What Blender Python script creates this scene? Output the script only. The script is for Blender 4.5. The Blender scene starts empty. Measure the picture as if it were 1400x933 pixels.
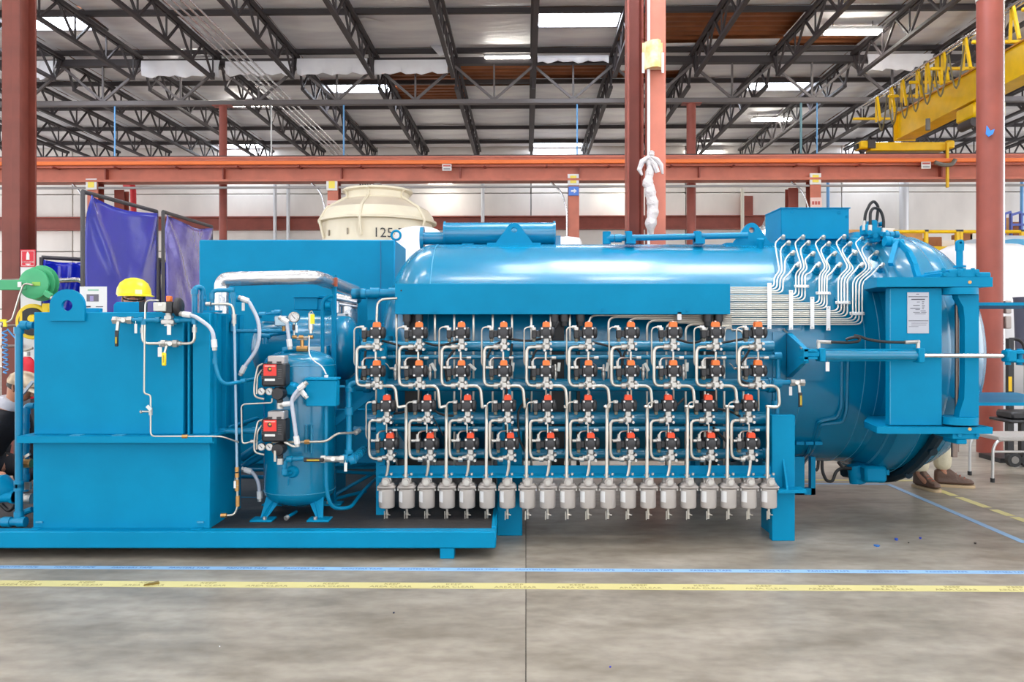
import bpy, bmesh, math, random
from mathutils import Vector, Matrix
random.seed(7)
R = math.radians
SC = bpy.context.scene
COL = SC.collection
F = 1089.0          # focal length in pixels of the 1400 px wide frame
EYE = 1.45          # camera height, horizon at row 452
YAW = math.atan(19/1089)   # the hall is turned a little against the machine

# ------------------------------------------------------------------ camera
cam = bpy.data.objects.new('camera', bpy.data.cameras.new('camera')); COL.objects.link(cam)
cam.location = (0, 0, EYE); cam.rotation_euler = (R(90), 0, 0)
cam.data.sensor_width = 36; cam.data.lens = F/1400*36
cam.data.shift_y = -14.5/1400; cam.data.clip_end = 300
SC.camera = cam
# ------------------------------------------------------------------ world, exposure
W = bpy.data.worlds.new('world'); SC.world = W; W.use_nodes = True
bg = W.node_tree.nodes['Background']
bg.inputs[0].default_value = (0.93, 0.96, 1.0, 1); bg.inputs[1].default_value = 2.8
SC.view_settings.view_transform = 'Standard'; SC.view_settings.look = 'None'
SC.view_settings.gamma = 1; SC.view_settings.use_curve_mapping = False
SC.view_settings.exposure = 0.21
SKYLIGHT_W, LAMP_W = 15.0, 36.0
SC.cycles.max_bounces = 7; SC.cycles.diffuse_bounces = 4; SC.cycles.glossy_bounces = 3
SC.cycles.caustics_reflective = False; SC.cycles.caustics_refractive = False
SC.cycles.sample_clamp_indirect = 6

# ------------------------------------------------------------------ materials
def lin(c):
    return tuple(((v/255)/12.92 if v/255 <= .04045 else ((v/255+.055)/1.055)**2.4) for v in c)
MATS = {}
def mat(name, rgb, rough=.5, metal=0, var=0, scale=6, bump=0, bscale=40, emit=0, coat=0, stretch=None, spec=.5, detail=4, rgb2=None, trans=0, alpha=1):
    if name in MATS: return MATS[name]
    m = bpy.data.materials.new(name); m.use_nodes = True; MATS[name] = m
    nt = m.node_tree; p = nt.nodes['Principled BSDF']
    c = lin(rgb)
    p.inputs['Base Color'].default_value = (*c, 1)
    p.inputs['Roughness'].default_value = rough; p.inputs['Metallic'].default_value = metal
    p.inputs['Specular IOR Level'].default_value = spec
    p.inputs['Coat Weight'].default_value = coat; p.inputs['Coat Roughness'].default_value = .12
    if trans: p.inputs['Transmission Weight'].default_value = trans
    if emit:
        p.inputs['Emission Color'].default_value = (*c, 1); p.inputs['Emission Strength'].default_value = emit
    if var or bump:
        tc = nt.nodes.new('ShaderNodeTexCoord'); mp = nt.nodes.new('ShaderNodeMapping')
        nt.links.new(tc.outputs['Object'], mp.inputs[0])
        if stretch: mp.inputs['Scale'].default_value = stretch
    if var:
        nz = nt.nodes.new('ShaderNodeTexNoise'); nz.inputs['Scale'].default_value = scale; nz.inputs['Detail'].default_value = detail
        nt.links.new(mp.outputs[0], nz.inputs['Vector'])
        rp = nt.nodes.new('ShaderNodeValToRGB')
        c2 = lin(rgb2) if rgb2 else tuple(v*(1-var) for v in c)
        rp.color_ramp.elements[0].position = .32; rp.color_ramp.elements[1].position = .68
        rp.color_ramp.elements[0].color = (*c2, 1); rp.color_ramp.elements[1].color = (*[min(1, v*(1+var*.5)) for v in c], 1)
        nt.links.new(nz.outputs['Fac'], rp.inputs[0]); nt.links.new(rp.outputs[0], p.inputs['Base Color'])
    if bump:
        n2 = nt.nodes.new('ShaderNodeTexNoise'); n2.inputs['Scale'].default_value = bscale; n2.inputs['Detail'].default_value = 3
        nt.links.new(mp.outputs[0], n2.inputs['Vector'])
        bp = nt.nodes.new('ShaderNodeBump'); bp.inputs['Strength'].default_value = bump; bp.inputs['Distance'].default_value = .02
        nt.links.new(n2.outputs['Fac'], bp.inputs['Height']); nt.links.new(bp.outputs[0], p.inputs['Normal'])
    return m
BLUE = mat('blue_paint', (0, 133, 177), rough=.46, var=.08, scale=3, bump=.02, bscale=60, coat=0, spec=.12)
BLUEP = mat('blue_pipe_paint', (0, 126, 168), rough=.33, var=.08, scale=3, spec=.4)
BLUEV = mat('blue_gloss_paint', (0, 122, 162), rough=.26, var=.08, scale=2, bump=.03, bscale=9, coat=.45, spec=.5)
WELD = mat('weld_bead', (60, 150, 185), rough=.3, bump=.4, bscale=160)
STEEL = mat('stainless_tube', (196, 190, 180), rough=.3, metal=.85)
STEELB = mat('bright_steel_tube', (226, 221, 210), rough=.36, metal=.45)
CAST = mat('cast_fitting', (190, 187, 182), rough=.34, metal=.75, bump=.2, bscale=200)
GREYCAN = mat('filter_grey', (180, 173, 168), rough=.42, metal=.25)
BLACKP = mat('black_plastic', (34, 33, 36), rough=.45)
RUBBER = mat('black_rubber', (22, 22, 24), rough=.5)
DECKM = mat('black_deck_coating', (38, 36, 38), rough=.62, var=.5, scale=7, stretch=(1, 5, 1), bump=.3, bscale=30, rgb2=(58, 54, 52))
ORANGE = mat('orange_plastic', (240, 118, 44), rough=.4)
REDO = mat('red_orange_plastic', (226, 72, 30), rough=.4)
WHITEP = mat('white_plastic', (222, 222, 222), rough=.4)
TAGM = mat('paper_tag', (225, 225, 222), rough=.6)
BRASS = mat('brass', (200, 150, 92), rough=.35, metal=.8)
CHROME = mat('chrome_rod', (215, 213, 210), rough=.15, metal=1)
FLEX = mat('grey_flexible_conduit', (186, 192, 206), rough=.4)
FOIL = mat('silver_jacketing', (205, 205, 208), rough=.26, metal=.85, bump=.25, bscale=18)
YELLOW = mat('yellow_paint', (232, 186, 0), rough=.4, var=.1, scale=4)
YHANDLE = mat('yellow_handle', (240, 220, 30), rough=.4)
REDLAB = mat('red_label', (226, 52, 44), rough=.45)
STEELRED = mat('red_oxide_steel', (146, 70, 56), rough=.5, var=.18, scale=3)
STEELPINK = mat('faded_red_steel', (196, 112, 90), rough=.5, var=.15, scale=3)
BARORANGE = mat('orange_conductor_bar', (240, 120, 52), rough=.45)
JOISTM = mat('dark_joist_steel', (62, 56, 58), rough=.6)
JOISTL = mat('grey_girder_steel', (104, 98, 98), rough=.55)
INSUL = mat('insulation_facing', (248, 245, 252), rough=.42, var=.2, scale=.9, bump=.9, bscale=3.0, stretch=(.5, 2.2, 1))
DECKBROWN = mat('brown_roof_deck', (150, 88, 48), rough=.6, var=.2, scale=2)
CONC = mat('wall_concrete', (240, 234, 228), rough=.8, var=.12, scale=.8, bump=.1, bscale=10, stretch=(1, 1, .5))
def floor_material():
    m = mat('polished_concrete', (168, 160, 152), rough=.36)
    nt = m.node_tree; p = nt.nodes['Principled BSDF']
    tc = nt.nodes.new('ShaderNodeTexCoord')
    def noise(scale, st, det=5):
        mp = nt.nodes.new('ShaderNodeMapping'); mp.inputs['Scale'].default_value = st
        nt.links.new(tc.outputs['Object'], mp.inputs[0])
        n = nt.nodes.new('ShaderNodeTexNoise'); n.inputs['Scale'].default_value = scale; n.inputs['Detail'].default_value = det
        nt.links.new(mp.outputs[0], n.inputs['Vector']); return n.outputs['Fac']
    def ramp(src, a, b, p0=.3, p1=.7):
        r = nt.nodes.new('ShaderNodeValToRGB'); r.color_ramp.elements[0].position = p0; r.color_ramp.elements[1].position = p1
        r.color_ramp.elements[0].color = (*lin(a), 1); r.color_ramp.elements[1].color = (*lin(b), 1)
        nt.links.new(src, r.inputs[0]); return r.outputs[0]
    def mul(a, b, f=1):
        x = nt.nodes.new('ShaderNodeMix'); x.data_type = 'RGBA'; x.blend_type = 'MULTIPLY'; x.inputs[0].default_value = f
        nt.links.new(a, x.inputs[6]); nt.links.new(b, x.inputs[7]); return x.outputs[2]
    c = ramp(noise(.9, (1, 1.6, 1)), (149, 140, 127), (170, 161, 147))
    c = mul(c, ramp(noise(1.6, (1, 2.6, 1), 9), (214, 211, 207), (255, 255, 255), .35, .6))
    c = mul(c, ramp(noise(9, (1, 1.6, 1), 9), (226, 224, 222), (255, 255, 255), .3, .62))
    nt.links.new(c, p.inputs['Base Color'])
    g = nt.nodes.new('ShaderNodeMapRange'); g.inputs[3].default_value = .26; g.inputs[4].default_value = .5
    nt.links.new(noise(3, (1, 3, 1)), g.inputs[0]); nt.links.new(g.outputs[0], p.inputs['Roughness'])
    return m
FLOORM = floor_material()

# ------------------------------------------------------------------ mesh builder
XF = None           # hall frame: set while hall pieces are built
HALL = Matrix.Rotation(-YAW, 4, 'Z')
WL = {}
def frame(d):
    d = Vector(d).normalized()
    u = d.cross(Vector((0, 0, 1)))
    if u.length < 1e-4: u = Vector((1, 0, 0))
    u.normalize(); return u, d.cross(u).normalized()
class B:
    def __init__(s): s.v = []; s.f = []
    def add(s, v, f):
        n = len(s.v); s.v += [Vector(p) for p in v]; s.f += [tuple(i+n for i in q) for q in f]; return s
    def box(s, x0, x1, y0, y1, z0, z1, c=0):
        if x1 < x0: x0, x1 = x1, x0
        if y1 < y0: y0, y1 = y1, y0
        if z1 < z0: z0, z1 = z1, z0
        return s.obox(((x0+x1)/2, (y0+y1)/2, (z0+z1)/2), (x1-x0, y1-y0, z1-z0), None, c)
    def obox(s, ctr, size, rot=None, c=0):
        hx, hy, hz = [d/2 for d in size]; M = rot or Matrix.Identity(3)
        if not c:
            vs = [(sx*hx, sy*hy, sz*hz) for sz in (-1, 1) for sy in (-1, 1) for sx in (-1, 1)]
            fs = [(0, 2, 3, 1), (4, 5, 7, 6), (0, 1, 5, 4), (2, 6, 7, 3), (0, 4, 6, 2), (1, 3, 7, 5)]
        else:
            c = min(c, hx*.9, hy*.9, hz*.9)
            vs = []; fs = []; idx = {}
            for sx in (-1, 1):
                for sy in (-1, 1):
                    for sz in (-1, 1):
                        for a in range(3):
                            d = [hx-c, hy-c, hz-c]; d[a] += c
                            idx[sx, sy, sz, a] = len(vs); vs.append((sx*d[0], sy*d[1], sz*d[2]))
            def quad(a, b, cc, d):
                q = [a, b, cc, d]; P = [Vector(vs[i]) for i in q]
                n = (P[1]-P[0]).cross(P[2]-P[0])
                fs.append(tuple(q) if n.dot(sum(P, Vector())) > 0 else tuple(reversed(q)))
            for a in range(3):
                o = [i for i in range(3) if i != a]
                for sg in (-1, 1):
                    def k(p, q, ax=a, o=o, sg=sg):
                        t = [0, 0, 0]; t[ax] = sg; t[o[0]] = p; t[o[1]] = q; return idx[t[0], t[1], t[2], ax]
                    quad(k(-1, -1), k(1, -1), k(1, 1), k(-1, 1))
                for p in (-1, 1):
                    for q in (-1, 1):
                        def e(t3, ax, a=a, o=o, p=p, q=q):
                            t = [0, 0, 0]; t[a] = t3; t[o[0]] = p; t[o[1]] = q; return idx[t[0], t[1], t[2], ax]
                        quad(e(-1, o[0]), e(1, o[0]), e(1, o[1]), e(-1, o[1]))
            for sx in (-1, 1):
                for sy in (-1, 1):
                    for sz in (-1, 1):
                        q = [idx[sx, sy, sz, a] for a in range(3)]; P = [Vector(vs[i]) for i in q]
                        n = (P[1]-P[0]).cross(P[2]-P[0])
                        fs.append(tuple(q) if n.dot(P[0]) > 0 else tuple(reversed(q)))
        ct = Vector(ctr)
        return s.add([ct + M @ Vector(v) for v in vs], fs)
    def lathe(s, o, ax, prof, n=20):
        o = Vector(o); ax = Vector(ax).normalized(); u, w = frame(ax); vs = []; fs = []
        for r, h in prof:
            for i in range(n):
                a = 2*math.pi*i/n; vs.append(o + ax*h + (u*math.cos(a) + w*math.sin(a))*max(r, 1e-5))
        for k in range(len(prof)-1):
            for i in range(n):
                j = (i+1) % n; fs.append((k*n+i, k*n+j, (k+1)*n+j, (k+1)*n+i))
        if prof[0][0] > 1e-4: fs.append(tuple(reversed(range(n))))
        if prof[-1][0] > 1e-4: fs.append(tuple((len(prof)-1)*n+i for i in range(n)))
        return s.add(vs, fs)
    def cyl(s, p0, p1, r0, r1=None, n=14):
        p0 = Vector(p0); d = Vector(p1)-p0; r1 = r0 if r1 is None else r1
        return s.lathe(p0, d, [(r0, 0), (r1, d.length)], n)
    def tube(s, pts, r, n=8, fil=0, seg=4, closed=False):
        P = [Vector(p) for p in pts]
        if fil and len(P) > 2:
            Q = [P[0]]
            for i in range(1, len(P)-1):
                a, b = P[i-1]-P[i], P[i+1]-P[i]
                t = min(fil, a.length*.49, b.length*.49)
                if a.length < 1e-6 or b.length < 1e-6 or a.normalized().dot(b.normalized()) < -.999: Q.append(P[i]); continue
                A, C = P[i]+a.normalized()*t, P[i]+b.normalized()*t
                for k in range(seg+1):
                    x = k/seg; Q.append(A*(1-x)**2 + P[i]*2*x*(1-x) + C*x*x)
            Q.append(P[-1]); P = Q
        m = len(P); vs = []; fs = []; u = None
        for i in range(m):
            if closed: d = P[(i+1) % m]-P[i-1]
            elif i == 0: d = P[1]-P[0]
            elif i == m-1: d = P[-1]-P[-2]
            else: d = (P[i+1]-P[i]).normalized()+(P[i]-P[i-1]).normalized()
            d.normalize()
            if u is None: u, w = frame(d)
            else:
                u = u - d*u.dot(d); u.normalize(); w = d.cross(u)
            rr = r[i] if isinstance(r, (list, tuple)) else r
            for k in range(n):
                a = 2*math.pi*k/n; vs.append(P[i]+(u*math.cos(a)+w*math.sin(a))*rr)
        for i in range(m if closed else m-1):
            j = (i+1) % m
            for k in range(n):
                l = (k+1) % n; fs.append((i*n+k, i*n+l, j*n+l, j*n+k))
        if not closed: fs += [tuple(reversed(range(n))), tuple((m-1)*n+k for k in range(n))]
        return s.add(vs, fs)
    def prism(s, poly, a, b, fr='xz'):
        # polygon in the plane fr, extruded along the third axis from a to b
        n = len(poly)
        def pt(p, t): return {'xz': (p[0], t, p[1]), 'xy': (p[0], p[1], t), 'yz': (t, p[0], p[1])}[fr]
        vs = [pt(p, a) for p in poly]+[pt(p, b) for p in poly]
        fs = [tuple(range(n)), tuple(reversed(range(n, 2*n)))]+[(i, i+n, (i+1) % n+n, (i+1) % n) for i in range(n)]
        return s.add(vs, fs)
    def sph(s, c, r, n=12, m=8, sc=(1, 1, 1)):
        vs = []; fs = []; c = Vector(c)
        for j in range(m+1):
            t = math.pi*j/m
            for i in range(n):
                a = 2*math.pi*i/n
                vs.append(c+Vector((r*sc[0]*math.sin(t)*math.cos(a), r*sc[1]*math.sin(t)*math.sin(a), r*sc[2]*math.cos(t))))
        for j in range(m):
            for i in range(n):
                k = (i+1) % n; fs.append((j*n+i, (j+1)*n+i, (j+1)*n+k, j*n+k))
        return s.add(vs, fs)
    def obj(s, name, m, parent=None, loc=None, bevel=0, kind=None, label=None):
        vs = s.v if XF is None else [XF @ p for p in s.v]
        if loc is None:
            lo = [min(p[i] for p in vs) for i in range(3)]; hi = [max(p[i] for p in vs) for i in range(3)]
            loc = Vector(((lo[0]+hi[0])/2, (lo[1]+hi[1])/2, lo[2]))
        elif XF is not None: loc = XF @ Vector(loc)
        loc = Vector(loc)
        me = bpy.data.meshes.new(name)
        me.from_pydata([p-loc for p in vs], [], s.f)
        bm = bmesh.new(); bm.from_mesh(me)
        bmesh.ops.remove_doubles(bm, verts=bm.verts, dist=1e-5)
        bmesh.ops.recalc_face_normals(bm, faces=bm.faces); bm.to_mesh(me); bm.free()
        me.shade_smooth(); me.set_sharp_from_angle(angle=R(38))
        if m is not None: me.materials.append(m)
        o = bpy.data.objects.new(name, me); COL.objects.link(o)
        WL[o.name] = loc
        o.location = loc - (WL[parent.name] if parent else Vector())
        if parent: o.parent = parent
        if bevel:
            bv = o.modifiers.new('edge', 'BEVEL'); bv.width = bevel; bv.segments = 2; bv.limit_method = 'ANGLE'
        if kind: o['kind'] = kind
        if label: o['label'] = label
        return o
def tag(o, label, cat, group=None):
    o['label'] = label; o['category'] = cat
    if group: o['group'] = group
    return o
def thing(name, label, cat, loc, group=None):
    o = bpy.data.objects.new(name, None); COL.objects.link(o); o.empty_display_size = .05
    l = Vector(loc) if XF is None else XF @ Vector(loc)
    o.location = l; WL[o.name] = l
    return tag(o, label, cat, group)
def struct(o, label=None, cat=None):
    o['kind'] = 'structure'
    if label: o['label'] = label
    if cat: o['category'] = cat
    return o
def dup(root, loc, label=None, group=None):
    r = root.copy(); COL.objects.link(r); r.location = loc; WL[r.name] = Vector(loc)
    if label: r['label'] = label
    if group: r['group'] = group
    for ch in root.children:
        c = ch.copy(); COL.objects.link(c); c.parent = r
        WL[c.name] = Vector(loc)+c.location
        for g in ch.children:
            d = g.copy(); COL.objects.link(d); d.parent = c
    return r
def text(name, body, size, m, parent, pos, rot=(R(90), 0, 0), ext=.0006, align='CENTER'):
    cu = bpy.data.curves.new(name, 'FONT'); cu.body = body; cu.size = size; cu.align_x = align; cu.align_y = 'CENTER'
    cu.extrude = ext; cu.resolution_u = 2; cu.materials.append(m)
    o = bpy.data.objects.new(name, cu); COL.objects.link(o)
    o.rotation_euler = rot
    me = bpy.data.meshes.new_from_object(o); bpy.data.objects.remove(o); o = bpy.data.objects.new(name, me); COL.objects.link(o); o.rotation_euler = rot
    p = Vector(pos) if XF is None else XF @ Vector(pos)
    o.location = p - (WL[parent.name] if parent else Vector()); o.parent = parent
    return o
def X(x, d): return (x-700)*d/F
def Z(y, d): return EYE-(y-452)*d/F
def q(x, y, d): return Vector((X(x, d), d, Z(y, d)))
def hq(x, y, d):
    # point of the hall frame (before turning) at hall depth d seen at pixel (x, y)
    u = (x-700)/F; t = d/(u*math.sin(YAW)+math.cos(YAW))
    return Vector((t*(u*math.cos(YAW)-math.sin(YAW)), d, EYE-(y-452)/F*t))
ORD = ['first', 'second', 'third', 'fourth', 'fifth', 'sixth', 'seventh', 'eighth', 'ninth', 'tenth', 'eleventh', 'twelfth', 'thirteenth',
       'fourteenth', 'fifteenth', 'sixteenth', 'seventeenth', 'eighteenth', 'nineteenth', 'twentieth', 'twenty-first', 'twenty-second']

# =================================================================== THE HALL
XF = HALL
b = B().box(-26, 26, -18, 31.5, -.3, -.02); floor = struct(b.obj('floor', mat('joint_filler', (70, 66, 64), rough=.8)), 'polished grey concrete factory floor in sawn slabs')
xs = [-26, -12.2, 0, 12.2, 26]; ys = [-18, -3, 10.5, 21.0, 31.5]
for i in range(4):
    for j in range(4):
        B().box(xs[i]+.002, xs[i+1]-.002, ys[j]+.002, ys[j+1]-.002, -.02, 0).obj('floor_slab', FLOORM, floor, loc=(xs[i], ys[j], 0))
# back wall of cast panels
wall = struct(B().box(-26, 26, 31.75, 31.9, 0, 8.95).obj('wall_back', mat('wall_joint', (120, 114, 110), rough=.9)), 'pale concrete panel wall at the back of the hall')
zs = [0, 2.3, 4.6, 6.88, 8.77]
for i in range(-4, 4):
    for k in range(4):
        B().box(i*6.1+.2+.02, (i+1)*6.1+.2-.02, 31.5, 31.75, zs[k]+.015, zs[k+1]-.015, c=.015).obj('wall_panel', CONC, wall)
for i, (x0, x1, y0, y1) in enumerate([(-22, 9.35, 5.42, 5.95)]):
    t = thing('wall_girt', 'long dark red steel girt beam running along the back wall', 'beam', (x0, 31.3, y0))
    B().box(x0, x1, 31.2, 31.49, y1-.05, y1).obj('top_flange', STEELRED, t)
    B().box(x0, x1, 31.2, 31.49, y0, y0+.05).obj('bottom_flange', STEELRED, t)
    B().box(x0, x1, 31.36, 31.42, y0+.05, y1-.05).obj('web', STEELRED, t)
    B().box(x1-.9, x1-.5, 31.2, 31.49, y1+.002, y1+.75).obj('bracket', STEELRED, t)

# roof: corrugated deck, insulation facing, purlins, joists, girder
def corrugated(x0, x1, y0, y1, z, pitch=.3, d=.06):
    pr = []; y = y0
    while y < y1:
        pr += [(y, z), (y+pitch*.35, z), (y+pitch*.5, z+d), (y+pitch*.85, z+d)]; y += pitch
    pr += [(y1, z)]
    v = [(x0, a, c) for a, c in pr]+[(x1, a, c) for a, c in pr]; n = len(pr)
    return B().add(v, [(i, i+1, n+i+1, n+i) for i in range(n-1)])
b = corrugated(-26, 26, -18, 31.6, 8.78); n = len(b.v)
b.box(-26, 26, -18, 31.6, 8.9, 8.95)
ceil = struct(b.obj('ceiling', DECKBROWN), 'corrugated roof deck faced with silver grey insulation sheets')
SP, X0 = 2.043, .2
JX = [X0+j*SP for j in range(-11, 11)]
PY = [15.3, 17.85, 20.4, 22.95, 25.5, 28.1, 30.25, 31.45]
SKY = []   # skylights: hall x index, y
for r_, yc in enumerate([-12.3, -7.1, -1.9, 3.2, 8.3, 13.4, 18.45, 23.58, 30.9]):
    for x in ([-10.3, 1.25, 13.2] if not r_ % 2 else [-16.2, -4.35, 7.6]):
        j = min(range(len(JX)-1), key=lambda k: abs((JX[k]+JX[k+1])/2-x)); SKY.append((j, yc))
SKY = [(j, y, .5) for j, y in SKY]+[(j, 7.15, .85) for j in (10, 11, 12)]
def sheet(x0, x1, y0, y1, z, sag):
    nx, ny = 3, 6; v = []; f = []
    for j in range(ny+1):
        for i in range(nx+1):
            u, w = i/nx, j/ny
            zz = z - sag*(math.sin(math.pi*u)*.6+.4)*math.sin(math.pi*w) - random.random()*.02
            v.append((x0+(x1-x0)*u, y0+(y1-y0)*w, zz))
    for j in range(ny):
        for i in range(nx):
            a = j*(nx+1)+i; f.append((a, a+1, a+nx+2, a+nx+1))
    return B().add(v, f)
BARE = {(10, 2): (.1, .75), (10, 3): 0, (11, 2): 0, (12, 2): 0, (11, 3): (.3, 1), (13, 1): (0, .5), (14, 1): 0, (13, 2): (.55, 1), (9, 3): (.2, .9), (15, 1): 0}
BARE = {(9, 2): (.42, 1), (9, 3): (0, .9), (10, 2): (.35, 1), (11, 2): (.35, 1), (10, 3): (0, .25), (12, 2): (.75, 1), (12, 1): (.1, .9), (13, 1): (.1, .8), (14, 1): (.75, 1)}
rows = [(-18, -12), (-12, -6), (-6, -.5), (-.5, 5.0), (5.0, 10.4), (10.4, 15.3)]
SKX = {}
for j in range(len(JX)-1):
    for r_, (y0, y1) in enumerate(rows+list(zip(PY[:-1], PY[1:]))):
        key = (j, r_-6)
        segs = [(y0, y1)]
        if key in BARE:
            a, c = BARE[key]; L = y1-y0
            segs = [s_ for s_ in ((y0, y0+a*L), (y0+c*L, y1)) if s_[1]-s_[0] > .15]
        for (jj, yc, hw) in SKY:
            if jj == j:
                out = []
                for s0, s1 in segs:
                    if yc-hw-.05 < s1 and yc+hw+.05 > s0:
                        if yc-hw-.05-s0 > .1: out.append((s0, yc-hw-.05))
                        if s1-yc-hw-.05 > .1: out.append((yc+hw+.05, s1))
                    else: out.append((s0, s1))
                segs = out
        for s0, s1 in segs:
            sheet(JX[j]+.01, JX[j+1]-.01, s0+.01, s1-.01, 8.72, random.uniform(.02, .08)).obj('insulation_sheet', INSUL, ceil)
SKYM = mat('skylight_daylight', (232, 242, 255), rough=.3, emit=SKYLIGHT_W)
for i, (j, yc, hw) in enumerate(SKY):
    x0, x1 = JX[j]+(1.15 if (j, yc) == (10, 7.15) else 0), JX[j+1]
    o = B().box(x0+.09, x1-.09, yc-hw, yc+hw, 8.7, 8.72).obj('window_%d' % (i+1), SKYM); struct(o, 'translucent roof skylight glowing with daylight')
    b = B()
    for xa, xb, ya, yb in ((x0+.03, x0+.09, yc-hw-.05, yc+hw+.05), (x1-.09, x1-.03, yc-hw-.05, yc+hw+.05), (x0+.09, x1-.09, yc-hw-.05, yc-hw), (x0+.09, x1-.09, yc+hw, yc+hw+.05)): b.box(xa, xb, ya, yb, 8.66, 8.76)
    b.obj('window_frame', JOISTL, o)
for i, y in enumerate(PY[:-1]):
    o = B().box(-22, 22, y-.05, y+.05, 8.56, 8.68, c=.01).obj('roof_purlin', JOISTM)
    tag(o, 'dark steel roof purlin crossing the bays, %s from the back wall' % ORD[6-i], 'purlin')
ZT, ZB = 8.55, 7.84
def side_word(j):
    k = j-11
    if k == 0: return 'over the middle of the hall'
    return '%s %s of the middle joist' % (ORD[abs(k)-1], 'left' if k < 0 else 'right')
def joist(j, y0, y1, ends, label):
    x = JX[j]
    t = thing('roof_joist', label, 'joist', (x, y0, ZB))
    for dx in (-.055, .055):
        B().box(x+dx-.035, x+dx+.035, y0, y1, ZT-.075, ZT).obj('top_chord', JOISTM, t)
    ya, yb = (y0+ends[0], y1-ends[1])
    B().box(x-.05, x+.05, ya, yb, ZB, ZB+.07).obj('bottom_chord', JOISTM, t)
    n = max(2, round((yb-ya)/1.2)); st = (yb-ya)/n
    def bar(p0, p1, w, nm, bb=None):
        d = Vector(p1)-Vector(p0); M = Matrix((Vector((1, 0, 0)), d.normalized().cross(Vector((1, 0, 0))), d.normalized())).transposed()
        k = bb or B(); k.obox((Vector(p0)+Vector(p1))/2, (w, w, d.length), M)
        if bb is None: k.obj(nm, JOISTM, t)
    far = y0 > 20
    bb = B() if far else None
    for k in range(n):
        a = ya+k*st
        bar((x, a, ZB+.05), (x, a+st*.5, ZT-.05), .045, 'web_bar', bb)
        bar((x, a+st*.5, ZT-.05), (x, a+st, ZB+.05), .045, 'web_bar', bb)
        bar((x, a+st, ZB+.05), (x, a+st, ZT-.05), .032, 'web_post', bb)
    bar((x, y0 if ends[0] else ya, ZT-.05), (x, ya, ZB+.03), .05, 'web_bar', bb)
    bar((x, y1, ZT-.05), (x, yb, ZB+.03), .05, 'web_bar', bb)
    if far: bb.obj('web', JOISTM, t)
for j in range(len(JX)):
    if 2 <= j: joist(j, 13.6, 20.5, (0, .35), 'near bay dark steel roof joist, '+side_word(j))
    joist(j, 20.7, 31.3, (.35, .35), 'far bay dark steel roof joist beyond the girder, '+side_word(j))
YG = 20.6
t = thing('roof_girder', 'grey steel girder truss spanning the roof across the round columns', 'truss', (0, YG, 7.3))
B().box(-23, 23, YG-.09, YG+.09, 8.33, 8.5).obj('top_chord', JOISTM, t)
B().box(-23, 23, YG-.08, YG+.08, 7.3, 7.43, c=.015).obj('bottom_chord', JOISTL, t)
def strut(bb, p0, p1, w):
    d = (Vector(p1)-Vector(p0)); z = d.normalized(); u, w2 = frame(z)
    return bb.obox((Vector(p0)+Vector(p1))/2, (w, w, d.length), Matrix((u, w2, z)).transposed())
for j in range(len(JX)-1):
    xm = (JX[j]+JX[j+1])/2
    for xa in (JX[j], JX[j+1]):
        strut(B(), (xa, YG, 8.3), (xm, YG, 7.42), .06).obj('diagonal', JOISTL, t)
    strut(B(), (xm, YG, 8.33), (xm, YG, 7.42), .045).obj('vertical', JOISTL, t)
# hanging strips of insulation along the girder
for i, (px0, px1, py0, py1, d) in enumerate([(28, 77, 83, 107, 20.2), (193, 300, 83, 104, 20.25), (308, 398, 84, 102, 20.25), (406, 502, 80, 101, 20.25), (512, 612, 82, 100, 20.25), (1186, 1278, 74, 95, 20.1), (735, 832, 76, 84, 20.2)]):
    a, c = hq(px0, py0, d), hq(px1, py1, d); v = []; f = []; n = 14
    for k in range(n+1):
        u = k/n; xx = a.x+(c.x-a.x)*u; dz = .06*math.sin(k*2.1+i)+.04*math.sin(k*5.3)
        for m_, (zz, yy) in enumerate(((a.z, 0), ((a.z+c.z)/2, -.05+dz*.5), (c.z+dz*.6, dz*.4))):
            v += [(xx, d+yy, zz), (xx, d+yy+.03, zz)]
    for k in range(n):
        o6 = k*6
        for m_ in (0, 1):
            f += [(o6+2*m_, o6+2*m_+2, o6+2*m_+8, o6+2*m_+6), (o6+2*m_+1, o6+2*m_+7, o6+2*m_+9, o6+2*m_+3)]
        f += [(o6, o6+6, o6+7, o6+1), (o6+4, o6+5, o6+11, o6+10)]
    o = B().add(v, f).obj('insulation_strip', INSUL)
    tag(o, 'crumpled silver insulation strip hanging off the girder, %s of the strips from the left' % ORD[[0, 1, 2, 3, 4, 6, 5][i]], 'insulation', 'insulation strips on the girder')
# torn corners of facing that hang down
for i, (px, py, d, s_) in enumerate([(505, 12, 18.3, .55), (605, 66, 19.9, .35)]):
    p = hq(px, py, d)
    v = [(p.x-s_, d+.3, 8.7), (p.x+s_, d+.5, 8.7), (p.x-s_*.2, d, p.z-.2), (p.x-s_, d+.33, 8.72), (p.x+s_, d+.53, 8.72), (p.x-s_*.2, d+.03, p.z-.19)]
    o = B().add(v, [(0, 1, 2), (5, 4, 3), (0, 3, 4, 1), (1, 4, 5, 2), (2, 5, 3, 0)]).obj('torn_insulation', INSUL)
    tag(o, ['large torn flap of silver insulation drooping at the top edge of the roof view', 'small torn flap of silver insulation beside a joist end'][i], 'insulation')
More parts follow.
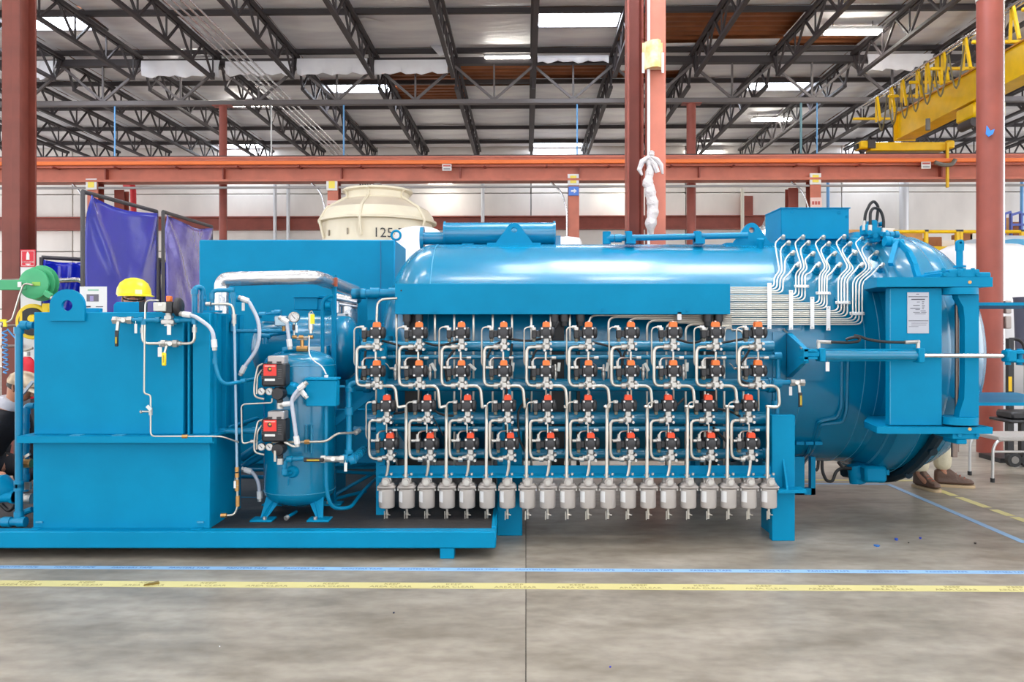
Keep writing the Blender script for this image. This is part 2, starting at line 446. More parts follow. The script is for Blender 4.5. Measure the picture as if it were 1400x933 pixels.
# strip lamps under the roof
LAMPM = mat('lamp_lens', (255, 250, 240), emit=LAMP_W)
LPX = [(278, 87, 1.15), (345, 145, 1.2), (694, 82, 1.1), (1166, 46, 1.2), (1055, 165, 1.2), (965, 209, 1.2)]
LH_ADDED = [(-3.4, 6.6), (-.9, 5.4), (1.7, 5.4), (4.6, 5.4), (6.9, 6.8), (-6, 6.6), (-8.5, 2), (-3, 1.6), (2.2, 1.8), (7.4, 2), (-9, 12.5), (-3, 12.2), (3, 12.6), (9, 12.3), (-13.5, 7), (12.5, 7), (0, -3), (6, -3), (-6, -3), (-8, -9), (0, -9), (8, -9)]  # unseen lamps added over and behind the view to strengthen the key light
def lamp(p, w, label, grp=None):
    t = thing('strip_lamp', label, 'lamp', p, grp)
    x, y, z = p
    B().box(x-w/2, x+w/2, y-.13, y+.13, z+.05, z+.13, c=.02).obj('housing', WHITEP, t)
    B().prism([(-.11, 0), (.11, 0), (.13, .05), (-.13, .05)], x-w/2+.03, x+w/2-.03, 'yz')
    k = B().box(x-w/2+.02, x+w/2-.02, y-.12, y+.12, z, z+.05, c=.02); k.obj('lens', LAMPM, t)
    for sx in (-1, 1): B().cyl((x+sx*w*.35, y, z+.13), (x+sx*w*.35, y, 8.74) if y < 30 else (x+sx*w*.35, 31.5, z+.13), .008, n=6).obj('hanger', JOISTM, t)
LL = ['strip lamp in front of the left end of the girder insulation', 'strip lamp just beyond the left round column', 'warm strip lamp beside the middle roof joist',
      'strip lamp high between the joists nearest the yellow crane', 'strip lamp in the far bay under the blue tinted skylight', 'strip lamp just above the runway beam beside the right round column', 'strip lamp low in the far bay left of the conduits']
for (px, py, w), l in zip(LPX, LL):
    d = 7.0*F/(452-py); p = hq(px, py, d); lamp(p, w*1.1, l)
for i, (x, y) in enumerate(LH_ADDED): lamp((x, y, 8.42), 1.5, 'added strip lamp over the machine aisle above the view, '+['over the flat tank', 'over the cabinet', 'over the cover box', 'over the valve rows', 'over the door', 'left of the flat tank', 'at the left end before the machine', 'before the flat tank', 'before the valve rows', 'before the door', 'behind the hose reels', 'behind the cabinet', 'behind the vessel', 'behind the door', 'at the far left end', 'at the far right end', 'behind the viewer', 'behind the viewer to the right', 'behind the viewer to the left', 'far behind the viewer to the left', 'far behind the viewer', 'far behind the viewer to the right'][i], 'added lamps over the machine aisle')
for i, (px, py, w, d) in enumerate([(602, 251, 1.0, 30.6), (850, 248, .9, 30.8)]):
    lamp(hq(px, py, d), w, ['strip lamp on the back wall above the cream cooling tower', 'strip lamp on the back wall half hidden by the big red column'][i])

# round red columns of the girder line
for i, (px, r_) in enumerate([(305, .1), (945, .12)]):
    p = hq(px, 300, YG+.02); t = thing('round_column', ['round red steel column behind the blue curtains', 'round red steel column right of the big paired column'][i], 'column', (p.x, p.y, 0))
    B().cyl((p.x, p.y, .02), (p.x, p.y, 7.28), r_, n=20).obj('shaft', [STEELRED, STEELRED][i], t)
    B().box(p.x-.2, p.x+.2, p.y-.2, p.y+.2, 0, .02).obj('base_plate', STEELRED, t)
    B().box(p.x-.25, p.x+.25, p.y-.12, p.y+.12, 7.28, 7.3).obj('cap_plate', STEELRED, t)

# crane runway across the hall
DR = 19.5
def rz(y): return EYE-(y-452)/F*DR
t = thing('runway_beam', 'long faded red crane runway beam crossing the whole hall', 'beam', (0, DR, rz(249)))
B().box(-24, 24, DR-.06, DR+.06, rz(215.5), rz(212), c=.01).obj('crane_rail', JOISTM, t)
B().box(-24, 24, DR-.22, DR+.22, rz(218), rz(215.5)).obj('top_flange', STEELPINK, t)
B().box(-24, 24, DR-.2, DR-.14, rz(230), rz(218)).obj('cap_channel', STEELPINK, t)
B().box(-24, 24, DR-.03, DR+.03, rz(246), rz(218)).obj('web', STEELPINK, t)
B().box(-24, 24, DR-.2, DR+.2, rz(249), rz(246)).obj('bottom_flange', STEELPINK, t)
B().box(-24, 24, DR-.38, DR-.3, rz(228), rz(223), c=.01).obj('conductor_bar', BARORANGE, t)
for k in range(26):
    x = -19+k*1.5
    B().box(x-.02, x+.02, DR-.36, DR-.05, rz(231), rz(229)).obj('bar_bracket', STEELRED, t)
for k in range(14): B().box(-19+k*2.9-.015, -19+k*2.9+.015, DR-.18, DR-.03, rz(245.5), rz(230.5)).obj('stiffener', STEELRED, t)
B().box(-24, 24, DR-.13, DR-.07, rz(258), rz(255), c=.01).obj('lower_conduit', mat('conduit_grey', (150, 146, 146), rough=.5), t)
for k, (px, py) in enumerate([(611, 229), (1266, 226)]):
    p = hq(px, py, DR-.42); o = B().box(p.x-.11, p.x+.11, DR-.43, DR-.41, p.z-.08, p.z+.08).obj('beam_notice', WHITEP)
    tag(o, ['small white notice on the runway beam above the cream tower', 'small white notice on the runway beam below the crane end truck'][k], 'sign')
    B().box(p.x-.09, p.x+.09, DR-.436, DR-.43, p.z+.02, p.z+.06).obj('header', mat('notice_red', (190, 90, 84)), o)
    for q_ in range(2): B().box(p.x-.08, p.x+.08, DR-.436, DR-.43, p.z-.035-q_*.025, p.z-.022-q_*.025).obj('print_line', mat('print_grey', (120, 116, 118)), o)
for i, px in enumerate([131, 457, 784, 1112]):
    p = hq(px, 300, DR); x = p.x; zt = rz(249)
    t = thing('beam_post', 'red steel post under the runway beam, ' + ['behind the big blue curtain', 'behind the cream tower', 'behind the blue machine in the middle', 'behind the square blue box'][i], 'post', (x, DR, 0))
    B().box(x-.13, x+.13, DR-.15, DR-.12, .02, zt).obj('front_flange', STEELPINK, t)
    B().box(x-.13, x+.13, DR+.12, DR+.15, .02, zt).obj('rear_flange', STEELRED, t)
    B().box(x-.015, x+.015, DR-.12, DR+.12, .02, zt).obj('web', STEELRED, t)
    B().box(x-.25, x+.25, DR-.25, DR+.25, 0, .02).obj('base_plate', STEELRED, t)
    # neighbour post a little behind
    xb = x+(.36 if i < 2 else (-.34 if i == 3 else 0))
    if xb != x:
        t2 = thing('brace_post', 'darker red post standing beside the runway post ' + ['at the curtains', 'at the cream tower', '', 'at the square blue box'][i], 'post', (xb, DR+.5, 0))
        B().box(xb-.12, xb+.12, DR+.42, DR+.45, 0, 5.0).obj('front_flange', STEELRED, t2); B().box(xb-.02, xb+.02, DR+.45, DR+.67, 0, 5.0).obj('web', STEELRED, t2)
        B().box(xb-.12, xb+.12, DR+.67, DR+.7, 0, 5.0).obj('rear_flange', STEELRED, t2)
    zs_ = EYE+(452-[250, 252, 246, 246][i])/F*DR
    s_ = B().box(x-.15, x+.12, DR-.19, DR-.155, zs_-.17, zs_+.1, c=.005).obj('bay_sign', WHITEP)
    tag(s_, 'white bay sign with a yellow square on the runway post ' + ['behind the big curtain', 'behind the cream tower', 'in the middle', 'by the square blue box'][i], 'sign')
    B().box(x-.09, x+.06, DR-.197, DR-.19, zs_-.12, zs_+.06).obj('yellow_square', mat('sign_yellow', (240, 220, 90)), s_)
    if i == 2:
        s2 = B().box(x-.13, x+.12, DR-.19, DR-.155, zs_-.42, zs_-.2, c=.005).obj('blue_arrow_sign', mat('sign_blue', (80, 130, 220)))
        tag(s2, 'small blue arrow sign below the middle bay sign', 'sign')
        B().prism([(x-.07, zs_-.33), (x, zs_-.33), (x, zs_-.37), (x+.07, zs_-.31), (x, zs_-.25), (x, zs_-.29), (x-.07, zs_-.29)], DR-.197, DR-.19).obj('arrow', WHITEP, s2)
    if i in (1, 3):
        z3 = EYE+(452-283)/F*DR if i == 1 else EYE+(452-281)/F*DR
        s2 = B().box(x-.14, x+.14, DR-.19, DR-.155, z3-.12, z3+.14, c=.005).obj('notice_card', mat('notice_pink', (226, 196, 190)))
        tag(s2, 'pale notice card low on the runway post '+['', 'behind the cream tower', '', 'by the square blue box'][i], 'sign')
        for q_ in range(3): B().box(x-.1+q_*.07, x-.05+q_*.07, DR-.197, DR-.19, z3-.03, z3+.05).obj('red_mark', mat('notice_red', (190, 90, 84)), s2)
    c = B().tube([(x-.55, DR-.05, zt-.02), (x-.3, DR-.1, zt-.25), (x-.17, DR-.2, zt-.7), (x-.17, DR-.2, 2.0)], .022, fil=.2).obj('post_conduit', FOIL)
    tag(c, 'grey conduit bent down the runway post '+['behind the big curtain', 'behind the cream tower', 'in the middle', 'by the square blue box'][i], 'conduit')

# big paired column behind the machine, left and right front columns
def hcol(name, label, x, y, bw, d, z1, side, m1, m2):
    t = thing(name, label, 'column', (x, y, 0))
    B().box(x-bw/2, x+bw/2, y-d/2, y-d/2+.02, .02, z1).obj('front_flange', m1, t)
    B().box(x-bw/2, x+bw/2, y+d/2-.02, y+d/2, .02, z1).obj('rear_flange', m2, t)
    B().box(x-.012, x+.012, y-d/2+.02, y+d/2-.02, .02, z1).obj('web', m2, t)
    B().box(x-bw/2-.08, x+bw/2+.08, y-d/2-.08, y+d/2+.08, 0, .02).obj('base_plate', m2, t)
    return t
p = hq(868, 300, 9.75)
t = thing('wide_column', 'dark red steel column standing left of the pair behind the machine', 'column', (p.x, p.y, 0))
B().box(p.x-.1, p.x+.1, 9.9, 9.93, .02, 8.5).obj('rear_flange', STEELRED, t); B().box(p.x-.1, p.x-.075, 9.7, 9.9, .02, 8.5).obj('left_flange', STEELRED, t)
B().box(p.x+.075, p.x+.1, 9.7, 9.9, .02, 8.5).obj('right_flange', STEELRED, t); B().box(p.x-.2, p.x+.1, 9.66, 9.97, 0, .02).obj('base_plate', STEELRED, t)
for k in range(14): B().cyl((p.x+.085, 9.7, .6+k*.55), (p.x+.085, 9.685, .6+k*.55), .012, n=8).obj('bolt', STEELRED, t)
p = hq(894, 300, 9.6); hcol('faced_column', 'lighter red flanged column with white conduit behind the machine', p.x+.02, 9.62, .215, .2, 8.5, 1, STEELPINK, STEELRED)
pc = hq(887, 300, 9.46)
c = B().tube([(pc.x, 9.47, 1.2), (pc.x, 9.47, 8.5)], .018).obj('white_conduit', WHITEP); tag(c, 'white conduit pipe running up the face of the lighter red column', 'conduit')
a, c_ = hq(881, 98, 9.43), hq(906, 56, 9.43)
k = B()
prof = [(a.x-.015, 9.49), (a.x, 9.49), (a.x+.03, 9.43), (a.x+.09, 9.37), (a.x+.15, 9.36), (a.x+.19, 9.4), (a.x+.2, 9.49), (a.x+.225, 9.49), (a.x+.225, 9.5), (a.x-.015, 9.5)]
z0, z1 = a.z, c_.z
k.prism(prof, z0+.04, z1, 'xy'); o = k.obj('corner_guard', mat('worn_yellow_guard', (214, 170, 92), rough=.5, var=.35, scale=9, rgb2=(228, 210, 180))); tag(o, 'worn yellow corner guard clamped high on the red column', 'guard')
for sx in (a.x-.02, a.x+.21): B().box(sx, sx+.03, 9.475, 9.49, z0, z1-.12).obj('side_strip', WHITEP, o)
# plastic bag tied to the column
bagm = mat('white_plastic_film', (236, 226, 224), rough=.3, bump=.8, bscale=30, trans=.25)
k = B(); pts = []; rad = []
for i in range(26):
    y_ = 218+i*4.2; pts.append(hq(886+2*math.sin(i*.5)+i*.12+ (3 if i > 8 else 0), y_, 9.36)); rad.append((.03+.035*min(1, i/9)+.008*math.sin(i*1.9)) if i < 23 else .05-.012*(i-22))
k.tube(pts, rad, n=10)
for s_, ex in ((-1, [(888, 214), (878, 221), (874, 232), (878, 240)]), (1, [(888, 214), (898, 219), (904, 226), (906, 238)]), (1, [(888, 216), (895, 226), (899, 236)])):
    k.tube([hq(x, y, 9.34) for x, y in ex], [.025, .035, .03, .012][:len(ex)], n=7)
k.tube([hq(891, 206+i*2, 9.34) for i in range(5)], [.01, .035, .03, .035, .015], n=8)
o = k.obj('plastic_bag', bagm); tag(o, 'crumpled white plastic bag knotted round the red column', 'bag')
EDGERED = mat('dark_red_steel', (120, 58, 46), rough=.5, var=.2, scale=3)
p = hq(14, 300, 9.3)
t = thing('edge_column', 'dark red steel column at the hose reels on the left', 'column', (p.x, 9.4, 0))
B().box(p.x-.1, p.x+.02, 9.3, 9.33, .02, 8.5).obj('front_flange', EDGERED, t); B().box(p.x+.02, p.x+.11, 9.3, 9.33, .02, 8.5).obj('side_flange', EDGERED, t)
B().box(p.x+.0, p.x+.03, 9.33, 9.6, .02, 8.5).obj('web', EDGERED, t); B().box(p.x-.1, p.x+.11, 9.6, 9.63, .02, 8.5).obj('rear_flange', EDGERED, t); B().box(p.x-.15, p.x+.16, 9.25, 9.68, 0, .02).obj('base_plate', EDGERED, t)
p = hq(1353, 617, 9.57)
t = thing('pipe_column', 'thick round dark red column standing right of the machine door', 'column', (p.x, 9.57, 0))
B().cyl((p.x, 9.57, 0), (p.x, 9.57, 8.6), .14, n=28).obj('shaft', STEELRED, t)
B().cyl((p.x, 9.57, EYE+452/F*9.5-.02), (p.x, 9.57, 5.9), .148, n=28).obj('white_band', WHITEP, t)
B().tube([(p.x+.165, 9.57, 1.2), (p.x+.165, 9.57, 8.5)], .013).obj('side_conduit', FOIL, t)
for zz in (1.45+.0, 1.63): B().box(p.x+.15, p.x+.22, 9.5, 9.56, zz+.02, zz+.17, c=.01).obj('switch_box', mat('switch_grey', (170, 160, 155)), t)
o = B().prism([(0, 0), (.05, .03), (.07, .09), (.02, .07), (-.02, .13), (-.03, .03)], 9.415, 9.425); o.v = [v+Vector((p.x-.1, 0, EYE+(452-190)/F*9.43)) for v in o.v]
o = o.obj('blue_tape_scrap', mat('tape_blue', (50, 130, 226))); tag(o, 'scrap of blue tape stuck on the round red column', 'tape')

# roof conduits, drop pipes
for i in range(4):
    k = -6.25-.16*i
    o = B().tube([(k, 13.8, 7.6), (k, 31, 7.6)], .022, n=7).obj('roof_conduit', FOIL); tag(o, 'grey conduit along the roof, %s of four side by side from the right' % ORD[i], 'conduit', 'four parallel roof conduits')
for i, (px, y0, y1, d, m_, r_, l) in enumerate([(157, 146, 216, 20.4, mat('drop_blue', (110, 170, 226)), .02, 'pale blue air drop pipe left of the round column'), (470, 142, 213, 20.4, MATS['drop_blue'], .022, 'pale blue air drop pipe above the cream tower'),
        (371, 128, 214, 20.3, WHITEP, .02, 'white drop pipe beside the roof conduits'), (789, 138, 212, 20.4, MATS['drop_blue'], .02, 'pale blue air drop pipe in the middle of the roof'), (1095, 142, 212, 20.3, mat('drop_teal', (110, 150, 160)), .03, 'teal grey drop pipe above the square blue box'),
        (1117, 170, 211, 20.4, MATS['drop_blue'], .018, 'thin pale blue drop pipe near the crane end truck'), (1236, 238, 330, 30.9, mat('duct_grey', (205, 205, 208), rough=.4, metal=.4), .17, 'fat grey downpipe on the back wall'), (1132, 245, 330, 30.9, MATS['drop_blue'], .06, 'thin blue pipe on the back wall by the square box'), (1397, 235, 330, 30.9, MATS['drop_blue'], .06, 'blue pipe on the back wall near the cardboard rack'),
        (376, 250, 330, 30.9, MATS['duct_grey'], .07, 'slim conduit on the back wall, left of a pair'), (394, 250, 330, 30.9, MATS['duct_grey'], .07, 'slim conduit on the back wall, right of a pair'), (660, 250, 330, 30.9, MATS['duct_grey'], .07, 'slim conduit on the back wall beyond the top cylinder'), (1015, 258, 330, 30.9, mat('duct_cream', (215, 210, 196)), .07, 'cream pipe on the back wall right of the girt end')]):
    d = 31.19-r_ if d > 25 else YG
    a, c = hq(px, y0, d), hq(px, y1, d)
    o = B().cyl((a.x, d, c.z if d < 25 else .02), (a.x, d, 7.305 if d < 25 else a.z), r_, n=12).obj('drop_pipe', m_); tag(o, l, 'pipe')
# red sprinkler pipe
o = B().tube([hq(172, 254, 31.3), hq(182, 254, 30), hq(182.5, 290, 30), hq(182.5, 452+1579/30, 30)], .11, fil=.3, n=10).obj('sprinkler_pipe', mat('fire_red', (200, 36, 44))); tag(o, 'red sprinkler pipe elbow behind the big blue curtain', 'pipe')

# yellow crane
YS = YELLOW
def gz(d, py): return EYE+(452-py)/F*d
t = thing('crane_end_truck', 'yellow crane end truck riding on the runway beam', 'crane', (9, DR, rz(209)))
a, c = hq(1172, 209, DR), hq(1300, 196, DR)
B().box(a.x+.25, c.x-.2, DR-.16, DR+.16, a.z+.015, c.z, c=.02).obj('body', YS, t)
for x0, x1 in ((a.x, a.x+.25), (c.x-.2, c.x)):
    B().box(x0, x1, DR-.2, DR+.2, a.z+.06, c.z+.03, c=.03).obj('end_cap', YS, t); B().cyl(((x0+x1)/2, DR-.06, a.z+.09), ((x0+x1)/2, DR+.06, a.z+.09), .09, n=18).obj('wheel', JOISTM, t)
B().box(a.x-.05, a.x+.0, DR-.1, DR+.1, a.z+.09, a.z+.2).obj('buffer', RUBBER, t)
B().box(a.x+.17, a.x+.34, DR-.25, DR-.2, c.z-.16, c.z+.03).obj('motor', JOISTM, t)
B().box(c.x-.25, c.x-.2, DR-.3, DR-.24, a.z-.9, c.z-.05).obj('guide_arm', YS, t)
o = thing('lever_bracket', 'grey cable bracket hanging under the end truck', 'bracket', hq(1305, 222, DR-.4))
B().tube([hq(1278, 222, DR-.45), hq(1290, 226, DR-.45), hq(1302, 225, DR-.45), hq(1306, 218, DR-.45)], .05, fil=.1).obj('arm', mat('bracket_grey', (110, 106, 100)), o)
GXl = hq(1226, 190, DR).x; GXr = GXl+.42
zt, zb = rz(157), rz(193)
t = thing('crane_bridge', 'yellow crane bridge girder reaching from the end truck over the hall', 'crane', (GXl, 14, zb))
ya, yb = 6.0, DR+.05
B().box(GXl, GXr, ya, yb, zt-.03, zt).obj('top_flange', mat('crane_edge_brown', (178, 120, 30)), t)
B().box(GXl+.04, GXr-.04, ya, yb-.01, zb+.03, zt-.03).obj('web_box', YS, t)
B().box(GXl, GXr, ya, yb, zb, zb+.03).obj('bottom_flange', YS, t)
B().box(GXl-.05, GXr+.05, yb-.015, yb+.01, zb-.03, zt+.05).obj('end_plate', YS, t)
# oval maker's mark on the girder side
ox, oy, oz = GXl+.03, hq(1402, 86, 14).y, 0
yy = (GXl)/((1398-700)/F)*1.0; yo = 14.05; zo = EYE+(452-86)/F*yo
ring = B().tube([(GXl+.036, yo+.33*math.cos(k*math.pi/14), zo+.24*math.sin(k*math.pi/14)) for k in range(28)], .012, n=5, closed=True); ring.obj('oval_mark', JOISTM, t)
for k in range(3): B().box(GXl+.032, GXl+.04, yo-.14+.02*k, yo+.12-.03*k, zo+.07-.1*k, zo+.14-.1*k).obj('mark_letter', JOISTM, t)
o = thing('hoist_trolley', 'small yellow hoist trolley slung under the crane bridge', 'hoist', (GXl+.2, 16.5, zb-.5))
B().box(GXl+.02, GXr, 16.2, 16.9, zb-.32, zb-.02, c=.04).obj('frame', YS, o); B().box(GXl+.25, GXr+.3, 16.3, 16.8, zb-.3, zb+.02, c=.03).obj('control_box', mat('hoist_cream', (226, 214, 150)), o)
B().cyl((GXl+.1, 16.3, zb-.4), (GXl+.1, 16.8, zb-.4), .1, n=16).obj('drum', JOISTM, o)
B().tube([(GXl-.2, 17.6, zb), (GXl-.2, 17.6, zb-.25)], .05).obj('pendant_socket', mat('bracket_grey', (110, 106, 100)), o)
# festoon rails, arms and hanging cable trolleys
zf = zt+.32
for i, dx in enumerate((-.62, -.48)):
    o = B().tube([(GXl+dx, ya, zf+.02*i), (GXl+dx, DR+.9, zf+.02*i)], .022, n=7).obj('festoon_rail', FOIL); tag(o, ['outer', 'inner'][i]+' grey festoon rail running beside the yellow bridge', 'rail')
for i, yv in enumerate((DR+.75, 18.3, 17.3, 16.4, 14.9, 13.4)):
    o = B().box(GXl-.75, GXl+.2, yv-.03, yv+.03, zt+.03, zt+.09, c=.01).obj('festoon_outrigger', YS); tag(o, 'yellow support arm of the festoon rail, %s from the end truck' % ORD[i], 'bracket')
    k = B().tube([(GXl-.55, yv, zt+.09), (GXl-.55, yv, zf)], .018).obj('arm_post', JOISTM, o)
for i, yv in enumerate((19.35, 18.6, 18.05, 17.35, 16.95, 16.55, 16.3, 15.5, 14.0)):
    o = thing('cable_trolley', 'yellow triangular cable trolley on the festoon rail, %s from the end truck' % ORD[i], 'trolley', (GXl-.55, yv, zf-.6))
    strut(B(), (GXl-.55, yv-.02, zf+.04), (GXl-.55, yv-.2, zf-.6), .05).obj('leg', YS, o); strut(B(), (GXl-.55, yv+.02, zf+.04), (GXl-.5, yv+.14, zf-.55), .05).obj('leg', YS, o)
    B().cyl((GXl-.6, yv, zf+.04), (GXl-.5, yv, zf+.04), .05, n=12).obj('roller', JOISTM, o)
for i in range(7):
    y0, y1 = 19.35-i*.55, 18.8-i*.55; pts = []
    for k in range(9):
        u = k/8; pts.append((GXl-.55+.03*math.sin(i), y0+(y1-y0)*u, zf-.1-.75*math.sin(math.pi*u)))
    o = B().tube(pts, .018, n=6).obj('festoon_cable', mat('cable_grey', (110, 100, 70))); tag(o, 'drooping grey festoon cable loop, %s from the end truck' % ORD[i], 'cable', 'festoon cable loops')

# floor tapes
TB, TY = mat('floor_tape_blue', (140, 178, 214), rough=.5), mat('floor_tape_yellow', (204, 193, 130), rough=.5)
def tape(p0, p1, w, m, name, label):
    d = Vector(p1)-Vector(p0); n = Vector((-d.y, d.x)).normalized()*w/2
    pl = [(p0[0]-n.x, p0[1]-n.y), (p1[0]-n.x, p1[1]-n.y), (p1[0]+n.x, p1[1]+n.y), (p0[0]+n.x, p0[1]+n.y)]
    o = B().prism(pl, .0002, .0016, 'xy').obj(name, m, loc=((p0[0]+p1[0])/2, (p0[1]+p1[1])/2, 0)); tag(o, label, 'tape'); return o
def fl(px, py): v = hq(px, py, 1); d = EYE*F/(py-452); u = (px-700)/F; t_ = d; return (t_*(u*math.cos(YAW)-math.sin(YAW)), t_*(u*math.sin(YAW)+math.cos(YAW)))
y_b = fl(700, 779.5)[1]; y_y = fl(700, 802)[1]
tb = tape((-9, y_b), (9, y_b), .062, TB, 'blue_floor_tape', 'pale blue printed tape line on the floor before the machine')
ty = tape((-9, y_y), (9, y_y), .1, TY, 'yellow_floor_tape', 'yellow printed tape line nearest the front of the floor')
INK, INKB = mat('tape_ink', (140, 126, 74)), mat('tape_ink_blue', (50, 96, 160))
proto = protob = None
for i in range(-12, 13):
    x = i*.352-.06
    rt = (0, 0, -YAW)
    if proto is None:
        proto = text('tape_print', 'KEEP', .042, INK, ty, (x, y_y+.023, .0018), rt, .0002); proto2 = text('tape_print', 'AREA CLEAR', .042, INK, ty, (x, y_y-.022, .0018), rt, .0002)
        base = Vector((x, 0, 0))
    else:
        for pr in (proto, proto2):
            c = pr.copy(); COL.objects.link(c); c.location = pr.location + (XF.to_3x3() @ (Vector((x, 0, 0))-base))
for i in range(-12, 13):
    x = i*.352+.06
    if protob is None:
        protob = text('tape_print', 'PAINTERS TAPE', .036, INKB, tb, (x, y_b, .0018), (0, 0, -YAW), .0002); baseb = Vector((x, 0, 0))
    else:
        c = protob.copy(); COL.objects.link(c); c.location = protob.location + (XF.to_3x3() @ (Vector((x, 0, 0))-baseb))
a, c = fl(1213, 662), fl(1402, 743)
tape(a, c, .055, TB, 'blue_floor_tape', 'blue tape line slanting across the floor right of the machine')
a, c = fl(1075, 661.5), fl(1213, 662.5); tape(a, c, .055, TB, 'blue_floor_tape', 'blue tape line seen under the vessel')
a, c = fl(1090, 656.5), fl(1250, 657.5); tape(a, c, .07, TY, 'yellow_floor_tape', 'yellow tape line seen under the vessel')
for k, (u, w) in enumerate(((0, .26), (.31, .62), (.68, .85), (.88, 1.0))):
    a, c = Vector(fl(1276, 668)), Vector(fl(1405, 714)); tape(a+(c-a)*u, a+(c-a)*w, .075, TY, 'worn_yellow_tape', 'worn piece of yellow tape right of the machine, %s counted from the boots' % ORD[k])
for i, (px, py, s_, col) in enumerate([(1225, 739, .028, (40, 80, 180)), (1258, 737, .02, (50, 70, 190)), (1242, 743, .012, (40, 36, 36)), (1198, 747, .05, (40, 110, 190)), (1333, 744, .02, (50, 40, 36)), (834, 913, .01, (60, 60, 190)), (538, 839, .012, (40, 44, 70)), (300, 885, .008, (235, 235, 235))]):
    x, y = fl(px, py); h = s_*(.12 if s_ > .03 else .5)
    o = B().prism([(x+s_/2*math.cos(a_)*(1, .6)[a_ > 2], y+s_/2*math.sin(a_)) for a_ in (0, 1.1, 2.2, 3.1, 4.2, 5.3)], .0004, h, 'xy').obj('floor_scrap', mat('scrap%d' % i, col))
    tag(o, ['small blue plug lying on the floor below the door', 'blue scrap between two other scraps below the door', 'tiny black scrap below the door', 'flat blue strip of litter on the floor', 'dark pebble on the floor below the boots', 'tiny blue scrap at the front of the floor', 'dark speck before the yellow tape', 'white crumb on the front floor'][i], 'scrap')
# a roll of peeled tape at the yellow line
x, y = fl(205, 800); o = B().prism([(x-.02, y-.03), (x+.05, y+.01), (x+.03, y+.04), (x-.0, y+.0)], .002, .012, 'xy').obj('tape_tear', mat('tape_dark', (120, 100, 40))); tag(o, 'dark torn fold in the yellow floor tape', 'tape')

# =================================================================== THE MACHINE
XF = None
DC, ZC, RV = 6.9, 1.26, .93
def vs(x, y, off=0):
    """point on the vessel's cylinder (radius grown by off) on the near side seen at pixel (x, y)"""
    m = -(y-452)/F; b_ = EYE-ZC; rr = RV+off
    A, Bq, C = 1+m*m, 2*(m*b_-DC), DC*DC+b_*b_-rr*rr
    dis = max(0, Bq*Bq-4*A*C); d = (-Bq-math.sqrt(dis))/(2*A); return q(x, y, d)
def vn(p): return Vector((0, p.y-DC, p.z-ZC)).normalized()
def single(b, name, m, label, cat, group=None, **k):
    return tag(b.obj(name, m, **k), label, cat, group)
def bolts(t, pts, r=.012, h=.012, d=(0, -1, 0), m=None, nm='bolt'):
    for p in pts: B().cyl(p, Vector(p)+Vector(d)*h, r, n=6).obj(nm, m or CAST, t)

# ---------------------------------------------------------------- skid
DS = 5.04; zt_, zb_ = Z(727, DS), Z(750.5, DS); xr = X(678, DS)
t = thing('machine_skid', 'low blue steel skid with a black deck carrying the tanks', 'skid', (-1.5, 6, zb_))
B().box(-4.3, xr, DS, DS+.09, zb_, zt_, c=.008).obj('front_rail', BLUE, t)
B().box(xr-.03, xr, DS+.09, 7.9, zb_, zt_+.012, c=.006).obj('end_rail', BLUE, t)
B().box(-4.3, xr-.03, DS+.09, 7.9, zt_-.05, zt_-.006).obj('deck', DECKM, t)
B().box(-4.3, xr, 7.9, 7.98, zb_, zt_).obj('rear_rail', BLUE, t)
for xx, yy in ((-4.2, DS+.01), (X(611, DS), DS+.01), (-4.2, 7.8), (xr-.6, 7.8)): B().box(xx-.045, xx+.045, yy, yy+.11, 0, zb_, c=.004).obj('foot', BLUE, t)
ZK = zt_-.006   # deck level
# ---------------------------------------------------------------- rectangular tank at the left
DT = 5.13
t = thing('stepped_tank', 'tall flat-sided blue rectangular tank with a ledge across its front', 'tank', (X(166, DT), 5.4, ZK))
x0, x1 = X(45, DT), X(287, DT); zl = Z(601, DT); zt = Z(427, DT)
B().box(x0, x1, DT, 5.72, ZK, zl, c=.004).obj('lower_tank', BLUE, t)
b = B().prism([(DT-.075, zl+.03), (DT-.075, zl-.012), (DT-.068, zl-.012), (DT-.068, zl+.02), (5.72, zl+.02), (5.72, zl+.03)], X(33, DT), X(296, DT), 'yz'); b.obj('ledge', BLUE, t)
B().box(X(34, DT), X(296, DT), DT-.04, DT, zl-.02, zl+.02).obj('ledge_lip', BLUE, t)
xu = X(250, DT)
B().box(x0, xu, DT+.01, 5.68, zl+.03, zt, c=.004).obj('upper_tank', BLUE, t)
B().box(X(262, DT), X(286, DT), DT+.015, 5.68, zl+.03, zt-.003, c=.004).obj('end_chamber', BLUE, t)
B().box(xu, X(262, DT), DT+.1, 5.6, zl+.03, zt-.03).obj('recess', BLUE, t)
B().box(X(255.5, DT), X(258, DT), DT+.012, DT+.1, zl+.03, zt-.03).obj('recess_rib', BLUE, t)
xs1 = X(286, DT)
for i, (ya, yb, pr) in enumerate([(5.2, 5.235, .02), (5.35, 5.385, .03), (5.52, 5.56, .035)]): B().box(xs1, xs1+pr, ya, yb, zl+.03, zt-.01-i*.004).obj('side_rib', BLUE, t)
B().box(xs1, xs1+.03, 5.62, 5.7, zl+.03, zt-.01).obj('side_rib', BLUE, t)
lx, lz = X(93, DT), Z(439, DT)
pl = [(lx-.112, lz), (lx+.112, lz), (lx+.112, Z(418, DT))]+[(lx+.112*math.cos(a), Z(418, DT)+.105*math.sin(a)) for a in [math.pi*k/12 for k in range(1, 12)]]+[(lx-.112, Z(418, DT))]
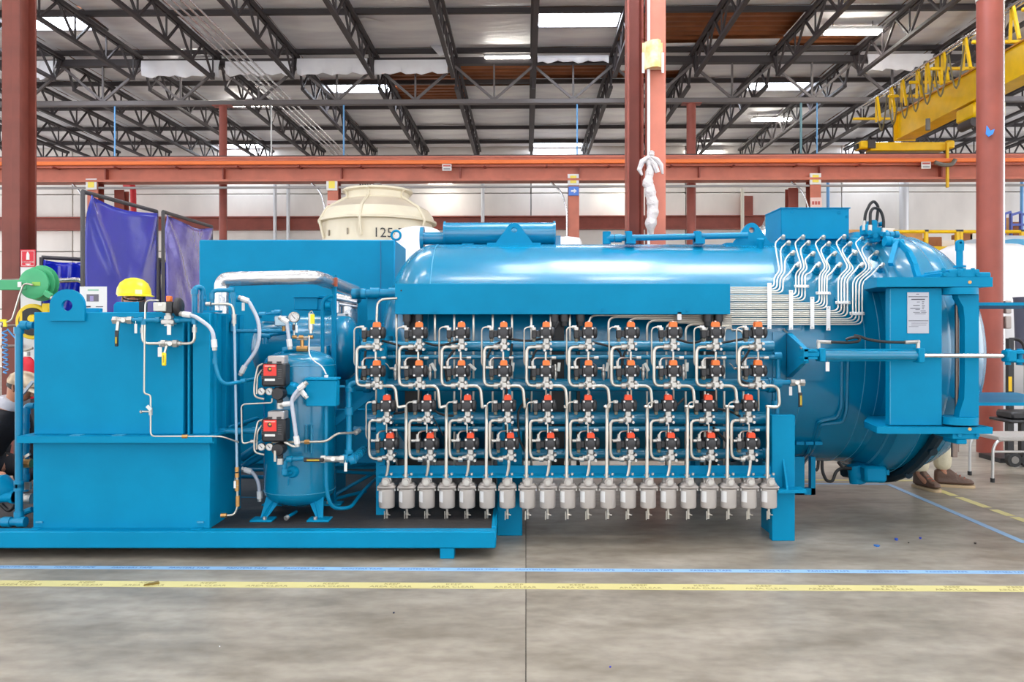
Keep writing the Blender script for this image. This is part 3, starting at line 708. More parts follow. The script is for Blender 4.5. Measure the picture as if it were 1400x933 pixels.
def lug(pl, hole, hr, y0, y1, m=BLUE):
    # plate with a real round hole: ring of quads between hole and outline
    n = 40; hx, hz = hole; v = []; f = []
    def hit(a):
        dx, dz = math.cos(a), math.sin(a); best = None
        for i in range(len(pl)):
            (ax, az), (bx, bz) = pl[i], pl[(i+1) % len(pl)]; ex, ez = bx-ax, bz-az
            den = dx*ez-dz*ex
            if abs(den) < 1e-9: continue
            tt = ((ax-hx)*ez-(az-hz)*ex)/den; ss = ((ax-hx)*dz-(az-hz)*dx)/den
            if tt > 0 and -1e-6 <= ss <= 1+1e-6 and (best is None or tt < best): best = tt
        return best
    angs = sorted([2*math.pi*k/n for k in range(n)]+[math.atan2(p[1]-hz, p[0]-hx) % (2*math.pi) for p in pl])
    N = len(angs)
    for y in (y0, y1):
        for a in angs:
            tt = hit(a); v += [(hx+hr*math.cos(a), y, hz+hr*math.sin(a)), (hx+tt*math.cos(a), y, hz+tt*math.sin(a))]
    for i in range(N):
        j = (i+1) % N; o2 = 2*N
        f += [(2*i, 2*i+1, 2*j+1, 2*j), (o2+2*i, o2+2*j, o2+2*j+1, o2+2*i+1), (2*i+1, o2+2*i+1, o2+2*j+1, 2*j+1), (2*i, 2*j, o2+2*j, o2+2*i)]
    return B().add(v, f)
lug(pl, (lx, Z(418, DT)), .035, DT-.012, DT+.01).obj('lifting_lug', BLUE, t)
for px in (54, 274):
    B().box(X(px-4, DT), X(px+5, DT), DT-.012, DT+.0, ZK+.04, ZK+.05).obj('foot_weld', WELD, t)
    B().box(X(px-9, DT), X(px+5, DT), DT-.05, DT+.02, ZK+.0, ZK+.01).obj('foot_clip', BLUE, t)
for px in (108, 165): B().box(X(px-6, DT), X(px+8, DT), DT-.06, DT-.0, zl+.03, zl+.034).obj('ledge_weld', WELD, t)
# upstand box behind the tank top in front of the worker
single(B().prism([(X(157, 5.62), Z(428, 5.62)), (X(157, 5.62), Z(417, 5.62)), (X(161, 5.62), Z(413, 5.62)), (X(192, 5.62), Z(413, 5.62)), (X(192, 5.62), Z(428, 5.62))], 5.6, 5.66), 'top_hatch', BLUE, 'blue hatch box on the tank top before the hard hat', 'hatch', bevel=.004)
single(B().box(X(192, 5.62), X(198, 5.62), 5.6, 5.66, zt, Z(413, 5.62)), 'hatch_seal', RUBBER, 'black strip beside the blue hatch box', 'seal')
# pipework left of the tank
def fit(b, p, r, d, l=.03): d = Vector(d).normalized(); b.cyl(Vector(p)-d*l/2, Vector(p)+d*l/2, r); return b
def pipe(name, label, pts, r, m, fil, collars=(), cat='pipe', n=12, cm=None, cl=.03, cr=1.3, group=None):
    m = BLUEP if m is BLUE else m; cm = BLUEP if cm is BLUE else cm
    P = [Vector(p) for p in pts]; lo = Vector((sum(p.x for p in P)/len(P), sum(p.y for p in P)/len(P), min(p.z for p in P)-r))
    if not collars: return single(B().tube(P, r, n=n, fil=fil), name, m, label, cat, group)
    t = thing(name, label, cat, lo, group)
    B().tube(P, r, n=n, fil=fil).obj('pipe_run', m, t)
    for p, d in collars:
        k = B(); fit(k, p, r*cr, d, cl); k.obj('fitting', cm or m, t)
    return t
d = 5.2
pipe('standpipe', 'tall blue pipe with an elbow into the tank at the left edge', [q(46, 445, d), q(26, 445, d), q(26, 712, d)], .0235, BLUE, .05,
     [(q(26, 452, d), (0, 0, 1)), (q(34, 445, d), (1, 0, 0)), (q(26, 662, d), (0, 0, 1)), (q(26, 666.5, d), (0, 0, 1)), (q(26, 704, d), (0, 0, 1))], cl=.045)
pipe('bottom_pipe', 'blue bottom pipe with an open end at the left edge', [q(-30, 714, d-.02), q(33, 714, d-.02)], .026, BLUE, 0, [(q(30, 714, d-.02), (1, 0, 0)), (q(10, 714, d-.02), (1, 0, 0))], cl=.05)
pipe('short_standpipe', 'shorter blue pipe with elbow between standpipe and tank', [q(47, 555, d+.1), q(36, 555, d+.1), q(35, 672, d+.1)], .02, BLUE, .04,
     [(q(36, 562, d+.1), (0, 0, 1)), (q(35, 582, d+.1), (0, 0, 1)), (q(35, 611, d+.1), (0, 0, 1)), (q(35, 652, d+.1), (0, 0, 1))], cl=.04)
t = thing('brass_ball_valve', 'brass ball valve with a steel lever on the short blue pipe', 'valve', q(36, 640, d+.06))
B().cyl(q(29, 634, d+.06), q(43, 634, d+.06), .03, n=8).obj('body', BRASS, t); strut(B(), q(30, 627, d+.02), q(41, 621, d+.02), .016).obj('lever', STEEL, t)
t = thing('left_pump', 'blue pump housing low behind the standpipe', 'pump', q(8, 690, d+.12))
B().lathe(q(-4, 668, d+.14), (1, 0, -.2), [(.09, 0), (.1, .03), (.07, .08), (.03, .12)], 20).obj('volute', BLUE, t)
B().cyl(q(-5, 680, d+.1), q(20, 680, d+.1), .035).obj('shaft_housing', BLUE, t); B().cyl(q(16, 680, d+.1), q(20, 680, d+.1), .045, n=8).obj('flange', BLUE, t)
t = thing('steel_union_valve', 'stainless valve with a clamp between standpipe and tank', 'valve', q(37, 690, d+.1))
B().cyl(q(28, 682, d+.1), q(44, 682, d+.1), .035).obj('body', CAST, t); B().box(X(33, d+.06), X(42, d+.06), d+.05, d+.07, Z(672, d), Z(662, d)).obj('clamp', STEEL, t)
for i, pts in enumerate([[(2, 672), (12, 668), (18, 680)], [(2, 690), (12, 700), (20, 692)], [(24, 708), (34, 700), (44, 697)]]):
    single(B().tube([q(x, y, d+.16) for x, y in pts], .014 if i < 2 else .02, fil=.05), 'hose_elbow', [STEEL, RUBBER, BLUE][i], ['steel hose elbow', 'black hose', 'blue pipe stub'][i]+' low behind the standpipe', 'hose')

# instruments on the tank top
def ball_valve(label, px, py, d, hm, body=CAST, w=20, down=(38, 30), tilt=-6):
    t = thing('ball_valve', label, 'valve', q(px, py+8, d))
    B().cyl(q(px-w/2, py, d), q(px+w/2, py, d), .02, n=10).obj('body', body, t)
    for s_ in (-1, 1): B().cyl(q(px+s_*w/2-3, py, d), q(px+s_*w/2+3, py, d), .026, n=6).obj('hex_end', body, t)
    B().cyl(q(px, py, d), q(px, py, d-.04), .014, n=8).obj('stem', STEEL, t)
    return t
d = 5.06
t = ball_valve('silver ball valve with a black hanging lever on the tank front', 168, 438, d, BLACKP)
strut(B(), q(162, 440, d-.045), q(160, 456, d-.045), .016).obj('lever_neck', STEEL, t); d2 = d-.05; B().box(X(157.5, d2), X(162, d2), d-.06, d-.045, Z(474, d2), Z(452, d2), c=.004).obj('lever_grip', BLACKP, t)
B().box(X(158.8, d2), X(160.8, d2), d-.063, d-.06, Z(470, d2), Z(461, d2)).obj('grip_print', mat('grip_yellow', (190, 160, 40)), t)
pipe('tank_feed_pipe', 'short blue feed pipe across the top of the tank front', [q(176, 438, d), q(272, 438, d)], .014, BLUE, 0, [(q(193, 438, d), (1, 0, 0)), (q(197, 441, d), (0, 0, 1)), (q(216, 438, d), (1, 0, 0)), (q(266, 440, d), (0, 0, 1)), (q(243, 438, d), (1, 0, 0))], cr=1.35)
pipe('bypass_tube', 'steel bypass tube looping under the feed pipe', [q(195, 444, d), q(195, 470, d), q(266, 470, d), q(266, 444, d)], .0095, STEEL, .04, [(q(195, 452, d), (0, 0, 1)), (q(266, 451, d), (0, 0, 1)), (q(221, 470, d), (1, 0, 0)), (q(244, 470, d), (1, 0, 0))], cr=1.6, cl=.035, cm=CAST)
t = ball_valve('small bypass ball valve with a yellow hanging lever', 232, 470, d-.005, YHANDLE, w=16)
strut(B(), q(228, 473, d-.05), q(225, 484, d-.05), .012).obj('lever_neck', STEEL, t); B().box(X(221.5, d2), X(227.5, d2), d-.06, d-.045, Z(500.5, d2), Z(482, d2), c=.006).obj('lever_grip', YHANDLE, t)
B().box(X(223.7, d2), X(225.3, d2), d-.062, d-.06, Z(496, d2), Z(486, d2)).obj('grip_print', mat('grip_ochre', (190, 160, 40)), t)
def hangtag(px, py, d, w, h, label):
    t = thing('paper_tag', label, 'tag', q(px, py+h, d))
    B().box(X(px-w/2, d), X(px+w/2, d), d, d+.002, Z(py+h, d), Z(py, d)).obj('card', TAGM, t); B().tube([q(px, py, d), q(px, py-4, d+.015)], .0015, n=5).obj('tie', STEEL, t)
hangtag(185.5, 443, d-.03, 3.6, 13, 'white tag hung on the feed pipe'); hangtag(231, 444, d-.04, 5.5, 14, 'white tag under the tank actuator'); hangtag(218.5, 475, d-.03, 5.5, 13, 'white tag on the bypass tube')
t = thing('tank_actuator', 'grey and black actuated valve with an orange cap on the tank', 'valve', q(231, 446, d))
B().cyl(q(231, 446, d), q(231, 432, d), .03, n=8).obj('valve_body', CAST, t); B().box(X(222, d), X(240, d), d-.03, d+.03, Z(444, d), Z(437, d), c=.006).obj('valve_flange', CAST, t)
B().box(X(215, d), X(232, d), d-.06, d+.05, Z(426, d), Z(414, d), c=.004).obj('grey_body', mat('actuator_grey', (206, 204, 196), rough=.4), t)
B().box(X(226, d), X(240, d), d-.05, d+.06, Z(428, d), Z(413, d), c=.004).obj('black_body', BLACKP, t); B().lathe(q(240, 420, d), (1, 0, 0), [(.04, 0), (.06, .008), (.058, .03), (.045, .04)], 22).obj('end_cover', BLACKP, t)
B().box(X(228.5, d), X(234.5, d), d-.02, d+.02, Z(413, d), Z(405, d), c=.004).obj('cap', ORANGE, t); B().cyl(q(231, 437, d), q(231, 428, d), .02).obj('stem', CAST, t)
B().box(X(222, d), X(227, d), d-.063, d-.06, Z(419, d), Z(416, d)).obj('name_plate', TAGM, t)
pipe('pilot_tube', 'thin steel pilot tube running down the middle of the tank front', [q(217, 411, d), q(199, 411, d), q(198, 452, d-.01), q(197, 539, d), q(206, 540, d), q(206, 597, d), q(303, 597, d), q(326, 605, d+.1)], .0058, STEEL, .03, [(q(253, 597, d), (1, 0, 0))], cr=2.2, cm=BRASS, cl=.035)
t = thing('needle_valve', 'small steel needle valve with a tilted tag on the pilot tube', 'valve', q(206, 566, d))
B().cyl(q(206, 558, d-.005), q(206, 568, d-.005), .012, n=8).obj('body', CAST, t); B().cyl(q(206, 563, d-.01), q(194, 563, d-.01), .006).obj('stem', CAST, t); B().cyl(q(194, 563, d-.01), q(192, 564, d-.01), .011, n=8).obj('knob', CAST, t)
B().obox(q(203.5, 558, d-.025), (.036, .002, .022), Matrix.Rotation(R(48), 3, 'Y')).obj('tag_card', TAGM, t)
def flexline(label, pts, r, d, ends=True):
    P = [q(*p) if len(p) == 3 else q(p[0], p[1], d) for p in pts]; lo = min(P, key=lambda p: p.z)
    t = thing('flexible_conduit', label, 'conduit', lo)
    B().tube(P, r, n=10, fil=.12, seg=6).obj('hose', FLEX, t)
    if ends:
        for a, c in ((P[0], P[1]), (P[-1], P[-2])):
            dd = (c-a).normalized(); B().cyl(a-dd*.01, a+dd*.04, r*1.5, n=8).obj('gland', WHITEP, t); B().cyl(a-dd*.03, a-dd*.01, r*1.25, n=8).obj('nut', CAST, t)
    return t
flexline('grey flexible conduit arching from the tank actuator down the tank corner', [(252, 430), (266, 432), (291, 450), (293, 473)], .0125, 5.04)
pipe('corner_conduit', 'blue rigid conduit down the tank corner turning right', [q(294, 478, 5.06), q(294, 500, 5.06), q(303, 527, 5.06), q(330, 522, 5.2), q(350, 518, 5.3)], .012, BLUE, .08, [(q(294, 494, 5.06), (0, 0, 1)), (q(333, 521, 5.2), (1, 0, .1))])
# pipes on top of the end chamber
d = 5.25
pipe('overflow_elbow', 'blue gooseneck pipe standing on the tank top by the silver curtain', [q(266, 432, d), q(266, 393, d), q(277, 393, d+.05), q(277, 432, d+.05)], .0175, BLUE, .05, [(q(266, 399, d), (0, 0, 1)), (q(277, 407, d+.05), (0, 0, 1)), (q(277, 416, d+.05), (0, 0, 1)), (q(277, 423, d+.05), (0, 0, 1))], cl=.035)
pipe('bridge_pipe', 'blue pipe bridging over the silver duct on the tank', [q(290, 424, d), q(290, 397, d), q(319, 397, d), q(319, 434, d)], .0135, BLUE, .04, [(q(290, 405, d), (0, 0, 1)), (q(290, 421, d), (0, 0, 1)), (q(319, 404, d), (0, 0, 1)), (q(316, 397, d), (1, 0, 0))], cl=.04)
single(B().box(X(281, d), X(301, d), d-.04, d+.04, zt, zt+.014), 'pipe_flange', BLUE, 'flat blue flange plate under the bridge pipe', 'flange')
pipe('sample_tube', 'slim steel sample tube bent over the tank corner', [q(290, 416, d-.05), q(318, 416, d-.05), q(320, 432, d-.05), q(320, 446, d-.05)], .0085, STEEL, .05, [(q(285, 416, d-.05), (1, 0, 0)), (q(320, 433, d-.05), (0, 0, 1)), (q(320, 440, d-.05), (0, 0, 1))], cr=1.8, cm=CAST)
pipe('sight_tube', 'long clear grey sight tube down the tank side', [q(320.5, 446, 5.2), q(324, 640, 5.2)], .0085, mat('sight_tube_grey', (150, 180, 205), rough=.2), 0, [(q(324, 642, 5.2), (0, 0, 1)), (q(324, 650, 5.2), (0, 0, 1))], cm=BRASS, cr=1.7)
pipe('drain_tube', 'steel drain tube with brass fittings at the foot of the tank side', [q(324, 650, 5.2), q(325, 694, 5.2), q(320, 705, 5.2), q(302, 705, 5.17)], .008, STEEL, .05, [(q(324, 660, 5.2), (0, 0, 1)), (q(324, 668, 5.2), (0, 0, 1)), (q(325, 682, 5.2), (0, 0, 1)), (q(325, 689, 5.2), (0, 0, 1)), (q(306, 705, 5.17), (1, 0, 0))], cr=1.8, cm=BRASS, cl=.035)
hangtag(321, 658, 5.17, 3, 10, 'small grey tag on the drain tube')
pipe('side_branch', 'blue branch pipe leaving the tank side above the rear tank', [q(317, 440, 5.5), q(317, 453, 5.5), q(390, 453, 5.6)], .013, BLUE, .04, [(q(317, 449, 5.5), (0, 0, 1)), (q(352, 453, 5.6), (1, 0, 0)), (q(365, 453, 5.6), (1, 0, 0))], cl=.04)
flexline('grey flexible conduit sweeping down from the tank top to the electric drain', [(332, 409), (340, 412), (355, 440), (354, 475), (334, 502), (331, 508)], .0125, 5.3)
hangtag(332.5, 414, 5.3, 4, 11, 'white tag below the conduit gland on the tank top')
single(B().cyl(q(324, 409, 5.4), q(333, 409, 5.4), .022, n=10), 'conduit_hub', BLUE, 'blue hub where the conduit leaves the tank top', 'fitting')
pipe('low_cross_pipe', 'blue cross pipe with tees between tank and receiver', [q(302, 590, 5.3), q(355, 589, 5.3)], .018, BLUE, 0, [(q(304, 590, 5.3), (1, 0, 0)), (q(326, 590, 5.3), (1, 0, 0)), (q(350, 589, 5.3), (1, 0, 0))], cl=.05)
pipe('slanted_pipe', 'slanted blue pipe rising behind the cross pipe', [q(305, 588, 5.4), q(352, 572, 5.75)], .015, BLUE, 0)
for i, (ya, yb, r_) in enumerate([(627, 598, .03), (640, 615, .024)]):
    pipe('low_brace_pipe', ['thick', 'thinner'][i]+' blue pipe slanting low behind the receiver', [q(330, ya, 5.9), q(372, yb, 5.9)], r_, BLUE, 0)
flexline('grey conduit curling down onto the deck left of the receiver', [(336, 643), (346, 646), (354, 660), (355, 680)], .013, 5.5)
for i, y in enumerate((642, 652, 682)): pipe('deck_pipe', 'blue pipe low across the deck behind the receiver, %s from top' % ORD[i], [q(330, y, 6.1), q(372, y+1, 6.1)], .014, BLUE, 0)

# ---------------------------------------------------------------- rear control cabinet
d = 7.3
t = thing('control_cabinet', 'large flat blue cabinet standing behind the pipework', 'cabinet', (X(406, d), d+.4, ZK))
B().box(X(272, d), X(540, d), d, d+.75, ZK+.05, Z(328, d), c=.01).obj('body', BLUE, t); B().box(X(273, d)+.05, X(539, d)-.05, d+.05, d+.7, ZK, ZK+.05).obj('plinth', BLUE, t)
B().box(X(520, d), X(521, d), d-.004, d, ZK+.1, Z(330, d)).obj('door_gap', mat('gap_dark_blue', (0, 96, 140)), t)
B().tube([q(541.5, 322, d+.1)+Vector((.042*math.cos(k*math.pi/9), 0, .042*math.sin(k*math.pi/9))) for k in range(18)], .011, n=7, closed=True).obj('lifting_eye', BLUE, t)
t = thing('junction_box_large', 'blue junction box with a lipped lid before the cabinet', 'box', (X(418, 6.9), 6.9, Z(425, 6.9)))
B().box(X(402, 6.8), X(434, 6.8), 6.8, 6.98, Z(424, 6.8), Z(407, 6.8), c=.005).obj('box_body', BLUE, t); B().box(X(400, 6.8), X(437, 6.8), 6.78, 7.0, Z(407, 6.8), Z(404.5, 6.8)).obj('lid', BLUE, t)
B().box(X(434, 6.8), X(439, 6.8), 6.82, 7.3, Z(424, 6.8), Z(409, 6.8)).obj('mount', BLUE, t)
# ---------------------------------------------------------------- horizontal rear tank
d = 6.25; zc = Z(476, d); r_ = 44*d/F
t = thing('horizontal_tank', 'horizontal blue tank with a domed right end behind the receiver', 'tank', (X(430, d), d, zc-r_))
prof = [(.02, -.12), (r_*.5, -.09), (r_*.8, -.04), (r_, .02), (r_, X(478, d)-X(372, d))]
L = X(474, d)-X(365, d); prof = [(.01, -.1), (r_*.5, -.085), (r_*.85, -.04), (r_, .03), (r_, L)]+[(r_*math.cos(a), L+r_*.42*math.sin(a)) for a in [k*math.pi/16 for k in range(1, 8)]]+[(.003, L+r_*.42)]
B().lathe(Vector((X(365, d), d, zc)), (1, 0, 0), prof, 40).obj('shell', BLUEV, t)
B().lathe(Vector((X(452, d), d, zc)), (1, 0, 0), [(r_-.002, 0), (r_+.003, .004), (r_-.002, .01)], 40).obj('weld_seam', WELD, t)
for px in (395, 455): B().box(X(px, d)-.06, X(px, d)+.06, d-.2, d+.2, ZK, zc-r_*.75).obj('saddle', BLUE, t)
B().box(X(432, d), X(461, d), d-r_-.06, d-r_+.08, Z(491, d), Z(472, d)).obj('plate_mount', BLUE, t); B().box(X(433, d), X(459, d), d-r_-.07, d-r_-.06, Z(489, d), Z(473, d), c=.003).obj('data_plate', mat('plate_silver', (186, 192, 192), rough=.35, metal=.5), t)
for px in (383, 377): B().box(X(px, d)-.05, X(px+6, d)+.05, d-.3, d-.2, Z(440, d), Z(432, d)).obj('top_bracket', BLUE, t) if px == 383 else None
pipe('top_stub_pipe', 'short blue pipe stub with caps above the rear tank', [q(356, 431, 6.1), q(382, 428, 6.1)], .012, BLUE, 0, [(q(359, 431, 6.1), (1, 0, 0)), (q(376, 429, 6.1), (1, 0, 0)), (q(380, 428, 6.1), (1, 0, 0))], cl=.05, cr=2.0)
pipe('tank_inlet_pipe', 'blue inlet pipe with tee along the rear tank front', [q(356, 460, 5.9), q(400, 453, 5.9)], .016, BLUE, .03, [(q(365, 460, 5.9), (1, 0, 0)), (q(385, 454, 5.9), (1, 0, 0)), (q(363, 466, 5.9), (0, 0, 1))], cl=.05)
# ---------------------------------------------------------------- silver lagged duct
d = 6.5
pts = [q(303, 434, 5.55), q(303, 382, 5.55), q(420, 380, 5.55), q(432, 383, 5.75), q(484, 394, 6.9), q(483, 408, 7.0), q(479, 442, 7.0)]
t = thing('lagged_duct', 'silver jacketed duct rising from the tank and bending back to the right', 'duct', q(303, 434, 5.55))
P1 = [q(303, 404, 5.5), q(303, 382, 5.5), q(431, 379, 5.5), q(487, 399, 6.85), q(487, 409, 6.95)]
B().tube(P1, .049, n=22, fil=.13, seg=8).obj('jacket', FOIL, t)
B().cyl(q(303, 436, 5.5), q(303, 404, 5.5), .046, n=22).obj('riser', FOIL, t)
B().cyl(q(478, 442, 6.95), q(478, 412, 6.95), .07, n=20).obj('rear_riser', FOIL, t)
for a, c in ((q(331, 381.3, 5.5), (1, 0, 0)), (q(399, 379.7, 5.5), (1, 0, 0)), (q(445, 384, 5.8), (P1[3]-P1[2])), (q(458, 388.6, 6.1), (P1[3]-P1[2]))): k = B(); fit(k, a, .0515, c, .02); k.obj('band', FOIL, t)
for i, (ya, yb, r_) in enumerate([(409, 413, .04), (417, 419, .022)]): pipe('lagged_branch', 'silver jacketed branch pipe below the duct end, '+['thick upper one', 'thin lower one'][i], [q(459, ya-2, 6.9), q(489, yb, 6.9)], r_, FOIL, 0)
single(B().cyl(q(462, 428, 6.9), q(462, 412, 6.9), .028, n=12), 'lagged_stub', FOIL, 'short silver stub standing under the lagged branch', 'pipe')
single(B().box(X(463, 6.85), X(474, 6.85), 6.8, 6.95, Z(433, 6.85), Z(429, 6.85)), 'white_pad', WHITEP, 'white pad lying on the rear tank top', 'pad')
t = thing('duct_support', 'tall blue post with clamp carrying the silver duct', 'post', q(456, 500, 5.9))
B().box(X(453, 5.9), X(459, 5.9), 5.9, 5.94, ZK, Z(376, 5.9), c=.003).obj('post', BLUE, t); B().box(X(457, 5.86), X(460, 5.86), 5.86, 5.9, Z(392, 5.9), Z(380, 5.9)).obj('clamp', mat('clamp_rust', (180, 90, 60)), t)
B().tube([q(441, 500, 5.85), q(441, 412, 5.85), q(448, 406, 5.85), q(456, 405, 5.85)], .014, n=8, fil=.05).obj('stay', BLUE, t); B().cyl(q(445, 418, 5.85), q(452, 418, 5.85), .025).obj('knob', BLUE, t)
# blue nozzle into the cover's left end
pipe('feed_nozzle', 'thick blue feed pipe entering the left end of the cover box', [q(484, 402, 5.9), q(541, 401, 5.9)], .032, BLUE, 0, [(q(488, 402, 5.9), (1, 0, 0)), (q(494, 402, 5.9), (1, 0, 0)), (q(513, 401, 5.9), (1, 0, 0)), (q(538, 401, 5.9), (1, 0, 0))], cl=.07, cr=1.25)
single(B().box(X(503, 5.95), X(516, 5.95), 5.93, 6.05, Z(438, 5.95), Z(407, 5.95)), 'nozzle_bracket', BLUE, 'blue bracket hanging below the feed pipe', 'bracket')
pipe('elbow_tube', 'steel tube bent from the cover box down to the first valve', [q(543, 408, 5.72), q(516, 410, 5.7), q(515, 440, 5.6)], .009, STEEL, .06)

# ---------------------------------------------------------------- receiver
d = 5.56; rr = 47.5*d/F; cx = X(410, d)
zt2, zs2, zb2 = Z(478, d), Z(497, d), Z(668, d)
t = thing('air_receiver', 'upright blue air receiver tank on splayed legs', 'tank', (cx, d, ZK))
prof = [(.004, Z(691, d))]+[(rr*math.sin(a), zb2-(zb2-Z(691, d))*math.cos(a)) for a in [k*math.pi/16 for k in range(1, 8)]]+[(rr, zb2), (rr, zs2)]+[(rr*math.cos(a), zs2+(zt2-zs2)*math.sin(a)) for a in [k*math.pi/16 for k in range(1, 8)]]+[(.004, zt2)]
B().lathe((cx, d, 0), (0, 0, 1), prof, 48).obj('shell', BLUEV, t)
for zz in (zb2, zs2-.01): B().lathe((cx, d, zz), (0, 0, 1), [(rr-.003, -.006), (rr+.003, 0), (rr-.003, .006)], 48).obj('weld_seam', WELD, t)
for ax, ay, fx in ((-1, -1, X(360, 5.36)), (1, -1, X(437, 5.36)), (-1, 1, X(372, 5.8)), (1, 1, X(452, 5.8))):
    y1 = 5.36 if ay < 0 else 5.85; top = Vector((cx+ax*rr*.55, d+ay*rr*.5, Z(676, d))); bot = Vector((fx, y1, ZK+.012))
    lg = strut(B(), bot, top, .02).obj('leg', BLUE, t)
    dx = (top-bot).normalized(); side = Vector((1, 0, 0)) if abs(dx.x) < .95 else Vector((0, 1, 0))
    b = B().add([bot+Vector((-.022, 0, 0)), bot+Vector((.022, 0, 0)), top+Vector((.06, 0, .02)), top+Vector((-.06, 0, .02)), bot+Vector((-.022, .012, 0)), bot+Vector((.022, .012, 0)), top+Vector((.06, .02, .02)), top+Vector((-.06, .02, .02))],
                [(0, 1, 2, 3), (7, 6, 5, 4), (0, 4, 5, 1), (1, 5, 6, 2), (2, 6, 7, 3), (3, 7, 4, 0)])
    b.obj('leg_plate', BLUE, lg); B().box(bot.x-.075, bot.x+.075, y1-.06, y1+.06, ZK, ZK+.014, c=.004).obj('foot_pad', BLUE, lg)
    B().cyl((bot.x-.02*ax, y1-.035, ZK+.014), (bot.x-.02*ax, y1-.035, ZK+.032), .013, n=6).obj('anchor_bolt', CAST, lg)
for px in (418, 425): B().box(X(px, d-rr), X(px+1.2, d-rr), d-rr-.004, d-rr+.03, Z(620, d-rr), Z(582, d-rr)).obj('plate_edge', WELD, t)
d = 5.25
pipe('elbow_drain', 'blue elbow drain pipe on the front of the receiver', [q(415, 627, 5.25), q(390, 628, 5.22), q(388, 650, 5.22), q(402, 645, 5.35)], .016, BLUE, .03, [(q(396, 628, 5.22), (1, 0, 0)), (q(388, 634, 5.22), (0, 0, 1)), (q(389, 645, 5.22), (0, 0, 1))], cl=.035)
single(B().lathe(q(400, 645, 5.33), (0, -1, 0), [(.055, -.04), (.05, .0), (.03, .03)], 20), 'receiver_boss', BLUE, 'round blue boss low on the receiver front', 'fitting')
single(B().cyl(q(394, 664, 5.3), q(394, 655, 5.3), .004, n=6), 'drain_pin', BLUE, 'thin blue pin under the elbow drain', 'pin')
t = ball_valve('steel ball valve with a long black lever before the receiver', 455, 628, 5.16, BLACKP, w=26)
B().box(X(415, 5.1), X(443, 5.1), 5.09, 5.11, Z(632, 5.1), Z(626.5, 5.1), c=.006).obj('lever_grip', BLACKP, t); B().box(X(420, 5.1), X(437, 5.1), 5.087, 5.09, Z(630.2, 5.1), Z(628.2, 5.1)).obj('grip_print', mat('grip_yellow', (190, 160, 40)), t)
pipe('ribbed_pipe', 'blue pipe with stacked couplings bending back from the lever valve', [q(468, 628, 5.18), q(482, 629, 5.2), q(497, 616, 5.62)], .02, BLUE, .04, [(q(472, 628, 5.18), (1, 0, 0)), (q(482, 629, 5.2), (1, 0, .3))]+[(q(484+i*2.4, 627-i*2.1, 5.26+i*.06), (q(497, 616, 5.62)-q(482, 629, 5.2))) for i in range(6)], cl=.035, cr=1.5)
hangtag(472.5, 633, 5.14, 4, 12, 'white tag hanging beside the lever valve')
pipe('riser_pipe', 'blue riser pipe with a union right of the receiver', [q(500, 524, 5.55), q(477, 524, 5.5), q(477, 622, 5.32)], .0195, BLUE, .05, [(q(478, 533, 5.48), (0, 0, 1)), (q(477, 560, 5.42), (0, 0, 1)), (q(477, 565, 5.42), (0, 0, 1)), (q(477, 618, 5.33), (0, 0, 1))], cl=.025, cr=1.45)
pipe('receiver_outlet', 'thin blue outlet from the receiver box to the riser', [q(455, 529, 5.5), q(472, 529, 5.5)], .009, BLUE, 0)
pipe('hose_loop', 'blue hose looping from the receiver under to the deck', [q(446, 545, 5.26), q(446, 668, 5.26), q(452, 695, 5.28), q(478, 696, 5.4), (X(500, 5.8), 5.8, Z(668, 5.8)), (X(520, 6.2), 6.2, Z(650, 6.2))], .013, BLUE, .12)
for i, (pa, pb) in enumerate([((452, 680), (520, 642)), ((452, 684), (500, 672)), ((460, 645), (520, 648)), ((455, 636), (520, 634))]): pipe('floor_run_pipe', 'blue pipe over the deck between receiver and filters, %s' % ['slanting one', 'lowest one', 'middle one', 'upper one'][i], [q(*pa, 5.9), q(*pb, 6.1)], .013+.004*(i == 3), BLUE, 0)
single(B().tube([q(372, 605, 5.25), q(416, 604.5, 5.24), q(447, 604, 5.24), q(460, 593, 5.25), q(487, 592, 5.4)], .0085, n=9, fil=.06), 'steel_crossover', STEEL, 'bright steel tube crossing the receiver front', 'tube')
for px in (419.5,): single(B().cyl(q(px-3, 604.5, 5.24), q(px+4, 604.5, 5.24), .016, n=6), 'brass_union', BRASS, 'brass union on the steel tube before the receiver', 'fitting')
single(B().cyl(q(486, 592, 5.4), q(491, 589, 5.45), .018, n=8), 'tube_nut', CAST, 'silver nut where the crossover tube meets the manifold', 'fitting')
single(B().cyl(q(392, 708, 5.3), q(405, 700, 5.5), .011, n=10), 'floor_stub', BLUE, 'thin blue stub pipe on the deck under the receiver', 'pipe')
single(B().cyl(q(390.5, 709.5, 5.28), q(393.5, 707, 5.3), .016, n=12), 'stub_coupling', CAST, 'silver coupling on the stub pipe under the receiver', 'fitting')
# box on the receiver
t = thing('terminal_box', 'small blue terminal box on the receiver front', 'box', q(441, 560, 5.2))
B().box(X(418, 5.2), X(460, 5.2), 5.2, 5.3, Z(556, 5.2), Z(520, 5.2), c=.005).obj('box_body', BLUE, t); B().box(X(417, 5.2), X(461, 5.2), 5.19, 5.31, Z(520, 5.2), Z(517, 5.2), c=.002).obj('lid', BLUE, t); B().cyl(q(446, 517, 5.25), q(446, 513, 5.25), .014, n=8).obj('gland', WHITEP, t)
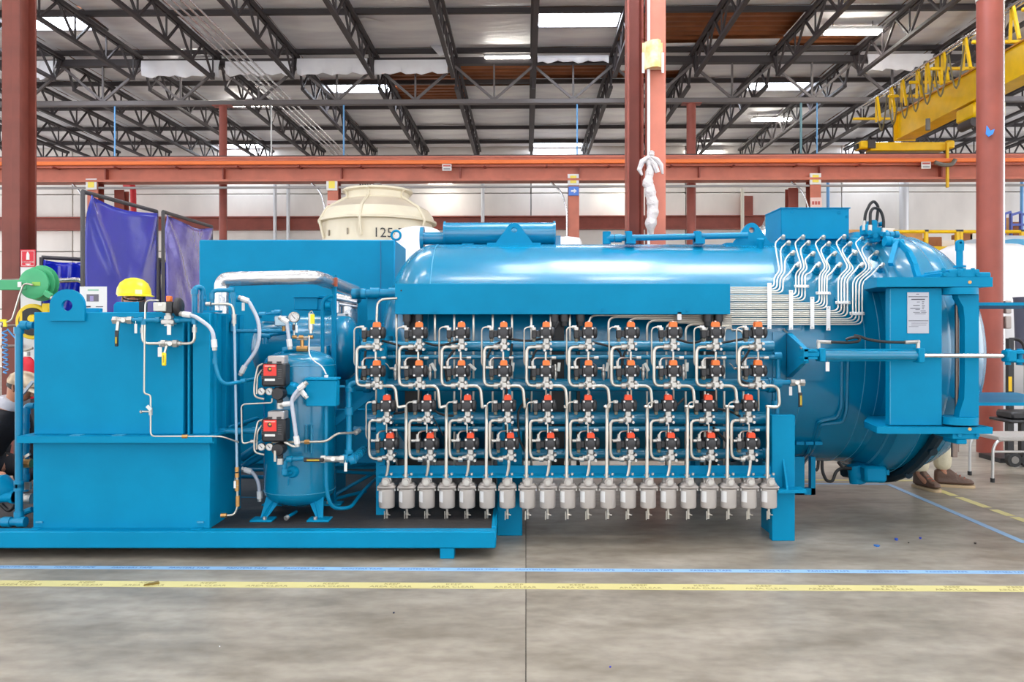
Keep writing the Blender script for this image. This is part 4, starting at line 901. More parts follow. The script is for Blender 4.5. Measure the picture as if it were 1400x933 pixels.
# instruments on top of the receiver
pipe('top_elbow', 'blue elbow pipe on top of the receiver', [q(386, 486, 5.45), q(389, 478, 5.45), q(410, 477, 5.45)], .015, BLUE, .03, [(q(391, 478, 5.45), (1, 0, .2))], cl=.04)
t = thing('relief_valve', 'brass relief valve on the receiver top elbow', 'valve', q(414, 482, 5.44))
B().cyl(q(406, 477, 5.44), q(421, 477, 5.44), .02, n=8).obj('body', BRASS, t); B().cyl(q(413, 477, 5.44), q(413, 465, 5.44), .014, n=8).obj('bonnet', BRASS, t); B().cyl(q(406, 464, 5.44), q(420, 464, 5.44), .008).obj('crossbar', STEEL, t)
def gauge(label, px, py, d, rp, name='pressure_gauge', t=None):
    r_ = rp*d/F; own = t is None
    if own: t = thing(name, label, 'gauge', q(px, py+rp, d))
    k = 'face' if own else 'gauge'
    body = B().lathe(q(px, py, d), (0, -1, 0), [(r_, -.02), (r_, .008), (r_*.86, .01), (r_*.86, .004)], 24).obj('case' if own else 'gauge', STEEL, t)
    B().cyl(q(px, py, d), Vector((0, -.0045, 0))+q(px, py, d), r_*.86, n=24).obj('face', WHITEP, body if not own else t)
    strut(B(), q(px, py, d)+Vector((-r_*.4, -.007, r_*.45)), q(px, py, d)+Vector((r_*.25, -.007, -r_*.3)), .003).obj('needle', BLACKP, body if not own else t)
    for k_ in range(9):
        a = R(225-k_*33.75); strut(B(), q(px, py, d)+Vector((r_*.62*math.cos(a), -.006, r_*.62*math.sin(a))), q(px, py, d)+Vector((r_*.78*math.cos(a), -.006, r_*.78*math.sin(a))), .002).obj('tick', BLACKP, body if not own else t) if own else None
    return t
t = gauge('round white pressure gauge above the receiver', 402, 434, 5.4, 7.3); B().cyl(q(402, 442, 5.4), q(402, 452, 5.4), .009, n=8).obj('stem', STEEL, t)
B().box(X(400, 5.39), X(403, 5.39), 5.38, 5.4, Z(452, 5.4), Z(444, 5.4)).obj('snubber', BLACKP, t)
pipe('gauge_stand', 'steel gauge stand with cross fittings on the receiver top', [q(402, 450, 5.42), q(402, 462, 5.42), q(426, 461, 5.42)], .007, STEEL, .01, [(q(403, 461, 5.42), (1, 0, 0)), (q(412, 461, 5.42), (1, 0, 0)), (q(425, 461, 5.42), (1, 0, 0))], cm=BRASS, cr=1.9)
hangtag(405.5, 445, 5.38, 3, 10, 'white tag beside the pressure gauge')
t = thing('safety_valve', 'silver safety valve with a yellow label above the receiver', 'valve', q(425, 455, 5.42))
B().cyl(q(425, 451, 5.42), q(425, 429, 5.42), .018, n=12).obj('bonnet', STEEL, t); B().cyl(q(425, 456, 5.42), q(425, 451, 5.42), .012).obj('base', STEEL, t); B().box(X(424.5, 5.39), X(430, 5.39), 5.385, 5.395, Z(443, 5.4), Z(430, 5.4)).obj('yellow_label', mat('label_yellow', (236, 222, 40)), t)
B().tube([q(422, 429, 5.42), q(426, 425, 5.42), q(429, 431, 5.42)], .004, n=6).obj('pull_ring', STEEL, t)
single(B().tube([q(423, 460, 5.38), q(422, 485, 5.36), q(430, 495, 5.3), q(440, 500, 5.27), q(446, 512, 5.25)], .0045, n=7, fil=.06), 'capillary_wire', WHITEP, 'thin white wire from safety valve to terminal box', 'wire')
t = thing('pressure_switch', 'grey square pressure switch box left of the gauge', 'switch', q(384, 447, 5.4))
B().box(X(375, 5.4), X(391, 5.4), 5.4, 5.47, Z(446, 5.4), Z(432, 5.4), c=.006).obj('housing', mat('switch_metal', (150, 172, 184), rough=.3, metal=.4), t); B().cyl(q(388, 446, 5.43), q(388, 453, 5.43), .013, n=8).obj('port', BRASS, t)
flexline('grey flexible conduit dropping from the pressure switch to the receiver', [(387, 437), (392, 440), (396, 472)], .0125, 5.37)
# electric drains with red labels
def drain(py, label, d=5.16):
    t = thing('electric_drain', label, 'device', q(372, py+30, d))
    x0, x1 = X(357, d), X(390, d)
    B().box(x0, x1, d, d+.12, Z(py+16, d), Z(py-16, d), c=.012).obj('housing', BLACKP, t)
    B().box(X(365, d), X(388, d), d+.01, d+.11, Z(py-14, d), Z(py-26, d), c=.006).obj('top_block', mat('block_grey', (172, 166, 164), rough=.4, metal=.4), t)
    for px in (368.5, 381): B().box(X(px-3, d), X(px+3, d), d+.002, d+.012, Z(py-16, d), Z(py-18.5, d)).obj('bolt_slot', BLACKP, t)
    lb = B().box(X(360.5, d), X(378, d), d-.003, d+.002, Z(py+1, d), Z(py-14.5, d)).obj('red_label', REDLAB, t)
    B().cyl(q(369, py-8, d-.003), q(369, py-8, d-.006), .016, n=16).obj('dark_emblem', mat('emblem_dark', (70, 40, 36)), lb); B().box(X(362, d), X(376.5, d), d-.004, d-.003, Z(py-11.5, d), Z(py-13, d)).obj('label_print', mat('label_pale', (240, 170, 160)), lb)
    B().cyl(q(369, py-8.5, d-.006), q(369, py-8.5, d-.008), .007, n=12).obj('emblem_centre', mat('emblem_gold', (220, 170, 60)), lb)
    B().box(X(362, d), X(376, d), d-.004, d+.002, Z(py+8, d), Z(py+5, d)).obj('serial_plate', TAGM, t)
    for k in range(5):
        for pa, pb in ((357.5, 360), (380, 385)): B().box(X(pa, d), X(pb, d), d-.003, d+.002, Z(py-8+k*3+1.2, d), Z(py-8+k*3, d)).obj('vent_rib', mat('rib_grey', (80, 78, 80)), t)
    for px in (357.5, 368.5): gauge('', px, py+22.5, d+.02, 5, t=t)
    B().lathe(q(382, py+25, d+.04), (0, -1, 0), [(.04, -.04), (.043, .03), (.036, .045)], 20).obj('regulator_cap', BLACKP, t); B().cyl(q(383, py+32, d+.04), q(383, py+40, d+.04), .02, n=10).obj('regulator_neck', BLACKP, t)
    B().cyl(q(383, py+38, d+.04), q(383, py+46, d+.04), .022, n=12).obj('outlet', CAST, t)
    B().tube([q(360, py-15, d+.03), q(353, py-13, d+.03), q(348, py+10, d+.03), q(347.5, py+30, d+.03), q(361, py+33, d+.03)], .0065, n=8, fil=.03).obj('air_tube', STEEL, t)
    B().tube([q(358, py-7, d+.06), q(352, py+2, d+.06), q(351, py+26, d+.06)], .006, n=8, fil=.02).obj('air_tube', STEEL, t)
    return t
drain(513, 'black device with red label and two gauges, upper of the pair on the receiver'); drain(589, 'black device with red label and two gauges, lower of the pair on the receiver')
pipe('signal_tube', 'thin steel tube from the upper device down past the tank side', [q(372, 545, 5.2), q(372, 551, 5.2), q(330, 553, 5.2), q(331, 608, 5.2), q(344, 604, 5.2), q(352, 603, 5.2)], .0055, STEEL, .03, [(q(346, 604, 5.2), (1, 0, 0))], cm=CAST, cr=2.2)
flexline('grey flexible conduit from the terminal box down to the lower device', [(415, 527), (410, 531), (398, 545), (402, 575), (406, 605)], .0125, 5.12)
flexline('short grey conduit between the upper device and the terminal box', [(389, 553), (397, 552), (412, 535), (416, 540)], .011, 5.15)
single(B().lathe(q(399, 533, 5.28), (0, -1, 0), [(.05, -.04), (.05, 0), (.035, .02), (.03, .04)], 20), 'conduit_boss', BLUE, 'round blue threaded boss behind the upper device', 'fitting')
t = thing('steel_lever', 'little hanging steel lever under the lower device', 'lever', q(376, 632, 5.12)); B().obox(q(376, 624, 5.12), (.014, .006, .07)).obj('blade', STEEL, t)
pipe('right_outlet_tube', 'short steel outlet at the lower device', [q(389, 605, 5.2), q(405, 613, 5.2), q(406, 600, 5.2)], .009, STEEL, .03)

# ---------------------------------------------------------------- the pressure vessel
xl, xrr = X(597, 6.9), 2.98
t = vessel = thing('pressure_vessel', 'huge horizontal glossy blue pressure vessel behind the valves', 'vessel', (1.1, DC, 0))
L = xrr-xl
prof = [(.004, -RV*.5)]+[(RV*math.sin(a), -RV*.5*math.cos(a)) for a in [k*math.pi/28 for k in range(1, 14)]]+[(RV, 0), (RV, L*.5), (RV, L)]
B().lathe((xl, DC, ZC), (1, 0, 0), prof, 96).obj('shell', BLUEV, t)
for xx in (xl+.02, 2.18, 2.65, 2.76): B().lathe((xx, DC, ZC), (1, 0, 0), [(RV-.004, -.009), (RV+.003, 0), (RV-.004, .009)], 96).obj('weld_seam', WELD, t)
# legs
d = 5.48; x0, x1 = X(1055.5, d), X(1087, d)
for yy in (d, 8.0):
    lg = B().box(x0, x1, yy, yy+.06, 0, Z(568, d), c=.004).obj('leg', BLUE, t); B().box(x0+.05, x1-.05, yy+.06, yy+.4 if yy < 6 else yy-.2, 0, .8).obj('leg_web', BLUE, lg)
    B().box(X(1058, d), X(1096, d), yy-.09, yy+.02, Z(671, d), Z(666.5, d)).obj('leg_shelf', BLUE, lg)
    B().prism([(yy, Z(628, d)), (yy, Z(667, d)), (yy-.085, Z(667, d))], X(1071, d)-.006, X(1071, d)+.006, 'yz').obj('gusset', BLUE, lg)
for yy in (5.62, 8.0):
    lg = B().box(X(680, 5.62), X(714, 5.62), yy, yy+.06, 0, .75, c=.004).obj('leg', BLUE, t); B().box(X(688, 5.62), X(706, 5.62), yy+.06, yy+.45 if yy < 6 else yy-.2, 0, .75).obj('leg_web', BLUE, lg)
for xx in (X(693, 5.7), X(1070, 5.7)):
    k = B(); pts = [(DC-1.2, .55), (DC-1.2, .75)]+[(DC-(RV+.01)*math.sin(R(a)), ZC-(RV+.01)*math.cos(R(a))) for a in range(58, -59, -8)]+[(DC+1.2, .75), (DC+1.2, .55), (DC+.4, .24), (DC-.4, .24)]
    k.prism(pts, xx-.07, xx+.07, 'yz').obj('saddle', BLUE, t)
# wrapper pad and cylinder bracket patch, small pad left at the right
def patch(px0, px1, py0, py1, off, name, m=BLUEV, par=None):
    n = 10; v = []; f = []
    for o_ in (off, -.004):
        for i in range(n+1):
            y = py0+(py1-py0)*i/n
            for px in (px0, px1): p = vs((px0+px1)/2, y, 0); nn = vn(p); w = p+nn*o_; v.append((X(px, p.y), w.y, w.z))
    N = 2*(n+1)
    for i in range(n):
        a = 2*i; f += [(a, a+1, a+3, a+2), (N+a, N+a+2, N+a+3, N+a+1), (a, a+2, N+a+2, N+a), (a+1, N+a+1, N+a+3, a+3)]
    f += [(0, N, N+1, 1), (2*n, 2*n+1, N+2*n+1, N+2*n)]
    return B().add(v, f).obj(name, m, par)
patch(1075, 1126, 452, 520, .012, 'cylinder_pad', par=vessel)
patch(1056, 1074, 455, 560, .012, 'saddle_pad', par=vessel)
# cable duct bars down the right part of the shell
def run(pts, r_, name, label, m=BLUEV, off=.012):
    return single(B().tube([vs(x, y, off) for x, y in pts], r_, n=6, fil=.03), name, m, label, 'pipe')
run([(1151, 494), (1150, 556), (1144, 571), (1119, 576), (1105, 618), (1090, 634)], .016, 'shell_conduit', 'blue conduit down the vessel wall, left of two near the door')
run([(1159, 494), (1157, 560), (1152, 577), (1122, 580), (1112, 612), (1098, 634)], .016, 'shell_conduit', 'blue conduit down the vessel wall, right of two near the door')
k = B()
for px in (1093, 1106, 1118): p = vs(px, 606.5, .02); k.box(p.x-.03, p.x+.03, p.y-.02, p.y+.03, p.z-.01, p.z+.015)
single(k, 'conduit_clip', BLUE, 'blue clip rail holding the two conduits low on the vessel', 'clip')
# lifting lugs on top
for i, (pc, d) in enumerate([(703, 6.72), (1027, 6.72)]):
    zb = Z(334, d); h = Z(305, d)
    pl = [(X(pc-25, d), zb-.02), (X(pc+25, d), zb-.02), (X(pc+25, d), zb+.01)]+[(X(pc, d)+.06*math.cos(R(a)), h-.06+.06*math.sin(R(a))) for a in (38, 60, 80, 100, 120, 142)]+[(X(pc-25, d), zb+.01)]
    o = lug(pl, (X(pc, d), Z(315, d)), .024, d-.02, d+.02).obj('vessel_lifting_lug', BLUE); tag(o, 'triangular blue lifting lug with a hole on the vessel top, '+['by the short top cylinder', 'by the square box'][i], 'lug')
    B().box(X(pc-37, d), X(pc+36, d), d-.06, d+.1, zb-.03, zb+.006).obj('base_pad', BLUE, o)
# short cylinder on top
d = 6.98; zc = Z(320, d); r_ = 15.5*d/F
t = thing('top_cylinder', 'short fat blue cylinder lying on the vessel top', 'cylinder', (X(680, d), d, zc-r_))
B().cyl((X(608, d), d, zc), (X(757, d), d, zc), r_, n=36).obj('barrel', BLUEV, t)
for px in (608, 757): B().cyl((X(px-1, d), d, zc), (X(px+2, d), d, zc), r_+.012, n=36).obj('end_ring', BLUEV, t)
B().cyl((X(577, d), d, zc-.04), (X(607, d), d, zc-.04), .055, n=22).obj('neck', BLUEV, t); B().cyl((X(575, d), d, zc-.04), (X(580, d), d, zc-.04), .1, n=26).obj('flange', BLUEV, t)
B().box(X(757, d), X(766, d), d-.05, d+.05, zc-r_, zc-.02).obj('end_block', BLUEV, t)
for px in (640, 725): B().box(X(px, d)-.05, X(px, d)+.05, d-.06, d+.06, ZC+RV-.01, zc-r_*.9).obj('foot', BLUE, t)
# pipe along the top
d = 6.6
pipe('top_pipe', 'blue pipe running along the vessel top between two lugs', [q(831, 326, d), q(1022, 322, d)], .026, BLUE, 0, [(q(834, 326, d), (1, 0, 0)), (q(845, 326, d), (1, 0, 0))], cl=.06, cr=1.35)
single(B().cyl(q(829.5, 334, d), q(829.5, 317, d), .034, n=14), 'top_pipe_riser', BLUE, 'stubby blue riser at the left end of the top pipe', 'pipe')
for i, px in enumerate((859, 953)):
    t = thing('pipe_clamp', 'blue clamp with a wing bolt on the top pipe, '+['left one', 'right one'][i], 'clamp', q(px+2, 335, d))
    B().box(X(px-4, d), X(px+9, d), d-.05, d+.05, Z(334, d), Z(326, d)).obj('block', BLUE, t); B().box(X(px-4, d), X(px+4, d), d-.055, d+.02, Z(331, d), Z(318, d)).obj('strap', BLUE, t); B().cyl(q(px, 319, d), q(px, 316.5, d), .03, n=8).obj('bolt', BLUE, t)
# plugs on the shell
p = vs(1039, 338, 0); single(B().cyl(p, p+vn(p)*.05, .03, n=10).cyl(p+vn(p)*.05, p+vn(p)*.07, .034, n=6), 'shell_plug', BLUE, 'small blue plug on the vessel near the square box', 'plug')
# square box on top
d = 6.82
t = thing('top_junction_box', 'square blue box on the vessel top above the steel tubes', 'box', (X(1110, d), d, Z(324, d)))
B().box(X(1068, d), X(1161, d), d, d+.42, Z(327, d), Z(285, d), c=.004).obj('box_body', BLUE, t)
B().prism([(X(1068, d)-.002, d), (X(1068, d)-.002, d+.42), (X(1056, d+.3)-.0, d+.42), (X(1056, d+.3), d+.3)], Z(327, d), Z(286, d), 'xy').obj('left_wing', BLUE, t)
B().box(X(1067, d), X(1162, d), d-.012, d+.42, Z(285.5, d), Z(284, d)).obj('lid_edge', BLUE, t)
for px, py in ((1083, 290), (1147, 290.5), (1158, 296), (1158, 324)): B().cyl(q(px, py, d), q(px, py, d-.01), .012, n=6).obj('screw', BLUE, t)
B().box(X(1068, d)-.03, X(1161, d)+.03, d+.05, d+.4, ZC+RV-.2, Z(326, d)).obj('stand', BLUE, t)
# cover box
d = 5.72
t = thing('cover_box', 'long flat blue cover box above the top row of valves', 'cover', (X(769, d), d, Z(430, d)))
B().box(X(540, d), X(998.5, d), d, d+.012, Z(430, d), Z(388, d), c=.002).obj('front_sheet', BLUE, t)
B().box(X(540, d), X(998.5, d), d+.012, d+.36, Z(389, d), Z(388, d)).obj('top_sheet', BLUE, t)
for px in (540, 996.5): B().box(X(px, d), X(px, d)+.01, d+.012, d+.3, Z(429, d), Z(389, d)).obj('end_sheet', BLUE, t)
for px, py in ((595, 425.5), (710, 425), (824, 424), (940, 424)): B().cyl(q(px, py, d), q(px, py, d-.01), .012, n=6).obj('bolt', BLUE, t)
B().cyl(q(548.5, 397.5, d), q(548.5, 397.5, d-.003), .006, n=10).obj('hole', BLACKP, t)
d = 5.76
for i, (pa, pb) in enumerate([(549, 580), (752, 778), (787, 800), (960, 990)]):
    t = thing('cable_gland_block', 'black cable glands under the cover box, '+['left end pair', 'middle pair', 'single block right of the middle', 'right end pair'][i], 'gland', q((pa+pb)/2, 445, d))
    n = 2 if pb-pa > 20 else 1
    for k in range(n):
        px = pa+(k+.5)*(pb-pa)/n; B().cyl(q(px, 440, d), q(px, 428, d), .033, n=10).obj('gland', BLACKP, t); B().cyl(q(px, 446, d), q(px, 440, d), .024, n=10).obj('nut', RUBBER, t)
    B().box(X(pa+3, d), X(pb-6, d), d+.06, d+.14, Z(640, d), Z(430, d)).obj('cable_trunk', RUBBER, t)

# ---------------------------------------------------------------- manifold
dm = 5.66
MAN = [(473.5, .038, 495, 1056, 'topmost manifold pipe behind the first valve row'), (488.5, .016, 503, 1062, 'thin manifold pipe under the first valve row'), (526.5, .046, 487, 1062, 'manifold pipe behind the second valve row'),
       (572, .044, 503, 1045, 'manifold pipe behind the third valve row'), (586.8, .02, 484, 1053, 'thin manifold pipe under the third valve row'), (620.5, .036, 505, 1050, 'lowest manifold pipe behind the bottom valve row')]
for i, (y, r_, xa, xb, l) in enumerate(MAN):
    dd = dm if r_ > .03 else dm-.03
    col = [(q(xb-4, y, dd), (1, 0, 0))]
    if i == 2: col += [(q(1054, y, dd), (1, 0, 0)), (q(502, y, dd), (1, 0, 0))]
    pipe('manifold_pipe', 'blue '+l, [q(xa, y, dd), q(xb, y, dd)], r_, BLUEV, 0, col, cl=.05, cr=1.2 if i in (1, 2, 5) else 1.02, n=16)
pipe('manifold_drop', 'blue vertical pipe linking manifolds at the right end', [q(1062, 488.5, dm-.03), q(1064, 492, dm-.03), q(1062, 575, dm-.03)], .016, BLUE, .02, [(q(1063, 487, dm-.03), (1, 0, 0)), (q(1062, 523, dm-.03), (0, 0, 1)), (q(1060, 553, dm-.03), (0, 0, 1))], cl=.05, cr=1.7)
pipe('manifold_outlet', 'blue reducing outlet right of the second valve row', [q(1055, 525, dm-.05), q(1068, 523, dm-.05), q(1083, 523.5, dm-.05)], .019, BLUE, 0, [(q(1062, 524, dm-.05), (1, 0, 0))], cl=.06, cr=1.7)
t = ball_valve('silver ball valve with a black hanging lever by the vessel leg', 1090, 523.5, dm-.06, BLACKP, w=13)
strut(B(), q(1092, 526, dm-.1), q(1093, 538, dm-.1), .016).obj('lever_neck', STEEL, t); B().box(X(1091.5, 5.55), X(1096.5, 5.55), 5.54, 5.555, Z(557, 5.55), Z(537, 5.55), c=.004).obj('lever_grip', BLACKP, t); B().box(X(1093, 5.55), X(1095.5, 5.55), 5.537, 5.54, Z(554, 5.55), Z(541, 5.55)).obj('grip_print', mat('grip_yellow', (190, 160, 40)), t)
hangtag(1081, 529, 5.57, 4, 12, 'white tag beside the lever valve at the vessel leg')
# channel that carries the filters
t = thing('filter_channel', 'long blue steel channel carrying the row of filters', 'channel', q(788, 652, 5.5))
B().box(X(519, 5.5), X(1056, 5.5), 5.5, 5.515, Z(648, 5.5), Z(637, 5.5)).obj('web', BLUE, t); B().box(X(517, 5.42), X(1059, 5.42), 5.4, 5.515, Z(651.5, 5.46), Z(649.5, 5.46)).obj('flange', BLUE, t)
for px in (520, 693, 1053): B().box(X(px, 5.52)-.03, X(px, 5.52)+.03, 5.52, 5.6 if px != 520 else 5.9, Z(706 if px == 520 else 660, 5.6), Z(460 if px < 1000 else 632, 5.6)).obj('stanchion', BLUE, t)
for k in range(20): B().cyl(q(519+27.5*k+16, 650, 5.39), q(519+27.5*k+16, 647, 5.39), .009, n=6).obj('bolt', CAST, t)
# diagonal brace and pedestal behind the first column
t = thing('diagonal_brace', 'slanted blue flat brace left of the valves', 'brace', q(488, 610, 5.7)); strut(B(), q(455, 580, 5.7), q(515, 533, 5.7), .05).obj('bar', BLUE, t)
single(B().box(X(455, 5.95), X(520, 5.95), 5.92, 6.0, Z(632, 5.95), Z(560, 5.95)), 'rear_side_plate', BLUE, 'blue plate in the shade behind the riser pipe', 'plate')

# ---------------------------------------------------------------- valves
dv = 5.40; kv = dv/F
def make_valve(col):
    """origin: middle of the actuator's front face"""
    o = Vector((0, 0, 0)); t = thing('actuated_valve', 'valve', 'valve', (0, 0, 0))
    u = kv
    B().box(-8.5*u, 6.5*u, -.01, .06, -8.2*u, 7.5*u, c=.004).obj('actuator_body', BLACKP, t, loc=(0, 0, 0))
    B().lathe((6.5*u, .025, -.3*u), (1, 0, 0), [(.038, 0), (.041, .004), (.04, .018), (.03, .026)], 18).obj('end_cover', BLACKP, t)
    B().lathe((-.5*u, -.01, .2*u), (0, -1, 0), [(5.6*u, 0), (5.4*u, .006), (4.6*u, .007)], 20).obj('round_cover', mat('cover_charcoal', (46, 45, 49), rough=.4), t)
    B().prism([(-5*u, 7.5*u), (5*u, 7.5*u), (4.8*u, 12.5*u), (3.4*u, 14.5*u), (-3.4*u, 14.5*u), (-4.8*u, 12.5*u)], .0, .05).obj('indicator_cap', col, t)
    B().cyl((0, .025, 14.5*u), (0, .025, 15.8*u), .006, n=8).obj('cap_screw', WHITEP, t)
    for sx, sz in ((-6, -6), (5, -6), (-6, 5.6), (5, 5.6)): B().cyl((sx*u, -.01, sz*u), (sx*u, -.015, sz*u), .007, n=8).obj('screw', WHITEP, t)
    B().box(-19*u, -8.5*u, .005, .05, -6*u, 3*u, c=.003).obj('pilot_block', BLACKP, t)
    B().box(-20*u, -14*u, -.005, .05, 2.5*u, 7*u, c=.004).obj('pilot_fitting', CAST, t); B().box(-20*u, -13.5*u, -.006, .045, -8*u, 2.5*u, c=.004).obj('solenoid', BLACKP, t); B().box(-19*u, -14.5*u, .0, .04, -13*u, -8*u, c=.004).obj('solenoid_plug', mat('plug_olive', (96, 92, 76), rough=.4), t)
    B().cyl((0, .025, -8.2*u), (0, .025, -15*u), .022, n=8).obj('bonnet', CAST, t)
    b = B().box(-3.5*u, 5*u, -.004, .055, -24*u, -15*u, c=.008); b.obj('valve_body', CAST, t)
    for sx, sz in ((-3, -15.5), (6, -15.5), (6.3, -23), (-2.5, -24)): B().cyl((sx*u, -.008, sz*u), (sx*u, .06, sz*u), .0095, n=8).obj('body_bolt', CAST, t)
    B().cyl((-3.5*u, .02, -19.5*u), (-6.5*u, .02, -19.5*u), .018, n=6).obj('hex_nut', CAST, t); B().cyl((-6.5*u, .02, -19.5*u), (-11*u, .02, -19.5*u), .015, n=10).obj('ferrule', CAST, t)
    return t
def valve_at(proto, px, py, label, grp):
    return dup(proto, q(px, py, dv), label, grp)
CU = [513.7+58.1*i for i in range(10)]; CL = [527.6+55.05*i for i in range(10)]; CL4 = [529+55.0*i for i in range(10)]
ROWY = [455, 507.5, 555, 607]; RW = ['top', 'second', 'third', 'bottom']
pa, pb = make_valve(ORANGE), make_valve(REDO)
rows_ = [CU, CU, CL, CL4]
for r_ in range(4):
    for i, px in enumerate(rows_[r_]):
        l = 'black actuated valve with %s cap, %s from the left in the %s row' % ('an orange' if r_ < 2 else 'a red-orange', ORD[i], RW[r_])
        pr = pa if r_ < 2 else pb
        if (r_, i) in ((0, 0), (2, 0)): pr.location = q(px+.8, ROWY[r_], dv); pr['label'] = l; pr['group'] = 'actuated valves on the manifold'; WL[pr.name] = pr.location.copy()
        else: valve_at(pr, px+.8+(3.2 if r_ == 3 else .6 if r_ == 2 else 0), ROWY[r_]-i*.05, l, 'actuated valves on the manifold')
for r_ in (2, 3): pass
# tubes: loops, crossovers, thin pilot tubes, drops
def tubes(name, label, pts, r_, nuts=(), grp=None, d=dv+.02):
    P = [q(x, y, d+(z[0] if z else 0)) for x, y, *z in pts]
    t = thing(name, label, 'tube', min(P, key=lambda p: p.z), grp)
    B().tube(P, r_, n=9, fil=.045, seg=5).obj('bent_tube', STEEL, t)
    for p, dd in nuts: k = B(); fit(k, q(p[0], p[1], d), r_*1.9, dd, .03); k.obj('tube_nut', CAST, t)
    return t
for i in range(10):
    c = CU[i]; c3 = CL[i]; c4 = CL4[i]+3; w = '%s from the left' % ORD[i]
    tubes('loop_tube', 'steel loop joining top and second valve, '+w, [(c-9, 474.5), (c-26, 474.5), (c-26, 527.5), (c-9, 527.5)], .0115, [((c-10, 474.5), (1, 0, 0)), ((c-10, 527.5), (1, 0, 0))], 'upper loop tubes')
    tubes('loop_tube', 'steel loop joining third and bottom valve, '+w, [(c3-9, 575), (c3-23, 575), (c3-23, 627), (c3-6, 628)], .0105, [((c3-9, 575), (1, 0, 0)), ((c3-8, 628), (1, 0, 0))], 'lower loop tubes')
    fx = 556+27.45*2*i
    tubes('crossover_tube', 'steel tube from second row valve down to a filter, '+w, [(c+4, 528), (c+27, 528), (c+29.5, 558), (fx-.5-(4 if i < 9 else 2), 556, .01), (fx-.5, 556, .01), (fx-1, 655, -.02)], .0115, [((c+7, 528), (1, 0, 0)), ((fx-1, 652), (0, 0, 1))], 'crossover tubes to the filters')
    fx2 = 528.9+54.9*i
    tubes('drop_tube', 'short steel tube from bottom row valve to a filter, '+w, [(c4-1, 630), (c4-2, 645), (fx2-3.5+ .0, 661)], .0105, [((fx2-3.5, 659), (0, 0, 1))], 'drop tubes to the filters')
    if i < 9 or True:
        tubes('pilot_loop', 'thin steel pilot tube beside the top row valve, '+w, [(c-16, 447.5), (c-29.5, 447.5), (c-29.5, 501, .02), (c-16, 503, .02)], .0055, [((c-19, 447.5), (1, 0, 0)), ((c-21, 503), (1, 0, 0))], 'upper pilot tubes', d=dv+.01)
        tubes('pilot_link', 'thin steel link tube above the second row valve, '+w, [(c-18, 506), (c-18, 489.5), (c+12, 489.5, .12)], .0055, [((c-18, 497), (0, 0, 1)), ((c+11, 489.5), (1, 0, 0))], 'upper link tubes', d=dv+.01)
        tubes('pilot_loop', 'thin steel pilot tube beside the third row valve, '+w, [(c3-14, 550), (c3-27, 550), (c3-27, 602, .02), (c3-10, 603, .02)], .0055, [((c3-16, 550), (1, 0, 0)), ((c3-17, 603), (1, 0, 0))], 'lower pilot tubes', d=dv+.01)
        tubes('pilot_link', 'thin steel link tube above the bottom row valve, '+w, [(c4-16, 607), (c4-16, 590.5), (c4+9, 588, .12)], .0055, [((c4-16, 597), (0, 0, 1)), ((c4+8, 588.5), (1, 0, 0))], 'lower link tubes', d=dv+.01)
        single(B().cyl(q(c, 481, dv+.03), q(c, 500, dv+.03), .0075, n=8), 'valve_stem_tube', STEEL, 'short vertical steel tube between top and second valve, '+w, 'tube', 'stem tubes')
        single(B().cyl(q(c+.5, 533, dv+.03), q(c+.5, 552 if i % 3 else 562, dv+.05), .0065, n=8), 'valve_stem_tube', STEEL, 'short vertical steel tube under second row valve, '+w, 'tube', 'stem tubes')
        single(B().cyl(q(c3+1, 580, dv+.03), q(c3+1, 592, dv+.03), .0055, n=8), 'valve_stem_tube', STEEL, 'short vertical steel tube between third and bottom valve, '+w, 'tube', 'stem tubes')
    # needle valve with a tag right of each second row valve
    if i < 9:
        px = c+[27, 16, 11, 8, 13, 21, 17, 14, 33][i]
        t = thing('relief_fitting', 'steel check valve with a tag right of the second row valve, '+w, 'valve', q(px, 520, dv+.1))
        b = B().lathe(q(px, 520, dv+.1), (0, 0, 1), [(.007, 0), (.008, .012), (.013, .02), (.016, .045), (.012, .06), (.018, .065), (.018, .08), (.01, .09), (.006, .11)], 12); b.obj('body', CAST, t)
        B().cyl(q(px-8, 504, dv+.09), q(px, 504, dv+.1), .008, n=8).obj('side_port', CAST, t); B().tube([q(px-14, 497, dv+.08), q(px-11, 499, dv+.08), q(px-8, 504, dv+.09)], .003, n=5).obj('lever_wire', STEEL, t)
        B().obox(q(px+5, 502, dv+.07), (.02, .003, .06), Matrix.Rotation(R([0, -28, -50, 5, 4, 8, -25, 2, 6][i]), 3, 'Y')).obj('tag_card', mat('clear_tag', (196, 200, 196), rough=.3), t)
# twenty small tubes dropping behind the manifold from the bundle
for i in range(19):
    px = 542+26.35*i
    if i == 1: continue
    P = [q(px, 640, 5.75), q(px, 436, 5.75)]
    if i >= 10: P = [q(px, 640, 5.75), q(px, 431+(i-10)*2.6, 5.75), q(1000, 431+(i-10)*2.6, 5.8)]
    else: P += [q(px, 420, 5.8)]
    single(B().tube(P, .0085, n=8, fil=.06, seg=5), 'feed_tube', STEEL, 'steel tube dropping behind the manifold, %s from the left' % ORD[i], 'tube', 'feed tubes behind the manifold')
single(B().box(X(925.5, 5.74), X(931, 5.74), 5.72, 5.735, Z(438, 5.73), Z(427, 5.73)), 'tube_strap', WHITEP, 'white strap on the tubes under the cover box', 'clamp')
